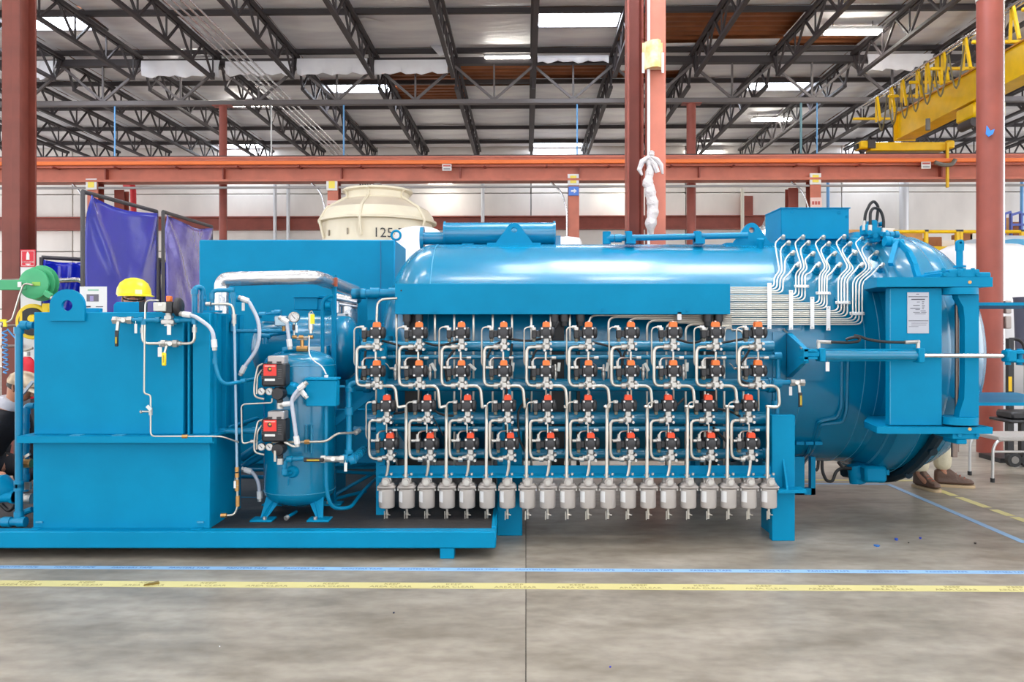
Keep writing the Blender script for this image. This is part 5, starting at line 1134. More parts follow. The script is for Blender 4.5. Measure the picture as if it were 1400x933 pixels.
# black cables
for i, (pts, l) in enumerate([([(522, 466), (545, 472), (560, 480), (575, 476)], 'between first and second valve'), ([(578, 468), (600, 474), (625, 467), (643, 465)], 'between second and third valve'), ([(500, 480), (498, 495), (494, 520)], 'hanging left of the first column'),
        ([(622, 478), (612, 490), (608, 505), (612, 522)], 'curling below the third valve'), ([(693, 463), (720, 467), (740, 464), (758, 452), (764, 440)], 'between fourth and fifth valve'), ([(690, 465), (672, 474), (666, 490)], 'bent left of the fourth valve'), ([(752, 465), (735, 475), (727, 490), (726, 520)], 'hanging beside the fifth valve'),
        ([(810, 468), (835, 474), (848, 480), (852, 500)], 'right of the sixth valve'), ([(925, 464), (945, 470), (962, 466), (972, 445)], 'between eighth and ninth valve'), ([(986, 469), (1005, 466), (1024, 462)], 'between ninth and tenth valve'), ([(1025, 478), (1018, 490), (1008, 505), (1012, 522), (1025, 525)], 'curling under the tenth valve'),
        ([(538, 566), (552, 564), (560, 560)], 'near the third row, first gap'), ([(590, 560), (605, 568), (620, 569)], 'near the third row, second gap'), ([(590, 568), (600, 584), (606, 596)], 'thin, crossing to the lower row'), ([(722, 545), (708, 560), (709, 600), (718, 618)], 'hanging in the middle gap'), ([(975, 558), (1000, 563), (1012, 570)], 'near the right end, third row'), ([(975, 584), (985, 595), (1000, 612)], 'near the right end, between lower rows'), ([(700, 470), (690, 560), (693, 600)], 'down the stanchion'), ([(935, 545), (925, 555), (915, 560)], 'in the eighth gap of the third row'), ([(855, 480), (849, 500), (848, 522)], 'thick, under the seventh valve')]):
    single(B().tube([q(x, y, dv+.1) for x, y in pts], .0085 if i not in (13,) else .004, n=7, fil=.1, seg=6), 'black_cable', RUBBER, 'black cable '+l, 'cable')
# ---------------------------------------------------------------- filters
df = 5.42; u = df/F
fx0 = thing('filter_housing', 'filter', 'filter', (0, 0, 0), 'grey filters in the bottom row')
B().lathe((0, 0, -25.5*u), (0, 0, 1), [(9.3*u, 0), (10.6*u, .8*u), (10.9*u, 3*u), (10.9*u, 26*u)], 28).obj('bowl', GREYCAN, fx0)
B().box(-12.5*u, 12.5*u, -.05, .06, .5*u, 6*u, c=.012).obj('head_clamp', GREYCAN, fx0); B().lathe((0, 0, 6*u), (0, 0, 1), [(11*u, 0), (10*u, 2.2*u), (5*u, 4*u)], 24).obj('head', GREYCAN, fx0)
B().cyl((0, .03, 11*u), (0, -.055, 11*u), .028, n=18).obj('inlet_boss', GREYCAN, fx0); B().cyl((0, -.055, 11*u), (0, -.066, 11*u), .02, n=6).obj('inlet_plug', CAST, fx0)
B().box(3*u, 6.5*u, -.02, .05, 8*u, 15.5*u).obj('mount_ear', CAST, fx0); B().box(-6.5*u, -3*u, .01, .06, 8*u, 15.5*u).obj('mount_ear', CAST, fx0)
B().lathe((0, 0, -17*u), (0, 0, 1), [(10.95*u, 0), (10.95*u, 14*u)], 28)
lb = B(); vv = []
for zz in (-17*u, -2*u):
    for k in range(7): a = R(-165+k*8); vv.append((11.05*u*math.cos(a), 11.05*u*math.sin(a), zz))
for rr2 in (10.7,):
    for zz in (-17*u, -2*u):
        for k in range(7): a = R(-165+k*8); vv.append((rr2*u*math.cos(a), rr2*u*math.sin(a), zz))
lb.add(vv, [(k, k+1, k+8, k+7) for k in range(6)]+[(14+k, 14+k+7, 14+k+8, 14+k+1) for k in range(6)]+[(0, 7, 21, 14), (6, 20, 27, 13)]); lb.obj('paper_label', WHITEP, fx0)
for sx in (-11.5, 11.5): B().cyl((sx*u, -.02, -2*u), (sx*u, -.02, 1*u), .007, n=6).obj('clamp_bolt', CAST, fx0)
dr = B().cyl((0, 0, -25*u), (0, 0, -41*u), .009, n=8).obj('drain_cock', STEEL, fx0); B().cyl((0, 0, -33*u), (0, 0, -35.5*u), .014, n=6).obj('drain_nut', STEEL, dr)
B().cyl((0, -.01, -35*u), (5*u, -.012, -35.5*u), .004, n=6).obj('drain_key', STEEL, dr); B().box(-3.5*u, -2.3*u, -.014, -.01, -42*u, -30*u).obj('drain_lever', STEEL, dr)
for i in range(20):
    px = 528.9+27.47*i; l = 'grey cylindrical filter housing, %s from the left in the bottom row' % ORD[i]
    if i == 0: fx0.location = q(px, 668.5, df); WL[fx0.name] = fx0.location.copy(); fx0['label'] = l
    else: dup(fx0, q(px, 668.5, df), l)

# ---------------------------------------------------------------- tube bundle and nozzles
GR = [dict(xv=1058.5, st=4.0, yj=379, dx=7, dy=8, nz=[(1068, 322.5), (1074.5, 331), (1080, 345), (1086, 361)], cl=None),
      dict(xv=1088, st=4.2, yj=373, dx=8, dy=7, nz=[(1095, 322.5), (1101.5, 331), (1107, 346), (1114, 361)], cl=(1096, 391.6)),
      dict(xv=1120, st=3.5, yj=375, dx=9, dy=9, nz=[(1122.5, 323), (1129, 332), (1136, 346), (1142.5, 361.5)], cl=(1125.5, 401)),
      dict(xv=1146, st=4.2, yj=379, dx=14, dy=13, nz=[(1151, 322), (1158, 332), (1164.5, 345), (1172.5, 361.5)], cl=(1152.5, 414)),
      dict(xv=1166, st=4.3, yj=383, dx=20, dy=17, nz=[(1177.5, 322.5), (1185, 331), (1193, 345), (1200, 362)], cl=(1172, 429))]
GN = ['leftmost cluster', 'second cluster', 'third cluster', 'fourth cluster', 'rightmost cluster']
for g, G in enumerate(GR):
    for k in range(4):
        yl = 393.3+g*10.75+k*2.5; xv = G['xv']+k*G['st']; nx, ny = G['nz'][k]
        pts = [(990, yl), (xv, yl), (xv, G['yj']+k*1.0)]
        if k < 3: pts += [(xv+G['dx'], G['yj']-G['dy']+k*.6), (nx-8.5+k*.6, ny+6), (nx-1, ny+.5)]
        else: pts += [(nx-1, ny+1)]
        base = vs(nx+1.5, ny+(15.5, 14.5, 13, 11.5)[k], 0); nb = vn(base); top = base+nb*.088
        P = [vs(x, y, .05) for x, y in pts]; P[-1] = top-Vector((.02, 0, .004))
        if k < 3: P[-2] = vs(nx-8.5+k*.6, ny+10, .085)
        else: P.insert(-1, vs(nx-6, ny+12, .075))
        single(B().tube(P, .0058, n=8, fil=.05, seg=5), 'bundle_tube', STEELB, 'bent stainless tube to the %s of nozzles, %s of its four' % (GN[g], ORD[k]), 'tube', 'stainless tube bundle')
        t = thing('vessel_nozzle', 'small blue nozzle with a silver elbow on the vessel, %s, %s from top' % (GN[g], ORD[k]), 'nozzle', base, 'nozzles on the vessel')
        B().cyl(base-nb*.01, base+nb*.014, .03, n=14).obj('pad', BLUEP, t); B().cyl(base, base+nb*.04, .023, n=12).obj('stub', BLUEP, t); B().cyl(base+nb*.04, base+nb*.066, .018, n=8).obj('collar', BLUEP, t)
        B().cyl(base+nb*.066, base+nb*.082, .017, n=6).obj('nut', CAST, t); B().sph(top, .018, 10, 6).obj('elbow', CAST, t); B().cyl(top, top+(P[-2]-top).normalized()*.035, .0135, n=8).obj('ferrule', CAST, t)
    if G['cl']:
        cx_, cy_ = G['cl']; n_ = vn(vs(cx_, cy_)); p = vs(cx_, cy_, .062); M = Matrix.Rotation(math.atan2(n_.z, -n_.y), 3, 'X').inverted() if False else Matrix.Rotation(-math.atan2(n_.z, -n_.y), 3, 'X')
        t = thing('tube_clamp', 'flat white clamp across the tubes of the '+GN[g], 'clamp', p); B().obox(p, (.112, .008, .024), M, .002).obj('bar', WHITEP, t)
        for s_ in (-1, 1): B().cyl(p+Vector((s_*.047, 0, 0)), p+Vector((s_*.047, 0, 0))+n_*.01, .006, n=6).obj('bolt', CAST, t)
for i, (px, ya, yb) in enumerate([(1052, 387, 450), (1081.5, 397, 451), (1110.5, 406, 450), (1132.5, 419, 452)]):
    k = B(); n = 8; v = []
    for j in range(n+1):
        y = ya+(yb-ya)*j/n
        for o_ in (.06, .068):
            for s_ in (-2.8, 2.8): v.append(vs(px+s_, y, o_))
    f = []
    for j in range(n):
        a = 4*j; f += [(a, a+1, a+5, a+4), (a+2, a+6, a+7, a+3), (a, a+4, a+6, a+2), (a+1, a+3, a+7, a+5)]
    f += [(0, 2, 3, 1), (4*n, 4*n+1, 4*n+3, 4*n+2)]
    o = k.add(v, f).obj('bundle_strap', WHITEP); tag(o, 'upright white strap across the tube bundle, %s from the left' % ORD[i], 'clamp')
    for y in (ya+2, yb-2): p = vs(px, y, .068); B().cyl(p, p+vn(p)*.006, .006, n=6).obj('bolt', CAST, o)
p = vs(1150, 411, .0); single(B().cyl(p-vn(p)*.03, p+vn(p)*.035, .055, n=24), 'inspection_boss', BLUEV, 'round pale boss on the vessel behind the fourth tube cluster', 'boss')

# ---------------------------------------------------------------- hydraulic lines on top near the door
d = 6.35
t = thing('hydraulic_manifold', 'cluster of blue hydraulic blocks on the vessel shoulder', 'manifold', q(1192, 330, d))
for (x0, x1, y0, y1) in ((1179, 1186, 322, 307), (1184, 1204, 326, 312), (1190, 1200, 332, 322), (1202, 1212, 328, 316), (1186, 1196, 316, 302), (1200, 1206, 310, 304)): B().box(X(x0, d), X(x1, d), d-.06, d+.06, Z(y0, d), Z(y1, d), c=.012).obj('block', BLUE, t)
for px, py in ((1189, 318), (1197, 322), (1206, 320)): B().cyl(q(px, py, d-.07), q(px, py, d-.1), .02, n=8).obj('plug', BLUE, t)
for i, (pts, l) in enumerate([([(1182, 304), (1183, 292), (1190, 278), (1195, 275), (1201, 282), (1199, 300), (1198, 308)], 'outer'), ([(1189.5, 310), (1190, 290), (1194, 284), (1203, 286), (1208, 298), (1208, 314)], 'inner')]):
    t = thing('hydraulic_hose', l+' black hydraulic hose arching over the vessel shoulder', 'hose', q(1195, 315, d-.03*i))
    B().tube([q(x, y, d-.03-.03*i) for x, y in pts], .0115, n=9, fil=.07, seg=6).obj('hose', RUBBER, t)
    for (px, py) in (pts[0], pts[-1]): B().cyl(q(px, py-2, d-.03-.03*i), q(px-.6, py+11, d-.03-.03*i), .0165, n=8).obj('crimp', CAST, t)
pipe('hydraulic_pipe', 'short blue hydraulic pipe with fittings above the door ring', [q(1209, 322, 6.2), q(1227, 321, 6.2)], .018, BLUE, 0, [(q(1212, 322, 6.2), (1, 0, 0)), (q(1218, 321.6, 6.2), (1, 0, 0)), (q(1225, 321, 6.2), (1, 0, 0))], cl=.03, cr=1.6)
t = thing('door_strut', 'blue clevis with two diverging arms on the vessel shoulder', 'arm', q(1222, 350, 6.2))
B().cyl(q(1209, 330, 6.12), q(1219, 331, 6.12), .04, n=14).obj('clevis', BLUE, t); B().cyl(q(1218, 332, 6.1), q(1234, 332, 6.1), .03, n=14).obj('pin_housing', BLUE, t)
k = B(); a, c = q(1226, 332, 6.08), q(1218, 362, 5.98); strut(k, a, c, .036); k.obj('short_arm', BLUE, t)
k = B(); P = [q(1229, 331, 6.08), q(1242, 345, 6.02), q(1250, 362, 5.95), q(1255, 380, 5.9)]
for i in range(3): strut(k, P[i], P[i+1]+(P[i+1]-P[i])*.08, .038)
k.obj('curved_arm', BLUE, t)
single(B().box(X(1210, 6.1), X(1240, 6.1), 6.08, 6.3, Z(361, 6.1), Z(333, 6.2)), 'shoulder_plate', BLUE, 'blue gusset plate below the clevis', 'plate') if False else None

# ---------------------------------------------------------------- door end
RD = 1.04
t = thing('door_ring', 'broad blue locking ring around the vessel door', 'ring', (3.2, DC, ZC-RD))
B().lathe((2.93, DC, ZC), (1, 0, 0), [(RV-.05, -.14), (RV+.002, -.12), (RV+.03, -.05), (RD-.005, 0), (RD, .02), (RD, .28), (RD-.03, .32), (RD-.12, .32)], 96).obj('ring_body', BLUEV, t)
for xx in (2.9, 3.1): B().lathe((xx, DC, ZC), (1, 0, 0), [(RD-.06 if xx < 3 else RD-.004, -.01), (RD-.0+(.003 if xx > 3 else -.05), 0), (RD-.06 if xx < 3 else RD-.004, .01)], 96).obj('weld_seam', WELD, t)
t = door = thing('vessel_door', 'dished blue vessel door bulging at the right end', 'door', (3.8, DC, ZC-1.0))
prof = [(.99, -.08), (1.0, -.06), (1.0, .02)]+[(1.0*math.cos(a), .02+.58*math.sin(a)) for a in [k*math.pi/24 for k in range(1, 12)]]+[(.004, .6)]
B().lathe((3.26, DC, ZC), (1, 0, 0), prof, 96).obj('dish', BLUEV, t)
B().lathe((3.36, DC, ZC), (1, 0, 0), [(.985, -.01), (.994, 0), (.975, .01)], 96).obj('weld_seam', WELD, t)
# hinge frame: top and bottom plates, front plate, post, gasket rod
def yv(x0): return DC-.98
d = 5.42
t = thing('door_hinge_frame', 'heavy blue hinge frame with plates before the door ring', 'frame', (X(1262, d), d, Z(596, d)))
for (za, zb3, nm) in ((Z(393, d), Z(380, d), 'top_plate'), (Z(592, d), Z(583, d), 'bottom_plate')):
    pl = [(X(1350, d), d-.06), (X(1211, d), d-.06), (X(1196, d), d-.03), (X(1183, 5.7), 5.72), (X(1192, 6.1), 6.15), (X(1350, d), 6.15)]
    B().prism(pl, za, zb3, 'xy').obj(nm, BLUE, t)
B().box(X(1216, d), X(1288, d), d, d+.06, Z(582, d), Z(394, d), c=.003).obj('front_plate', BLUE, t)
B().box(X(1284, d), X(1288, d), d+.06, 5.95, Z(582, d), Z(394, d)).obj('side_plate', BLUE, t)
B().box(X(1216.5, d), X(1217.5, d), d-.003, d, Z(580, d), Z(396, d)).obj('weld_line', WELD, t)
zA, zB = Z(402, d), Z(572, d)
pl = [(X(1336, d), Z(398, d)), (X(1336, d), Z(576, d)), (X(1308, d), Z(576, d)), (X(1310, d), Z(564, d)), (X(1316, d), Z(545, d)), (X(1317, d), Z(520, d)), (X(1317, d), Z(440, d)), (X(1315, d), Z(420, d)), (X(1308, d), Z(408, d)), (X(1306, d), Z(398, d))]
B().prism(pl, d-.02, d+.05).obj('hinge_post', BLUE, t)
for ya, yb in ((394, 403), (570, 580)): B().cyl((X(1313, d), d+.02, Z(yb, d)), (X(1313, d), d+.02, Z(ya, d)), .118, n=32).obj('hinge_disc', BLUE, t)
B().cyl((X(1310.5, d+.06), d+.08, Z(620, d)), (X(1310.5, d+.06), d+.08, Z(396, d)), .014, n=14).obj('hinge_pin', mat('pin_steel', (128, 112, 104), rough=.35, metal=.7), t)
B().cyl((X(1311.5, d), d+.06, Z(627, d)), (X(1311.5, d), d+.06, Z(603, d)), .021, n=16).obj('pin_tail', MATS['pin_steel'], t)
for ya, yb, xa, xb in ((378.5, 373, 1281, 1349), (373, 369, 1292, 1334)): B().box(X(xa, d), X(xb, d), d-.05, d+.28, Z(ya+2, d), Z(yb, d), c=.006).obj('cap_plate', BLUE, t)
B().box(X(1298, d), X(1334, d), d-.04, d+.2, Z(600, d), Z(592, d), c=.006).obj('foot_plate', BLUE, t); B().box(X(1305, d), X(1319, d), d-.03, d+.15, Z(607, d), Z(600, d), c=.006).obj('foot_block', BLUE, t)
for px in (1290, 1310, 1318, 1330): B().cyl(q(px, 372, d-.04), q(px, 367, d-.04), .014, n=6).obj('bolt', BLUE, t)
for px in (1292, 1312, 1337): B().cyl(q(px, 375.5, d-.05), q(px, 375.5, d-.065), .013, n=6).obj('bolt', BLUE, t)
for px in (1312, 1337): B().cyl(q(px, 595.5, d-.04), q(px, 595.5, d-.055), .013, n=6).obj('bolt', BLUE, t)
for py in (386, 587): B().cyl(q(1326, py, d-.06), q(1326, py, d-.068), .011, n=10).obj('grease_nipple', BRASS, t)
t = thing('hinge_eye', 'blue lifting eye post on top of the hinge', 'eye', q(1312, 369, d+.05))
B().cyl(q(1312, 369, d+.05), q(1312, 343, d+.05), .022, n=18).obj('shank', BLUE, t); B().cyl(q(1312, 366, d+.05), q(1312, 363.5, d+.05), .04, n=18).obj('collar', BLUE, t)
xx, zz = X(1312, d+.05), Z(332.5, d+.05); pl = [(xx-.022, Z(343, d+.05)), (xx+.022, Z(343, d+.05))]+[(xx+.024*math.cos(R(a)), zz+.024*math.sin(R(a))) for a in range(0, 181, 30)]
lug(pl, (xx, zz), .009, d+.035, d+.065).obj('eye_plate', BLUE, t)
# name plate with print
t = thing('name_plate', 'tall silver data plate riveted to the hinge frame', 'plate', q(1255, 456, d-.004))
B().box(X(1240, d), X(1269.5, d), d-.005, d-.0005, Z(456, d), Z(400, d)).obj('sheet', mat('data_plate_silver', (168, 170, 178), rough=.4, metal=.5), t)
INKP = mat('plate_ink', (62, 62, 70))
for y, xa, xb, h in ((402, 1252, 1256, .8), (405.5, 1241.5, 1268, .9), (408.8, 1245.5, 1264, 1.5), (412.5, 1260, 1263, .9), (412.8, 1253, 1257, .7), (415.3, 1260, 1262.5, .8), (417.5, 1248, 1257, .9), (417.8, 1260, 1264, .8), (419.8, 1260, 1263, .7), (421.4, 1244, 1257.5, .9), (422, 1260, 1262.5, .8), (423.3, 1251, 1257, .7), (424.8, 1258, 1265, .7), (427, 1248, 1257, .6), (427, 1259, 1266, .6), (429, 1250, 1265, .6), (438.5, 1241.5, 1268.5, .8), (441.8, 1245.5, 1267, .5), (444.6, 1245, 1266, .5), (446.6, 1242, 1255, .5)):
    B().box(X(xa, d), X(xb, d), d-.0062, d-.005, Z(y+h, d), Z(y, d)).obj('print_line', INKP, t)
for px in (1241, 1268.5):
    for py in (401, 455): B().cyl(q(px, py, d-.005), q(px, py, d-.008), .003, n=8).obj('rivet', CAST, t)
# door arms
d = 5.75
for i, (ya, yb) in enumerate([(414, 418), (549, 555)]):
    pl = [(X(1337, 5.5), 5.5), (X(1480, 5.5), 5.5), (X(1480, 5.5), 5.62), (X(1420, 5.9), 5.9), (4.05, 6.4), (3.4, 6.4)]
    zz = Z(yb, 5.5); B().prism(pl, zz, zz+.022, 'xy').obj('arm_plate', BLUE, door)
# hydraulic cylinder
d = 5.30
t = thing('door_cylinder', 'blue hydraulic cylinder with a chrome rod lying before the door', 'cylinder', q(1180, 496, d))
B().cyl(q(1126, 486, d), q(1256, 486, d), .035, n=24).obj('barrel', BLUEV, t)
for py in (478.5, 493): B().cyl(q(1122, py, d), q(1258, py, d), .006, n=8).obj('tie_rod', BLUE, t)
B().box(X(1118, d), X(1126, d), d-.045, d+.045, Z(494.5, d), Z(476, d), c=.006).obj('rear_head', BLUE, t); B().box(X(1252, d), X(1260.5, d), d-.045, d+.045, Z(496, d), Z(476, d), c=.006).obj('front_head', BLUE, t)
B().cyl(q(1260, 486.3, d), q(1374, 487, d), .0155, n=18).obj('piston_rod', CHROME, t)
B().box(X(1373, d), X(1386, d), d-.04, d+.04, Z(495, d), Z(479, d), c=.008).obj('rod_clevis', BLUE, t)
for py in (481, 493): B().box(X(1384, d), X(1420, d), d-.04, d+.04, Z(py+3, d), Z(py-2, d), c=.004).obj('clevis_cheek', BLUE, t)
for px in (1378, 1394): B().cyl(q(px, 499, d), q(px, 477, d), .018, n=12).obj('clevis_pin', BLUE, t)
B().box(X(1099, d), X(1118, d), d-.04, d+.04, Z(488, d), Z(481, d), c=.006).obj('rear_tang', BLUE, t)
for py in (478.5, 489): B().box(X(1096, d), X(1114, d), d-.05, d+.05, Z(py+2, d), Z(py-1, d)).obj('rear_cheek', BLUE, t)
B().cyl(q(1101, 497, d), q(1101, 476, d), .022, n=14).obj('rear_pin', BLUE, t)
B().prism([(X(1095, d), Z(494, d)), (X(1095, d), Z(477, d)), (X(1078, 5.9), Z(452, 5.8)), (X(1075, 5.9), Z(515, 5.8))], d-.03, d+.01).obj('bracket_face', BLUE, t) if False else None
k = B(); zz0, zz1 = Z(494, d), Z(477, d)
p1, p2 = vs(1075, 455, 0), vs(1075, 517, 0); xa = X(1095, d)
k.add([(xa, d-.05, zz1), (xa, d-.05, zz0), (p2.x, p2.y, p2.z), (p1.x, p1.y, p1.z), (xa+.03, d-.05, zz1), (xa+.03, d-.05, zz0), (p2.x+.04, p2.y, p2.z), (p1.x+.04, p1.y, p1.z)], [(0, 1, 2, 3), (7, 6, 5, 4), (0, 4, 5, 1), (1, 5, 6, 2), (2, 6, 7, 3), (3, 7, 4, 0)]); k.obj('wall_bracket', BLUE, t)
k = B(); p1, p2 = vs(1126, 470, 0), vs(1126, 517, 0); k.add([(xa+.03, d+.02, zz1), (xa+.03, d+.02, zz0), tuple(p2), tuple(p1), (xa+.03, d+.05, zz1), (xa+.03, d+.05, zz0), tuple(p2+Vector((0, .03, 0))), tuple(p1+Vector((0, .03, 0)))], [(0, 1, 2, 3), (7, 6, 5, 4), (0, 4, 5, 1), (1, 5, 6, 2), (2, 6, 7, 3), (3, 7, 4, 0)])
for i, (px, pts) in enumerate([(1119, [(1136, 468), (1160, 469), (1174, 467), (1176, 463), (1170, 461), (1160, 463), (1157, 465)]), (1255, [(1238, 468.5), (1210, 468), (1188, 465), (1175, 460), (1168, 459)])]):
    t = thing('cylinder_hose', ['left', 'right'][i]+' black hose on top of the hydraulic cylinder', 'hose', q(px, 478, d))
    B().tube([q(x, y, d-.01+.02*i) for x, y in pts], .0095, n=9, fil=.05, seg=5).obj('hose', RUBBER, t)
    s_ = 1 if i == 0 else -1
    B().cyl(q(px, 477, d), q(px, 466, d), .013, n=8).obj('port_elbow', CAST, t); B().cyl(q(px-2*s_, 467.5, d), q(px+18*s_, 468.5, d), .013, n=8).obj('crimp', CAST, t)
hangtag(1131.5, 495, d-.02, 5, 13, 'white tag hanging under the hydraulic cylinder')
single(B().tube([vs(1071, 450, .01), vs(1083, 462, .012), q(1097, 477, d)], .008, n=7, fil=.05), 'grease_line', STEEL, 'white grease line from vessel to the cylinder bracket', 'tube')
# under the vessel: lock shoe, links, drain pump
d = 6.5
t = thing('lower_drain_valve', 'dark blue drain valve block hanging under the vessel', 'valve', q(1180, 657, d))
B().box(X(1172, d), X(1202, d), d-.15, d+.15, Z(656, d), Z(634, d), c=.02).obj('block', BLUE, t); B().lathe(q(1166, 645, d), (1, 0, -.7), [(.05, 0), (.07, .04), (.06, .1), (.03, .13)], 16).obj('actuator', BLUE, t)
B().cyl(q(1168, 636, d), q(1172, 660, d), .06, n=12).obj('flange', BLUE, t); B().box(X(1196, d), X(1208, d), d-.1, d+.1, Z(647, d), Z(640, d)).obj('arm_end', BLUE, t)
k = B(); P = [vs(1205, 643, .03)]+[Vector((3.12+.02*i, DC-(RD+.03)*math.sin(R(a)), ZC-(RD+.03)*math.cos(R(a)))) for i, a in enumerate((8, 18, 28, 38, 48, 56))]
single(B().tube([Vector((2.75, DC-.3, Z(645, 6.6)))]+P[1:], .045, n=8), 'lock_link', mat('shade_dark_link', (16, 40, 52), rough=.5), 'locking link under the door ring, its shade put into the dark blue', 'link')  # shade below the door is put into the link's dark colour
for i in (3, 5): single(B().cyl(P[i], P[i]+Vector((0, -.06, -.02)), .03, n=14), 'link_pin', MATS['shade_dark_link'], 'round pin on the locking link, '+('lower' if i == 3 else 'upper')+' one', 'pin')
d = 6.4
t = thing('rear_support_frame', 'dark blue support frame under the vessel right of the leg', 'frame', (X(1100, d), d, Z(677, d)))
for a in (1086, 1109): B().box(X(a, d), X(a+6 if a > 1100 else a+14, d), d, d+.06, Z(677, d), Z(625, d)).obj('upright', BLUE, t)
B().box(X(1086, d), X(1115, d), d, d+.06, Z(677, d), Z(668, d)).obj('crossbar', BLUE, t)
for i, pts in enumerate([[(1124, 630), (1124, 645), (1130, 658), (1138, 659), (1143, 645), (1150, 640), (1164, 641)], [(1119, 630), (1118, 641), (1115, 644)], [(1146, 632), (1152, 640)]]):
    single(B().tube([q(x, y, 6.45) for x, y in pts], .013, n=8, fil=.08, seg=5), 'lower_hose', RUBBER, ['black hose looping low under the vessel', 'short black hose behind the support frame', 'thin black hose beside the drain valve'][i], 'hose')

# =================================================================== AROUND THE MACHINE
# welding screens
VINYL = mat('blue_vinyl', (56, 60, 160), rough=.2, bump=.35, bscale=4, coat=.25, var=.08, scale=2)
VINYLS = mat('silvery_blue_vinyl', (112, 104, 172), rough=.16, bump=.8, bscale=9, coat=.6, var=.3, scale=3, rgb2=(74, 66, 150), metal=.25)
VINYLD = mat('deep_blue_vinyl', (8, 34, 190), rough=.25, bump=.4, bscale=4, coat=.5)
FRAMEM = mat('screen_frame_steel', (70, 66, 68), rough=.5)
def screen(label, A, C, zt, zb, m, wr, sag):
    A, C = Vector(A), Vector(C); n = Vector((-(C-A).y, (C-A).x, 0)).normalized()
    t = thing('welding_screen', label, 'screen', (A+C)/2*1.0)
    for P in (A, C): B().tube([(P.x, P.y, 0), (P.x, P.y, zt)], .025, n=8).obj('upright', FRAMEM, t)
    B().tube([(A.x, A.y, zt), (C.x, C.y, zt)], .025, n=8).obj('top_rail', FRAMEM, t); B().tube([(A.x, A.y, zb-.06), (C.x, C.y, zb-.06)], .025, n=8).obj('bottom_rail', FRAMEM, t)
    for P in (A, C): B().tube([P+n*.35+Vector((0, 0, .02)), P-n*.35+Vector((0, 0, .02))], .02, n=6).obj('foot', FRAMEM, t)
    nu, nv = 30, 40; v = []; f = []; D = C-A; rnd = random.Random(wr)
    ph = [rnd.uniform(0, 6) for _ in range(6)]
    for j in range(nv+1):
        for i in range(nu+1):
            u, w = i/nu, j/nv
            top = zt-.035-sag*(math.sin(math.pi*u)**1.5)*(.6+.4*u)*(1-w)
            z = top+(zb-top)*w
            pull = math.exp(-5*w)*.03*math.sin(9*u+ph[0])+.014*math.sin(13*u+5*w+ph[1])+.012*math.sin(-9*u+14*w+ph[2])*(.4+w)+.02*math.sin(5*u+3*w+ph[3])
            cr = .035*math.exp(-((u-.12-(w-.1)*1.2)**2)/.004)*math.exp(-w*2.2)+.03*math.exp(-((u-.9+(w-.05)*.9)**2)/.006)*math.exp(-w*2.5)
            p = A+D*(.015+.97*u)-n*(pull*.7+cr*1.3+.03); v.append((p.x, p.y, z))
    for j in range(nv):
        for i in range(nu): a = j*(nu+1)+i; f.append((a, a+1, a+nu+2, a+nu+1))
    o = B().add(v, f).obj('curtain', m, t); s = o.modifiers.new('thick', 'SOLIDIFY'); s.thickness = .003
    return t
screen('tall blue welding curtain on a dark frame, the big one nearest the hose reels', (X(113, 9), 9, 0), (X(214, 10.5), 10.5, 0), 3.02, .2, VINYL, 3, .07)
screen('tall wrinkled silvery violet welding curtain left of the cabinet', (X(223, 10.6), 10.6, 0), (X(289, 12.1), 12.1, 0), 3.03, .2, VINYLS, 5, .09)
screen('lower bright blue welding screen behind the green reel', (X(57, 9.6), 9.6, 0), (X(116, 9.9), 9.9, 0), 2.33, .2, VINYLD, 8, .02)
screen('narrow bright blue curtain strip seen between the two tall curtains', (X(217.5, 11.2), 11.2, 0), (X(224, 11.4), 11.4, 0), 2.45, .2, VINYLD, 9, .0)
screen('bright blue welding screen low behind the yellow reel', (X(29, 9.9), 9.9, 0), (X(62, 10), 10, 0), 1.9, .2, VINYLD, 12, .0)
single(B().tube([q(78, 384, 9.2), q(110, 383, 9.2), q(116, 390, 9.2)], .03, n=10, fil=.1), 'steel_handrail', FOIL, 'short silver bent pipe between green reel and curtain', 'pipe')
# hose reels on the left column
GREEN = mat('reel_green', (64, 166, 112), rough=.4, var=.1)
d = 8.7
t = thing('hose_reel', 'green hose reel on the dark red column', 'reel', q(52, 415, d))
B().lathe(q(45, 388, d-.02), (.05, 1, 0), [(.15, 0), (.168, .008), (.168, .03), (.08, .035), (.08, .05)], 40).obj('front_disc', GREEN, t)
B().lathe(q(46.5, 388, d+.04), (.05, 1, 0), [(.12, 0), (.14, .14)], 30).obj('drum', GREEN, t)
for px, dd, rr_ in ((52, .08, .188), (56, .17, .2)): B().lathe(q(px, 387.5, d+dd), (.05, 1, 0), [(rr_*.8, 0), (rr_, .008), (rr_, .02), (rr_*.8, .028)], 40).obj('rear_disc', GREEN, t)
B().box(X(-4, d), X(38, d), d-.02, d+.02, Z(397, d), Z(383, d), c=.006).obj('arm', GREEN, t)
B().obox(q(66, 403, d-.02), (.09, .05, .06), Matrix.Rotation(R(35), 3, 'Y'), .006).obj('hose_guide', GREEN, t); B().cyl(q(70, 407, d-.02), q(75, 409, d-.02), .025, n=10).obj('roller', STEEL, t)
B().box(X(27, d), X(32, d), d-.04, d-.03, Z(393, d), Z(386, d)).obj('label', TAGM, t)
B().box(X(46, d), X(57, d), d-.03, d-.02, Z(391, d), Z(386, d)).obj('worn_print', mat('reel_print', (140, 190, 80)), t)
B().tube([q(75, 410, d-.02), q(80, 413, d-.02), q(82, 424, d-.02), q(82, 440, d)], .011, n=8, fil=.04).obj('red_hose', mat('hose_red', (190, 100, 100)), t)
pipe('swivel_tube', 'bent steel tube from the green reel hub down to a yellow valve', [q(45, 390, d-.05), q(33, 387, d-.06), q(28, 400, d-.06), q(17, 437, d-.06), q(10, 441, d-.06), q(-6, 440, d-.06)], .011, STEEL, .06)
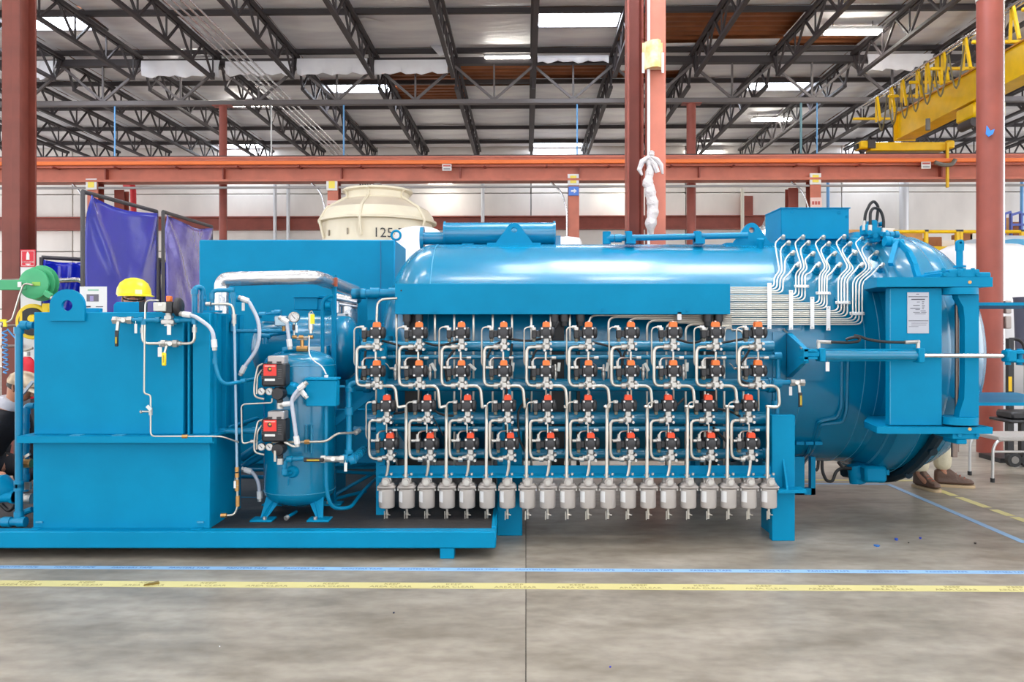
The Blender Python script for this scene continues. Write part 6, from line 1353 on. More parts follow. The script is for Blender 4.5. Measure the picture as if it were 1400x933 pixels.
t = thing('yellow_valve', 'small yellow handled air valve on the column', 'valve', q(7, 450, d-.06)); B().cyl(q(7, 437, d-.06), q(7, 447, d-.06), .02, n=8).obj('body', YHANDLE, t); B().box(X(3, d), X(12, d), d-.08, d-.05, Z(440, d), Z(437, d)).obj('lever', YHANDLE, t)
single(B().tube([q(6+3.5*math.cos(k*.8)+(k/60)*2, 452+k*.85, d+.03*math.sin(k*.8)) for k in range(70)], .008, n=6), 'coil_hose', mat('coil_blue', (70, 150, 210), rough=.3), 'pale blue coiled air hose hanging on the column', 'hose')
single(B().tube([q(10, 450, d), q(20, 462, d), q(30, 470, d)], .008, n=6, fil=.1), 'thin_air_hose', MATS['coil_blue'], 'thin pale blue hose right of the coil', 'hose')
YR = mat('reel_yellow', (240, 206, 20), rough=.4)
d = 8.9; t = thing('cord_reel', 'yellow framed reel with a black hub below the green reel', 'reel', q(45, 462, d))
B().lathe(q(43, 440, d), (.1, 1, 0), [(.19, 0), (.2, .01), (.2, .04), (.17, .05)], 36).obj('rim', YR, t); B().lathe(q(43, 440, d-.02), (.1, 1, 0), [(.15, -.01), (.155, 0), (.155, .03)], 36).obj('black_winding', RUBBER, t); B().lathe(q(42, 436, d-.05), (.1, 1, 0), [(.04, 0), (.05, .02), (.05, .04)], 20).obj('hub', YR, t)
B().box(X(58, d), X(68, d), d-.02, d+.04, Z(432, d), Z(415, d), c=.01).obj('bracket', YR, t); B().box(X(27, d), X(33, d), d-.02, d+.04, Z(450, d), Z(425, d), c=.01).obj('bracket', YR, t)
for i, y in enumerate((384, 392, 446, 474)): single(B().tube([q(2, y, 9.15), q(27, y-1, 9.15), q(30, y-1, 9.3)], .018, n=8, fil=.04), 'wall_rod', mat('rod_grey', (140, 124, 120), rough=.4, metal=.4), 'grey mounting rod across the left column, %s from top' % ORD[i], 'rod')
# sign, extinguisher, poster
d = 9.24; t = thing('extinguisher_sign', 'red fire extinguisher sign with a white bottle beside the column', 'sign', q(38, 365, d))
SR = mat('sign_red', (206, 20, 44), rough=.4)
B().box(X(28, d), X(48.5, d), d, d+.006, Z(365, d), Z(341.5, d)).obj('panel', SR, t)
k = B()
for (x0, x1, y0, y1) in ((29.5, 47, 343, 343.5), (29.5, 47, 363.4, 363.9), (29.5, 30.0, 343, 363.9), (46.5, 47, 343, 363.9)): k.box(X(x0, d), X(x1, d), d-.003, d, Z(y1, d), Z(y0, d))
k.obj('border', WHITEP, t)
k = B().prism([(X(36, d), Z(355.5, d)), (X(40.5, d), Z(355.5, d)), (X(40.3, d), Z(348, d)), (X(39, d), Z(345.5, d)), (X(38, d), Z(344.3, d)), (X(37, d), Z(345.5, d)), (X(36.2, d), Z(348, d))], d-.003, d); k.obj('bottle_symbol', WHITEP, t)
B().prism([(X(35, d), Z(360.7, d)), (X(42, d), Z(360.7, d)), (X(42, d), Z(361.6, d)), (X(38.5, d), Z(363, d)), (X(35, d), Z(361.6, d))], d-.003, d).obj('arrow_symbol', WHITEP, t)
text('sign_word', 'EXTINGUISHER', .022, WHITEP, t, q(38.3, 358.5, d-.003))
single(B().box(X(28, 9.25), X(56, 9.25), 9.25, 9.27, 0, Z(363, 9.25)), 'white_board', WHITEP, 'white board edge below the extinguisher sign', 'board')
d = 8.6; t = thing('fire_extinguisher', 'red fire extinguisher behind the standpipe', 'extinguisher', q(37, 560, d))
B().lathe(q(37, 545, d), (0, 0, 1), [(.075, 0), (.08, .02), (.08, .36), (.06, .42), (.03, .45)], 20).obj('bottle', SR, t); B().box(X(37, d)-.09, X(37, d)+.09, d-.09, d+.09, 0, Z(545, d)).obj('stand', FRAMEM, t); B().cyl(q(37, 487, d), q(37, 481, d), .03, n=10).obj('valve', STEEL, t); B().tube([q(32, 480, d), q(40, 478, d), q(45, 476, d)], .014, n=7).obj('handle', STEEL, t)
d = 8.4; t = thing('paper_poster', 'white paper notice standing behind the tank lug', 'poster', q(127, 426, d))
B().box(X(109, d), X(146, d), d, d+.004, Z(432, d), Z(392, d)).obj('sheet', WHITEP, t); B().box(X(118.5, d), X(135, d), d-.002, d, Z(412.5, d), Z(402.5, d)).obj('picture', mat('photo_grey', (104, 100, 112)), t)
B().box(X(123, d), X(128, d), d-.0025, d-.002, Z(412, d), Z(405, d)).obj('picture_light', mat('photo_violet', (150, 140, 190)), t); B().box(X(120, d), X(135, d), d-.002, d, Z(398, d), Z(395.5, d)).obj('heading', mat('heading_green', (150, 190, 170)), t)
B().box(X(112, d), X(124, d), d-.002, d, Z(420.5, d), Z(418.5, d)).obj('print_line', mat('print_dark', (60, 58, 70)), t); B().box(X(131, d), X(141, d), d-.002, d, Z(420, d), Z(419, d)).obj('print_line', MATS['print_dark'], t)
d = 5.66; single(B().box(X(113, d), X(139, d), d-.03, d+.02, zt, Z(421.5, d), c=.006), 'hatch_cover', BLUE, 'low blue hatch cover before the white notice', 'hatch')
t = thing('notice_stand', 'dark stand that carries the white notice', 'stand', (X(127, 8.45), 8.46, 0)); B().box(X(126, 8.4), X(128, 8.4), 8.43, 8.46, 0, Z(395, 8.4)).obj('post', FRAMEM, t); B().box(X(115, 8.4), X(140, 8.4), 8.35, 8.55, 0, .03).obj('base', FRAMEM, t)
# cooling tower
CREAM = mat('cream_fibreglass', (226, 216, 192), rough=.4, var=.07, scale=2)
CREAMT = mat('cream_dusty_fibreglass', (206, 192, 172), rough=.5, var=.1, scale=2)
d = 16.2; cx = X(516.5, d); k = d/F
t = thing('cooling_tower', 'cream round cooling tower with a necked top behind the cabinet', 'tower', (cx, d, 0))
def zz(y, r=0): return EYE+(452-y)/F*(d)
B().lathe((cx, d, 0), (0, 0, 1), [(74*k, .02), (74*k, zz(308))], 64).obj('body', CREAM, t)
B().lathe((cx, d, 0), (0, 0, 1), [(74*k, zz(308)), (80*k, zz(307)), (80*k, zz(304)), (77*k, zz(303)), (75.5*k, zz(298)), (70*k, zz(290))], 64).obj('shoulder', CREAM, t)
B().lathe((cx, d, 0), (0, 0, 1), [(70*k, zz(290)), (58*k, zz(283)), (46*k, zz(276))], 64).obj('roof_cone', CREAMT, t)
B().lathe((cx, d, 0), (0, 0, 1), [(46*k, zz(276)), (42.5*k, zz(274)), (42.5*k, zz(266)), (47.5*k, zz(264)), (47.5*k, zz(261.5)), (44*k, zz(261)), (42*k, zz(262)), (42*k, zz(274))], 64).obj('neck', CREAM, t)
for a in (-150, -97, -32, 30, 90, 150):
    P = []
    for r_, y in ((75, 330), (81, 307), (76.5, 299), (70.5, 289.5), (46.8, 275.5), (43.2, 273), (43.5, 266), (48, 263)): P.append((cx+r_*k*math.cos(R(a)), d+r_*k*math.sin(R(a)), zz(y)))
    B().tube(P, .03, n=7).obj('rib', CREAM, t)
tx = text('tower_number', '125-T', .26, mat('stencil_dark', (52, 48, 46)), t, (X(533, 15.15), 15.13, Z(319, 15.15)))
tx.rotation_euler = (R(90), 0, R(12))
for px in (446, 476): B().box(X(px, 15.3), X(px+2, 15.3), 15.15 if px > 460 else 15.42, 15.5, Z(321, 15.3), Z(313, 15.3)).obj('maker_mark', mat('mark_grey', (150, 140, 124)), t)
m_ = thing('tower_motor', 'grey fan motor with fins on top of the cooling tower', 'motor', (cx, d, zz(262)))
B().box(X(510, d), X(524, d), d-.15, d+.15, zz(262), zz(252), c=.04).obj('housing', mat('motor_grey', (140, 136, 132), rough=.4), m_)
for i in range(5): B().box(X(493+i*3.4, d), X(494.4+i*3.4, d), d-.12, d+.12, zz(262), zz(253)).obj('fin', JOISTM, m_)
B().box(X(480, d), X(550, d), d-.06, d+.06, zz(264), zz(262)).obj('motor_beam', CREAM, m_)
# white tanks
WHT = mat('white_tank_paint', (222, 221, 222), rough=.35)
d = 10.5; cx = X(573, d); r_ = 36*d/F
single(B().lathe((cx, d, 0), (0, 0, 1), [(r_, .02), (r_, Z(332, d)), (r_*.94, Z(322, d)), (r_*.7, Z(314, d)), (r_*.35, Z(310.5, d)), (.01, Z(309.5, d))], 48), 'white_tank', WHT, 'upright white tank with a domed top between cabinet and vessel', 'tank')
d = 9.3; single(B().prism([(X(540, d), .02), (X(565, d), .02), (X(565, d), Z(350, d)), (X(553, d), Z(337, d)), (X(541, d), Z(329, d))], d, d+.05), 'white_sheet', mat('panel_white', (226, 230, 236)), 'pale sheet with a slanted top edge right behind the cabinet', 'panel')
single(B().lathe((X(775, 10.6), 10.6, 0), (0, 0, 1), [(.2, .02), (.2, Z(331, 10.6)), (.17, Z(326, 10.6)), (.01, Z(323.5, 10.6))], 32), 'white_drum', WHT, 'white drum top peeping over the vessel right of the top cylinder', 'drum')
d = 12.6; r_ = 1.42; zc = Z(330, d-.2)-r_-.02
t = thing('white_vessel', 'big white wrapped vessel standing behind the door', 'vessel', (7.5, d, .3))
xs_ = X(1312, d); B().lathe((xs_, d, zc), (1, 0, 0), [(.01, -.7)]+[(r_*math.sin(a), -.7*math.cos(a)) for a in [k_*math.pi/20 for k_ in range(1, 10)]]+[(r_, 0), (r_, 5)], 64).obj('shell', WHT, t)
B().lathe((X(1376, d), d, zc), (1, 0, 0), [(r_+.0, 0), (r_+.07, .02), (r_+.07, .5), (r_, .52)], 64).obj('blue_ring', mat('ring_pale_blue', (90, 160, 196), rough=.4), t)
for xx in (xs_+.6, xs_+3.5): B().box(xx-.15, xx+.15, d-.9, d+.9, 0, zc-r_*.8).obj('saddle', mat('saddle_grey', (150, 150, 152)), t)
B().box(X(1290, 11.6), X(1420, 11.6), 11.0, 11.02, .02, .55).obj('skirt_wrap', mat('wrap_grey', (206, 204, 206), bump=.4, bscale=5), t)
single(B().lathe((X(1372, 15.2), 15.2, .02), (0, 0, 1), [(1.0, 0), (1.0, 2.75), (.7, 3.15), (.01, 3.25)], 32), 'grey_tank', mat('tank_grey', (170, 176, 184), rough=.4), 'grey domed tank behind the white vessel', 'tank')
t = thing('grey_duct_elbow', 'grey duct elbow behind the square blue box', 'duct', q(1046, 330, 12)); B().lathe(q(1050, 312, 12), (1, .3, 0), [(.01, -.05), (.16, 0), (.2, .08), (.2, .6)], 24).obj('duct', mat('duct_grey2', (150, 146, 144), rough=.4, metal=.3), t)
B().tube([q(1050, 320, 12), q(1036, 330, 12), q(1034, 590, 12)], .16, n=16, fil=.2).obj('elbow', FOIL, t)
# yellow mezzanine rail, rack and boxes
d = 16.5
t = thing('mezzanine', 'raised storage platform with a yellow edge behind the door', 'platform', (X(1300, d), d+1.2, 0))
B().box(X(1150, d), X(1480, d), d, d+2.5, Z(337, d)-.12, Z(337, d), c=.01).obj('deck', YELLOW, t)
for px in (1160, 1280, 1420): B().box(X(px, d)-.06, X(px, d)+.06, d+.1, d+.22, 0, Z(337, d)-.12).obj('leg', STEELRED, t)
t = thing('guard_rail', 'yellow guard rail with posts on the storage platform', 'rail', (X(1300, d), d, Z(337, d)))
B().tube([q(1222, 317, d), q(1450, 317, d)], .035, n=8).obj('top_bar', YELLOW, t)
for px in (1266, 1308.5, 1313.5, 1397): B().box(X(px-2, d), X(px+2, d), d-.04, d+.04, Z(337, d), Z(315, d)).obj('post', YELLOW, t); B().box(X(px-2.2, d), X(px+2.2, d), d-.045, d+.045, Z(317, d), Z(314.5, d)).obj('cap', BLACKP, t)
CARD = [mat('cardboard', (196, 146, 92), rough=.8, var=.1), mat('cardboard_dark', (150, 96, 62), rough=.8), mat('white_carton', (226, 222, 216), rough=.7)]
for i, (xa, xb, ya, yb, m_, l) in enumerate([(1150, 1176, 337, 314, 0, 'brown carton behind the hydraulic hoses'), (1228, 1262, 337, 319, 0, 'brown carton left of the yellow post'), (1270, 1288, 337, 324, 1, 'dark carton right of the first yellow post'), (1288, 1306, 337, 328, 2, 'white carton low between the yellow posts'), (1318, 1330, 337, 318, 1, 'dark carton right of the double yellow post'), (1326, 1338, 337, 320, 2, 'white carton by the round column'), (1205, 1224, 337, 312, 2, 'white carton above the hydraulic pipe')]):
    o = B().box(X(xa, d+.4), X(xb, d+.4), d+.4, d+.9, Z(337, d)+.002, Z(yb, d+.4), c=.01).obj('carton', CARD[m_]); tag(o, l, 'box', 'cartons on the platform'); B().box(X((xa+xb)/2, d)-.03, X((xa+xb)/2, d)+.03, d+.395, d+.4, Z(337, d)+.01, Z(yb, d+.4)-.01).obj('tape_strip', CARD[1], o)
BL2 = mat('rack_blue', (72, 88, 168), rough=.4)
d = 17; t = thing('blue_rack', 'blue metal rack holding leaning cardboard right of the round column', 'rack', (X(1395, d), d, Z(337, 16.5)))
for px in (1373, 1382, 1395.5, 1412): B().box(X(px-1, d), X(px+1, d), d-.04, d+.04, Z(337, 16.5)+.002, Z(292, d)).obj('post', BL2, t)
for (xa, ya, xb, yb) in ((1372, 293, 1382, 290), (1383, 294, 1396, 290), (1396, 294, 1412, 290)): strut(B(), q(xa, ya, d), q(xb, yb, d), .05).obj('top_bar', BL2, t)
B().box(X(1382, d), X(1412, d), d-.03, d+.03, Z(309, d), Z(306, d)).obj('shelf_beam', BL2, t)
for i, (xa, xb, yt) in enumerate(((1374, 1381, 296), (1384, 1394, 294), (1397, 1410, 300))): o = B().obox(((X(xa, d)+X(xb, d))/2, d+.35, (Z(337, 16.5)+.02+Z(yt, d))/2), (X(xb, d)-X(xa, d), .12, Z(yt, d)-Z(337, 16.5)-.05), None, .01).obj('cardboard_sheet', CARD[i == 2]); tag(o, 'brown cardboard sheet leaning in the blue rack, %s from the left' % ORD[i], 'cardboard', 'cardboard in the rack')
# floor things right: dolly, step ladder, jack
d = 8.6; t = thing('wheeled_dolly', 'black dolly on twin caster wheels behind the step ladder', 'dolly', (X(1396, d), d, 0))
B().box(X(1370, d), X(1440, d), d-.15, d+.25, Z(577, d), Z(573, d), c=.01).obj('platform', BLACKP, t); B().box(X(1376, d), X(1420, d), d-.1, d+.2, Z(573, d), Z(562, d), c=.02).obj('motor_case', BLACKP, t)
for px in (1375, 1393): 
    w = B().cyl((X(px, d)-.0, d-.16, .075), (X(px, d)-.0, d-.1, .075), .075, n=20).obj('wheel', RUBBER, t); B().cyl((X(px, d), d-.165, .075), (X(px, d), d-.16, .075), .04, n=14).obj('hub', mat('hub_grey', (120, 116, 112)), w)
    B().box(X(px, d)-.03, X(px, d)+.03, d-.09, d-.03, .075, Z(577, d)).obj('fork', BLACKP, t)
t = thing('jack_post', 'black lifting post with a yellow label right of the round column', 'jack', (X(1380, 8.9), 8.9, 0)); d = 8.9
B().box(X(1377, d), X(1384, d), d-.03, d+.03, .05, Z(463, d)).obj('post', BLACKP, t); B().box(X(1375, d), X(1386, d), d-.05, d+.05, Z(549, d), Z(538, d)).obj('socket', BLACKP, t)
B().box(X(1376.4, d), X(1381, d), d-.035, d-.03, Z(535, d), Z(515, d)).obj('yellow_label', YELLOW, t); B().box(X(1377, d)-.2, X(1384, d)+.2, d-.2, d+.2, .0, .05).obj('base', BLACKP, t)
B().tube([q(1380, 464, d), q(1392, 464, d), q(1399, 470, d), q(1401, 480, d)], .018, n=8, fil=.06).obj('grip', BLACKP, t)
ALU = mat('aluminium', (190, 188, 186), rough=.35, metal=.7)
t = thing('step_stool', 'silver step stool with a chequered tread at the right edge', 'stool', (X(1385, 7.6), 7.8, 0)); d = 7.6
B().box(X(1364, d), X(1450, d), d-.02, d+.4, Z(603, d), Z(597, d), c=.006).obj('tread', mat('tread_plate', (190, 186, 182), rough=.45, metal=.5, bump=.8, bscale=120), t)
for yy in (d, d+.38): B().tube([(X(1357, d), yy, .03), (X(1357.5, d), yy, Z(614, d)), (X(1364, d), yy, Z(602, d)), (X(1400, d), yy, Z(601, d))], .014, n=9, fil=.08).obj('leg', ALU, t); B().cyl((X(1357, d), yy, 0), (X(1357, d), yy, .04), .02, n=10).obj('rubber_foot', RUBBER, t)
B().tube([q(1358, 618, d), q(1450, 618, d)], .012, n=8).obj('stretcher', ALU, t)
B().tube([(X(1442, d), d, .0), (X(1442, d), d, Z(601, d))], .014, n=8).obj('leg', ALU, t); B().tube([(X(1442, d), d+.38, .0), (X(1442, d), d+.38, Z(601, d))], .014, n=8).obj('leg', ALU, t)
d = 12.0; t = thing('grey_bin', 'dark grey bin at the right edge before the white vessel', 'bin', (X(1402, 10.3), 10.3, 0)); B().lathe((X(1406, 10.3), 10.3, 0), (0, 0, 1), [(.14, 1.0), (.17, 1.85), (.18, 1.88)], 16).obj('tub', mat('bin_grey', (84, 86, 104)), t); B().cyl((X(1406, 10.3), 10.3, 0), (X(1406, 10.3), 10.3, 1.0), .05).obj('stand', BLACKP, t)
# pale things seen under the vessel
for i, (xa, xb, ya, yb, d, m_, l) in enumerate([(566, 578, 645, 629, 9, WHITEP, 'white box end seen under the vessel, first from the left'), (586, 598, 645, 629, 9, WHITEP, 'white box end seen under the vessel, second from the left'), (617, 682, 660, 628, 9.2, WHITEP, 'long white carton seen under the vessel'), (720, 768, 664, 628, 9.3, WHITEP, 'white carton behind the middle filters'), (776, 905, 658, 628, 9.4, mat('carton_cream', (226, 220, 212)), 'long cream carton behind the right filters'), (930, 985, 656, 650, 9.4, MATS['carton_cream'], 'low cream carton end right of the long one')]):
    x0, x1 = X(xa, d), X(xb, d); single(B().box(x0, x1, d, d+.4, .0, Z(yb, d), c=.01), 'floor_carton', m_, l, 'box')
single(B().tube([q(924+20*math.cos(a), 622+12*math.sin(a), 9) for a in [k_*.3 for k_ in range(12)]], .03, n=8), 'white_hose', WHITEP, 'white curved hose seen below the lowest manifold', 'hose')
single(B().box(X(640, 8.3), X(716, 8.3), 8.2, 8.6, 0, .35, c=.03), 'drain_mat', mat('gravel_grey', (110, 106, 106), rough=.9, bump=.8, bscale=70), 'grey rough block in the shade under the vessel', 'block')

# ---------------------------------------------------------------- people
SKIN = mat('skin', (186, 128, 100), rough=.5)
def skinned(name, nodes, edges, m, parent=None, root=0, loc=None, sub=2):
    me = bpy.data.meshes.new(name); bm = bmesh.new(); ly = bm.verts.layers.skin.verify()
    loc = Vector(loc); vs_ = []
    for i, (p, r_) in enumerate(nodes):
        v = bm.verts.new(Vector(p)-loc); v[ly].radius = (r_, r_) if not isinstance(r_, tuple) else r_; v[ly].use_root = (i == root); vs_.append(v)
    for a, b_ in edges: bm.edges.new((vs_[a], vs_[b_]))
    bm.to_mesh(me); bm.free()
    o = bpy.data.objects.new(name, me); COL.objects.link(o); me.materials.append(m)
    sk = o.modifiers.new('skin', 'SKIN'); sk.use_smooth_shade = True; sk.branch_smoothing = .6
    s = o.modifiers.new('sub', 'SUBSURF'); s.levels = sub; s.render_levels = sub
    o.location = loc-(WL[parent.name] if parent else Vector()); WL[o.name] = loc
    if parent: o.parent = parent
    return o
def person(label, base, J, shirt, pants, boots=None, hand_skin=SKIN):
    """J: joint name -> world point. One continuous skinned body with clothing over it."""
    t = thing('person', label, 'person', base)
    names = ['pelvis', 'waist', 'chest', 'neck', 'head', 'crown', 'shl', 'ell', 'wrl', 'pal', 'shr', 'elr', 'wrr', 'par', 'hil', 'knl', 'anl', 'tol', 'hir', 'knr', 'anr', 'tor']
    rad = [.12, .11, .12, .05, .085, .07, .065, .045, .032, .035, .065, .045, .032, .035, .09, .06, .042, .03, .09, .06, .042, .03]
    E = [(0, 1), (1, 2), (2, 3), (3, 4), (4, 5), (2, 6), (6, 7), (7, 8), (8, 9), (2, 10), (10, 11), (11, 12), (12, 13), (0, 14), (14, 15), (15, 16), (16, 17), (0, 18), (18, 19), (19, 20), (20, 21)]
    body = skinned('body', [(J[n], r_) for n, r_ in zip(names, rad)], E, SKIN, t, 0, base)
    sh = ['pelvis', 'waist', 'chest', 'shl', 'ell', 'wrl', 'shr', 'elr', 'wrr', 'nb']; sr = [.14, .14, .165, .095, .068, .052, .095, .068, .052, .085]
    J2 = dict(J); J2['nb'] = J['chest']+(J['neck']-J['chest'])*.8
    for s_ in 'lr': J2['wr'+s_] = J['el'+s_]+(J['wr'+s_]-J['el'+s_])*.93
    skinned('shirt', [(J2[n], r_) for n, r_ in zip(sh, sr)], [(0, 1), (1, 2), (2, 3), (3, 4), (4, 5), (2, 6), (6, 7), (7, 8), (2, 9)], shirt, t, 0, base)
    tr = ['pelvis', 'hil', 'knl', 'anl', 'hir', 'knr', 'anr']; trr = [.135, .108, .083, .082, .108, .083, .082]
    skinned('trousers', [(J[n], r_) for n, r_ in zip(tr, trr)], [(0, 1), (1, 2), (2, 3), (0, 4), (4, 5), (5, 6)], pants, t, 0, base)
    # five fingers per hand
    for s_ in 'lr':
        w, p = J['wr'+s_], J['pa'+s_]; dd = (p-w).normalized(); u, v = frame(dd)
        for i, ln in enumerate((.062, .075, .08, .074, .058)):
            if i == 0: q0 = w+dd*.045+u*.03; q1 = q0+dd*.025+u*.03; q2 = q1+dd*.03+u*.008+v*.01
            else: q0 = p+u*(.027-.018*(i-1)); q1 = q0+dd*ln*.55+v*.008; q2 = q1+dd*ln*.35+v*.022
            skinned('thumb' if i == 0 else 'finger', [(p-dd*.01, .012), (q0, .0095), (q1, .0085), (q2, .007)], [(0, 1), (1, 2), (2, 3)], SKIN, body, 0, p, 1)
    return t, body
def face(t, c, fwd, up, hair, hairm=None):
    fwd = Vector(fwd).normalized(); up = Vector(up).normalized(); side = fwd.cross(up).normalized(); up = side.cross(fwd)
    M = Matrix((side, fwd, up)).transposed()
    h = B().sph((0, 0, 0), .1, 24, 16, (.78, .98, 1.12)); h.v = [c+M @ Vector((p.x*(1-.25*max(0, -p.z/.11)), p.y-.0*p.z, p.z)) for p in h.v]; hd = h.obj('head', SKIN, t)
    k = B(); k.add([c+M @ Vector(p) for p in ((-.012, .094, .022), (.012, .094, .022), (.017, .1, -.022), (-.017, .1, -.022), (0, .122, -.018), (0, .092, -.03))], [(0, 1, 4), (0, 4, 3), (1, 2, 4), (3, 4, 5), (4, 2, 5)]); k.obj('nose', SKIN, hd)
    for s_ in (-1, 1):
        B().sph(c+M @ Vector((s_*.031, .08, .014)), .012, 10, 6).obj('eye', WHITEP, hd); B().sph(c+M @ Vector((s_*.031, .09, .014)), .0055, 8, 5).obj('iris', BLACKP, hd)
        B().obox(c+M @ Vector((s_*.031, .09, .034)), (.03, .008, .005), M).obj('brow', hair, hd); B().sph(c+M @ Vector((s_*.08, -.005, -.005)), .03, 10, 6, (.35, .6, 1)).obj('ear', SKIN, hd)
    B().obox(c+M @ Vector((0, .083, -.05)), (.045, .012, .008), M, .003).obj('mouth', mat('lips', (150, 84, 76)), hd)
    hh = B().sph((0, 0, 0), .104, 20, 12, (.8, 1.0, 1.1)); hh.v = [c+M @ Vector((p.x, min(p.y, .05), max(p.z, -.03)))+M @ Vector((0, -.012, .006)) for p in hh.v]; hh.obj('hair', hair, hd)
    return M
HAIR = mat('dark_hair', (44, 34, 30), rough=.6)
V = Vector
# worker with the yellow hard hat behind the tank
wx, wy = X(183, 6.45), 6.45
hc = V((wx, wy, Z(410, wy)))
J = dict(pelvis=V((wx-.02, wy+.1, .98)), waist=V((wx-.02, wy+.1, 1.15)), chest=V((wx, wy+.08, 1.38)), neck=V((wx, wy+.04, 1.56)), head=hc+V((0, .02, -.05)), crown=hc+V((0, .01, .04)),
    shl=V((wx-.18, wy+.1, 1.46)), ell=V((wx-.24, wy-.02, 1.2)), wrl=V((wx-.12, wy-.2, 1.12)), pal=V((wx-.06, wy-.27, 1.12)), shr=V((wx+.2, wy+.08, 1.46)), elr=V((wx+.27, wy-.06, 1.22)), wrr=V((wx+.2, wy-.25, 1.2)), par=V((wx+.16, wy-.32, 1.2)),
    hil=V((wx-.1, wy+.1, .9)), knl=V((wx-.12, wy+.08, .64)), anl=V((wx-.12, wy+.1, .27)), tol=V((wx-.13, wy-.06, .22)), hir=V((wx+.1, wy+.1, .9)), knr=V((wx+.12, wy+.08, .64)), anr=V((wx+.12, wy+.1, .27)), tor=V((wx+.14, wy-.06, .22)))
t, bd = person('worker in a yellow hard hat and glasses behind the flat tank', (wx, wy, ZK), J, mat('navy_shirt', (40, 46, 70), rough=.8), mat('denim', (60, 70, 96), rough=.8))
M = face(bd, hc, (.35, -1, -.25), (0.1, -.15, 1), HAIR)
HAT = mat('hard_hat_yellow', (240, 214, 30), rough=.3, var=.06, scale=12)
hat = B().lathe(hc+V((.0, .0, .035)), (.06, -.08, 1), [(.128, 0), (.13, .012), (.125, .055), (.104, .1), (.066, .13), (.024, .142), (.004, .143)], 32); hat.obj('hard_hat', HAT, t)
k = B(); n = 24; v = []
c0 = hc+V((0, 0, .035))
for i in range(n+1):
    a = R(-80+i*160/n); dv_ = V((math.sin(a), -math.cos(a), 0)); dv_ = Matrix.Rotation(R(45), 3, 'Z') @ dv_
    e = .128+.05*math.cos(R(-80+i*160/n))
    for r_, z_ in ((.12, .006), (e, -.012), (e, -.006), (.12, .012)): v.append(c0+dv_*r_+V((.06*0, 0, z_)))
f = []
for i in range(n):
    for j in range(4): f.append((4*i+j, 4*i+(j+1) % 4, 4*i+4+(j+1) % 4, 4*i+4+j))
f += [(0, 1, 2, 3), (4*n+3, 4*n+2, 4*n+1, 4*n)]
k.add(v, f).obj('hat_brim', HAT, t)
k = B().tube([hc+M @ V((x, y, .016)) for x, y in ((-.078, .0), (-.066, .07), (-.02, .108), (.02, .108), (.066, .07), (.078, 0))], .006, n=6); k.obj('safety_glasses', BLACKP, t)
B().obox(hc+V((.085, -.1, .055)), (.05, .006, .04), Matrix.Rotation(R(40), 3, 'Z')).obj('hat_sticker', mat('sticker_pale', (236, 226, 190)), t)
# worker bent over at the left edge
px_, d = 4, 6.05
hc = V((X(30, d), d, Z(530, d)))
bx = X(-5, d)
pv = V((X(-34, d), d+.08, .47)); ch = V((X(1, d), d+.04, Z(583, d)))
J = dict(pelvis=pv, waist=pv+(ch-pv)*.5, chest=ch, neck=V((X(17, d), d+.01, Z(549, d))), head=hc+V((-.02, 0, -.02)), crown=hc+V((-.03, 0, .06)),
    shl=ch+V((.0, -.17, .03)), ell=ch+V((-.12, -.22, -.2)), wrl=ch+V((.06, -.2, -.34)), pal=ch+V((.13, -.18, -.36)), shr=ch+V((.03, .18, .03)), elr=ch+V((.02, .26, -.22)), wrr=ch+V((.2, .24, -.28)), par=ch+V((.27, .22, -.28)),
    hil=pv+V((-.02, -.1, -.05)), knl=pv+V((.28, -.14, -.2)), anl=pv+V((-.12, -.16, -.22)), tol=pv+V((-.24, -.16, -.25)), hir=pv+V((-.02, .12, -.05)), knr=pv+V((.3, .18, -.12)), anr=pv+V((.14, .2, -.2)), tor=pv+V((.27, .2, -.26)))
t, bd = person('worker in black shirt and tan camouflage cap bending at the left edge', (bx-.1, d, ZK), J, mat('black_shirt', (30, 30, 36), rough=.85, bump=.4, bscale=12), mat('dark_trousers', (50, 50, 56), rough=.8))
M = face(bd, hc, (1, -.12, -.5), (.5, 0, 1), HAIR)
CAMO = mat('camo_cap', (206, 186, 160), rough=.8, var=.45, scale=14, rgb2=(132, 112, 92), detail=1)
up = M @ V((0, 0, 1)); cp = B().lathe(hc+up*.03, up+V((-.25, 0, 0)), [(.112, 0), (.114, .02), (.1, .06), (.06, .088), (.02, .097), (.003, .098)], 28); cp.obj('cap', CAMO, t)
fw = M @ V((0, 1, 0)); sd = M @ V((1, 0, 0)); v = []; n = 12
for i in range(n+1):
    a = R(-75+150*i/n); o_ = sd*math.sin(a); 
    for r1, r2, z_ in ((.085, .1, .04), (.085, .19, .025), (.085, .19, .03), (.085, .1, .045)): v.append(hc+sd*math.sin(a)*min(r2, .1)+fw*math.cos(a)*r2+up*z_)
f = []
for i in range(n):
    for j in range(4): f.append((4*i+j, 4*i+(j+1) % 4, 4*i+4+(j+1) % 4, 4*i+4+j))
B().add(v, f).obj('cap_visor', CAMO, t)
nk = J['neck']; k = B().lathe(nk+V((-.03, 0, -.02)), (.45, 0, 1), [(.075, -.03), (.085, 0), (.075, .04), (.06, .05)], 20); k.obj('grey_collar', mat('collar_grey', (196, 196, 206), rough=.7, bump=.4, bscale=20), t)
strut(B(), q(30, 540, d-.12), q(45, 522, d-.12), .02).obj('respirator_strap', mat('mask_grey', (170, 178, 190)), t)
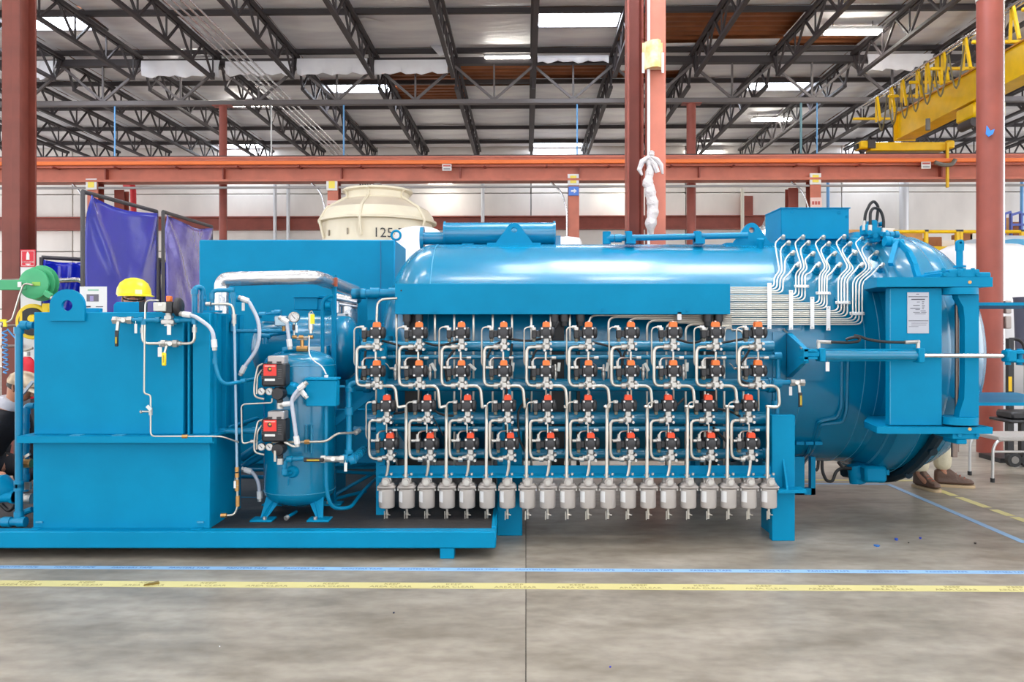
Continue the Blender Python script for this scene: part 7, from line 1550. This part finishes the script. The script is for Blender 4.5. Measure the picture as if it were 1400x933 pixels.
# person behind the door: boots and khaki trousers show under it
wx, wy = X(1282, 7.3), 7.45
lx_, rx_ = X(1264, 7.25), X(1292, 7.35)
hx = 4.02
hc = V((hx, 7.5, 1.62))
J = dict(pelvis=V((hx, 7.5, .98)), waist=V((hx, 7.5, 1.12)), chest=V((hx, 7.48, 1.34)), neck=V((hx, 7.47, 1.5)), head=hc+V((0, .01, -.04)), crown=hc+V((0, .01, .05)),
    shl=V((hx-.19, 7.5, 1.42)), ell=V((hx-.24, 7.45, 1.16)), wrl=V((hx-.2, 7.33, .98)), pal=V((hx-.19, 7.28, .92)), shr=V((hx+.19, 7.5, 1.42)), elr=V((hx+.24, 7.46, 1.16)), wrr=V((hx+.21, 7.38, .95)), par=V((hx+.2, 7.34, .89)),
    hil=V((hx-.1, 7.5, .9)), knl=V((lx_+.02, 7.36, .5)), anl=V((lx_-.0, 7.33, .13)), tol=V((lx_+.01, 7.2, .06)), hir=V((hx+.1, 7.5, .9)), knr=V((hx+.0, 7.42, .5)), anr=V((rx_-.0, 7.4, .14)), tor=V((rx_+.14, 7.36, .06)))
t, bd = person('person in khaki trousers and brown work boots standing behind the door', (hx, 7.45, 0), J, mat('grey_shirt', (110, 116, 126), rough=.8), mat('khaki', (206, 196, 170), rough=.8, bump=.8, bscale=14))
face(bd, hc, (0, -1, 0), (0, 0, 1), HAIR)
BOOT, SOLE, LACE = mat('brown_leather', (92, 66, 52), rough=.5, bump=.3, bscale=30), mat('boot_sole', (186, 160, 124), rough=.6), mat('boot_lace', (150, 80, 60), rough=.7)
def boot(t, an, tdir, ln, nm):
    f_ = V((tdir[0], tdir[1], 0)).normalized(); s_ = V((-f_.y, f_.x, 0)); heel = V((an.x, an.y, 0))-f_*.07
    def outline(sc, z):
        pts = []
        for u_, w_ in ((0, .028), (.03, .036), (.1, .036), (.18, .044), (.26, .048), (.31, .036), (.33, .014)): pts.append((u_*ln/.33, w_*sc))
        return [heel+f_*u_+s_*w_+V((0, 0, z)) for u_, w_ in pts]+[heel+f_*u_-s_*w_+V((0, 0, z)) for u_, w_ in reversed(pts)]
    def loft(rings, name, m, par):
        v = [p for r_ in rings for p in r_]; n = len(rings[0]); f = [tuple(reversed(range(n))), tuple((len(rings)-1)*n+i for i in range(n))]
        for k in range(len(rings)-1):
            for i in range(n): f.append((k*n+i, k*n+(i+1) % n, (k+1)*n+(i+1) % n, (k+1)*n+i))
        return B().add(v, f).obj(name, m, par)
    bo = loft([outline(1.1, 0.001), outline(1.12, .015), outline(1.08, .026)], 'boot_sole', SOLE, t)
    def upr(z, fmax, sc):
        r_ = outline(sc, z); out = []
        for p in r_:
            u_ = (p-heel).dot(f_); w_ = (p-heel).dot(s_); u2 = min(u_, fmax*ln/.33) if u_ > 0 else u_; out.append(heel+f_*u2+s_*w_*(.4 if u_ > fmax*ln/.33+.02 else 1)+V((0, 0, z)))
        return out
    b = loft([upr(.026, .33, 1.02), upr(.05, .33, 1.02), upr(.075, .31, .92), upr(.09, .24, .9), upr(.12, .18, .95), upr(.17, .14, 1.0)], 'boot', BOOT, t); b.modifiers.new('s', 'SUBSURF').render_levels = 1
    for k in range(4): B().tube([heel+f_*(.24-.035*k)*ln/.33+s_*.03+V((0, 0, .084+.017*k)), heel+f_*(.25-.035*k)*ln/.33+V((0, 0, .095+.017*k)), heel+f_*(.24-.035*k)*ln/.33-s_*.03+V((0, 0, .084+.017*k))], .005, n=6).obj('lace', LACE, b)
    return b
boot(t, J['anl'], (.28, -1), .3, 'l'); boot(t, J['anr'], (1, -.32), .34, 'r')
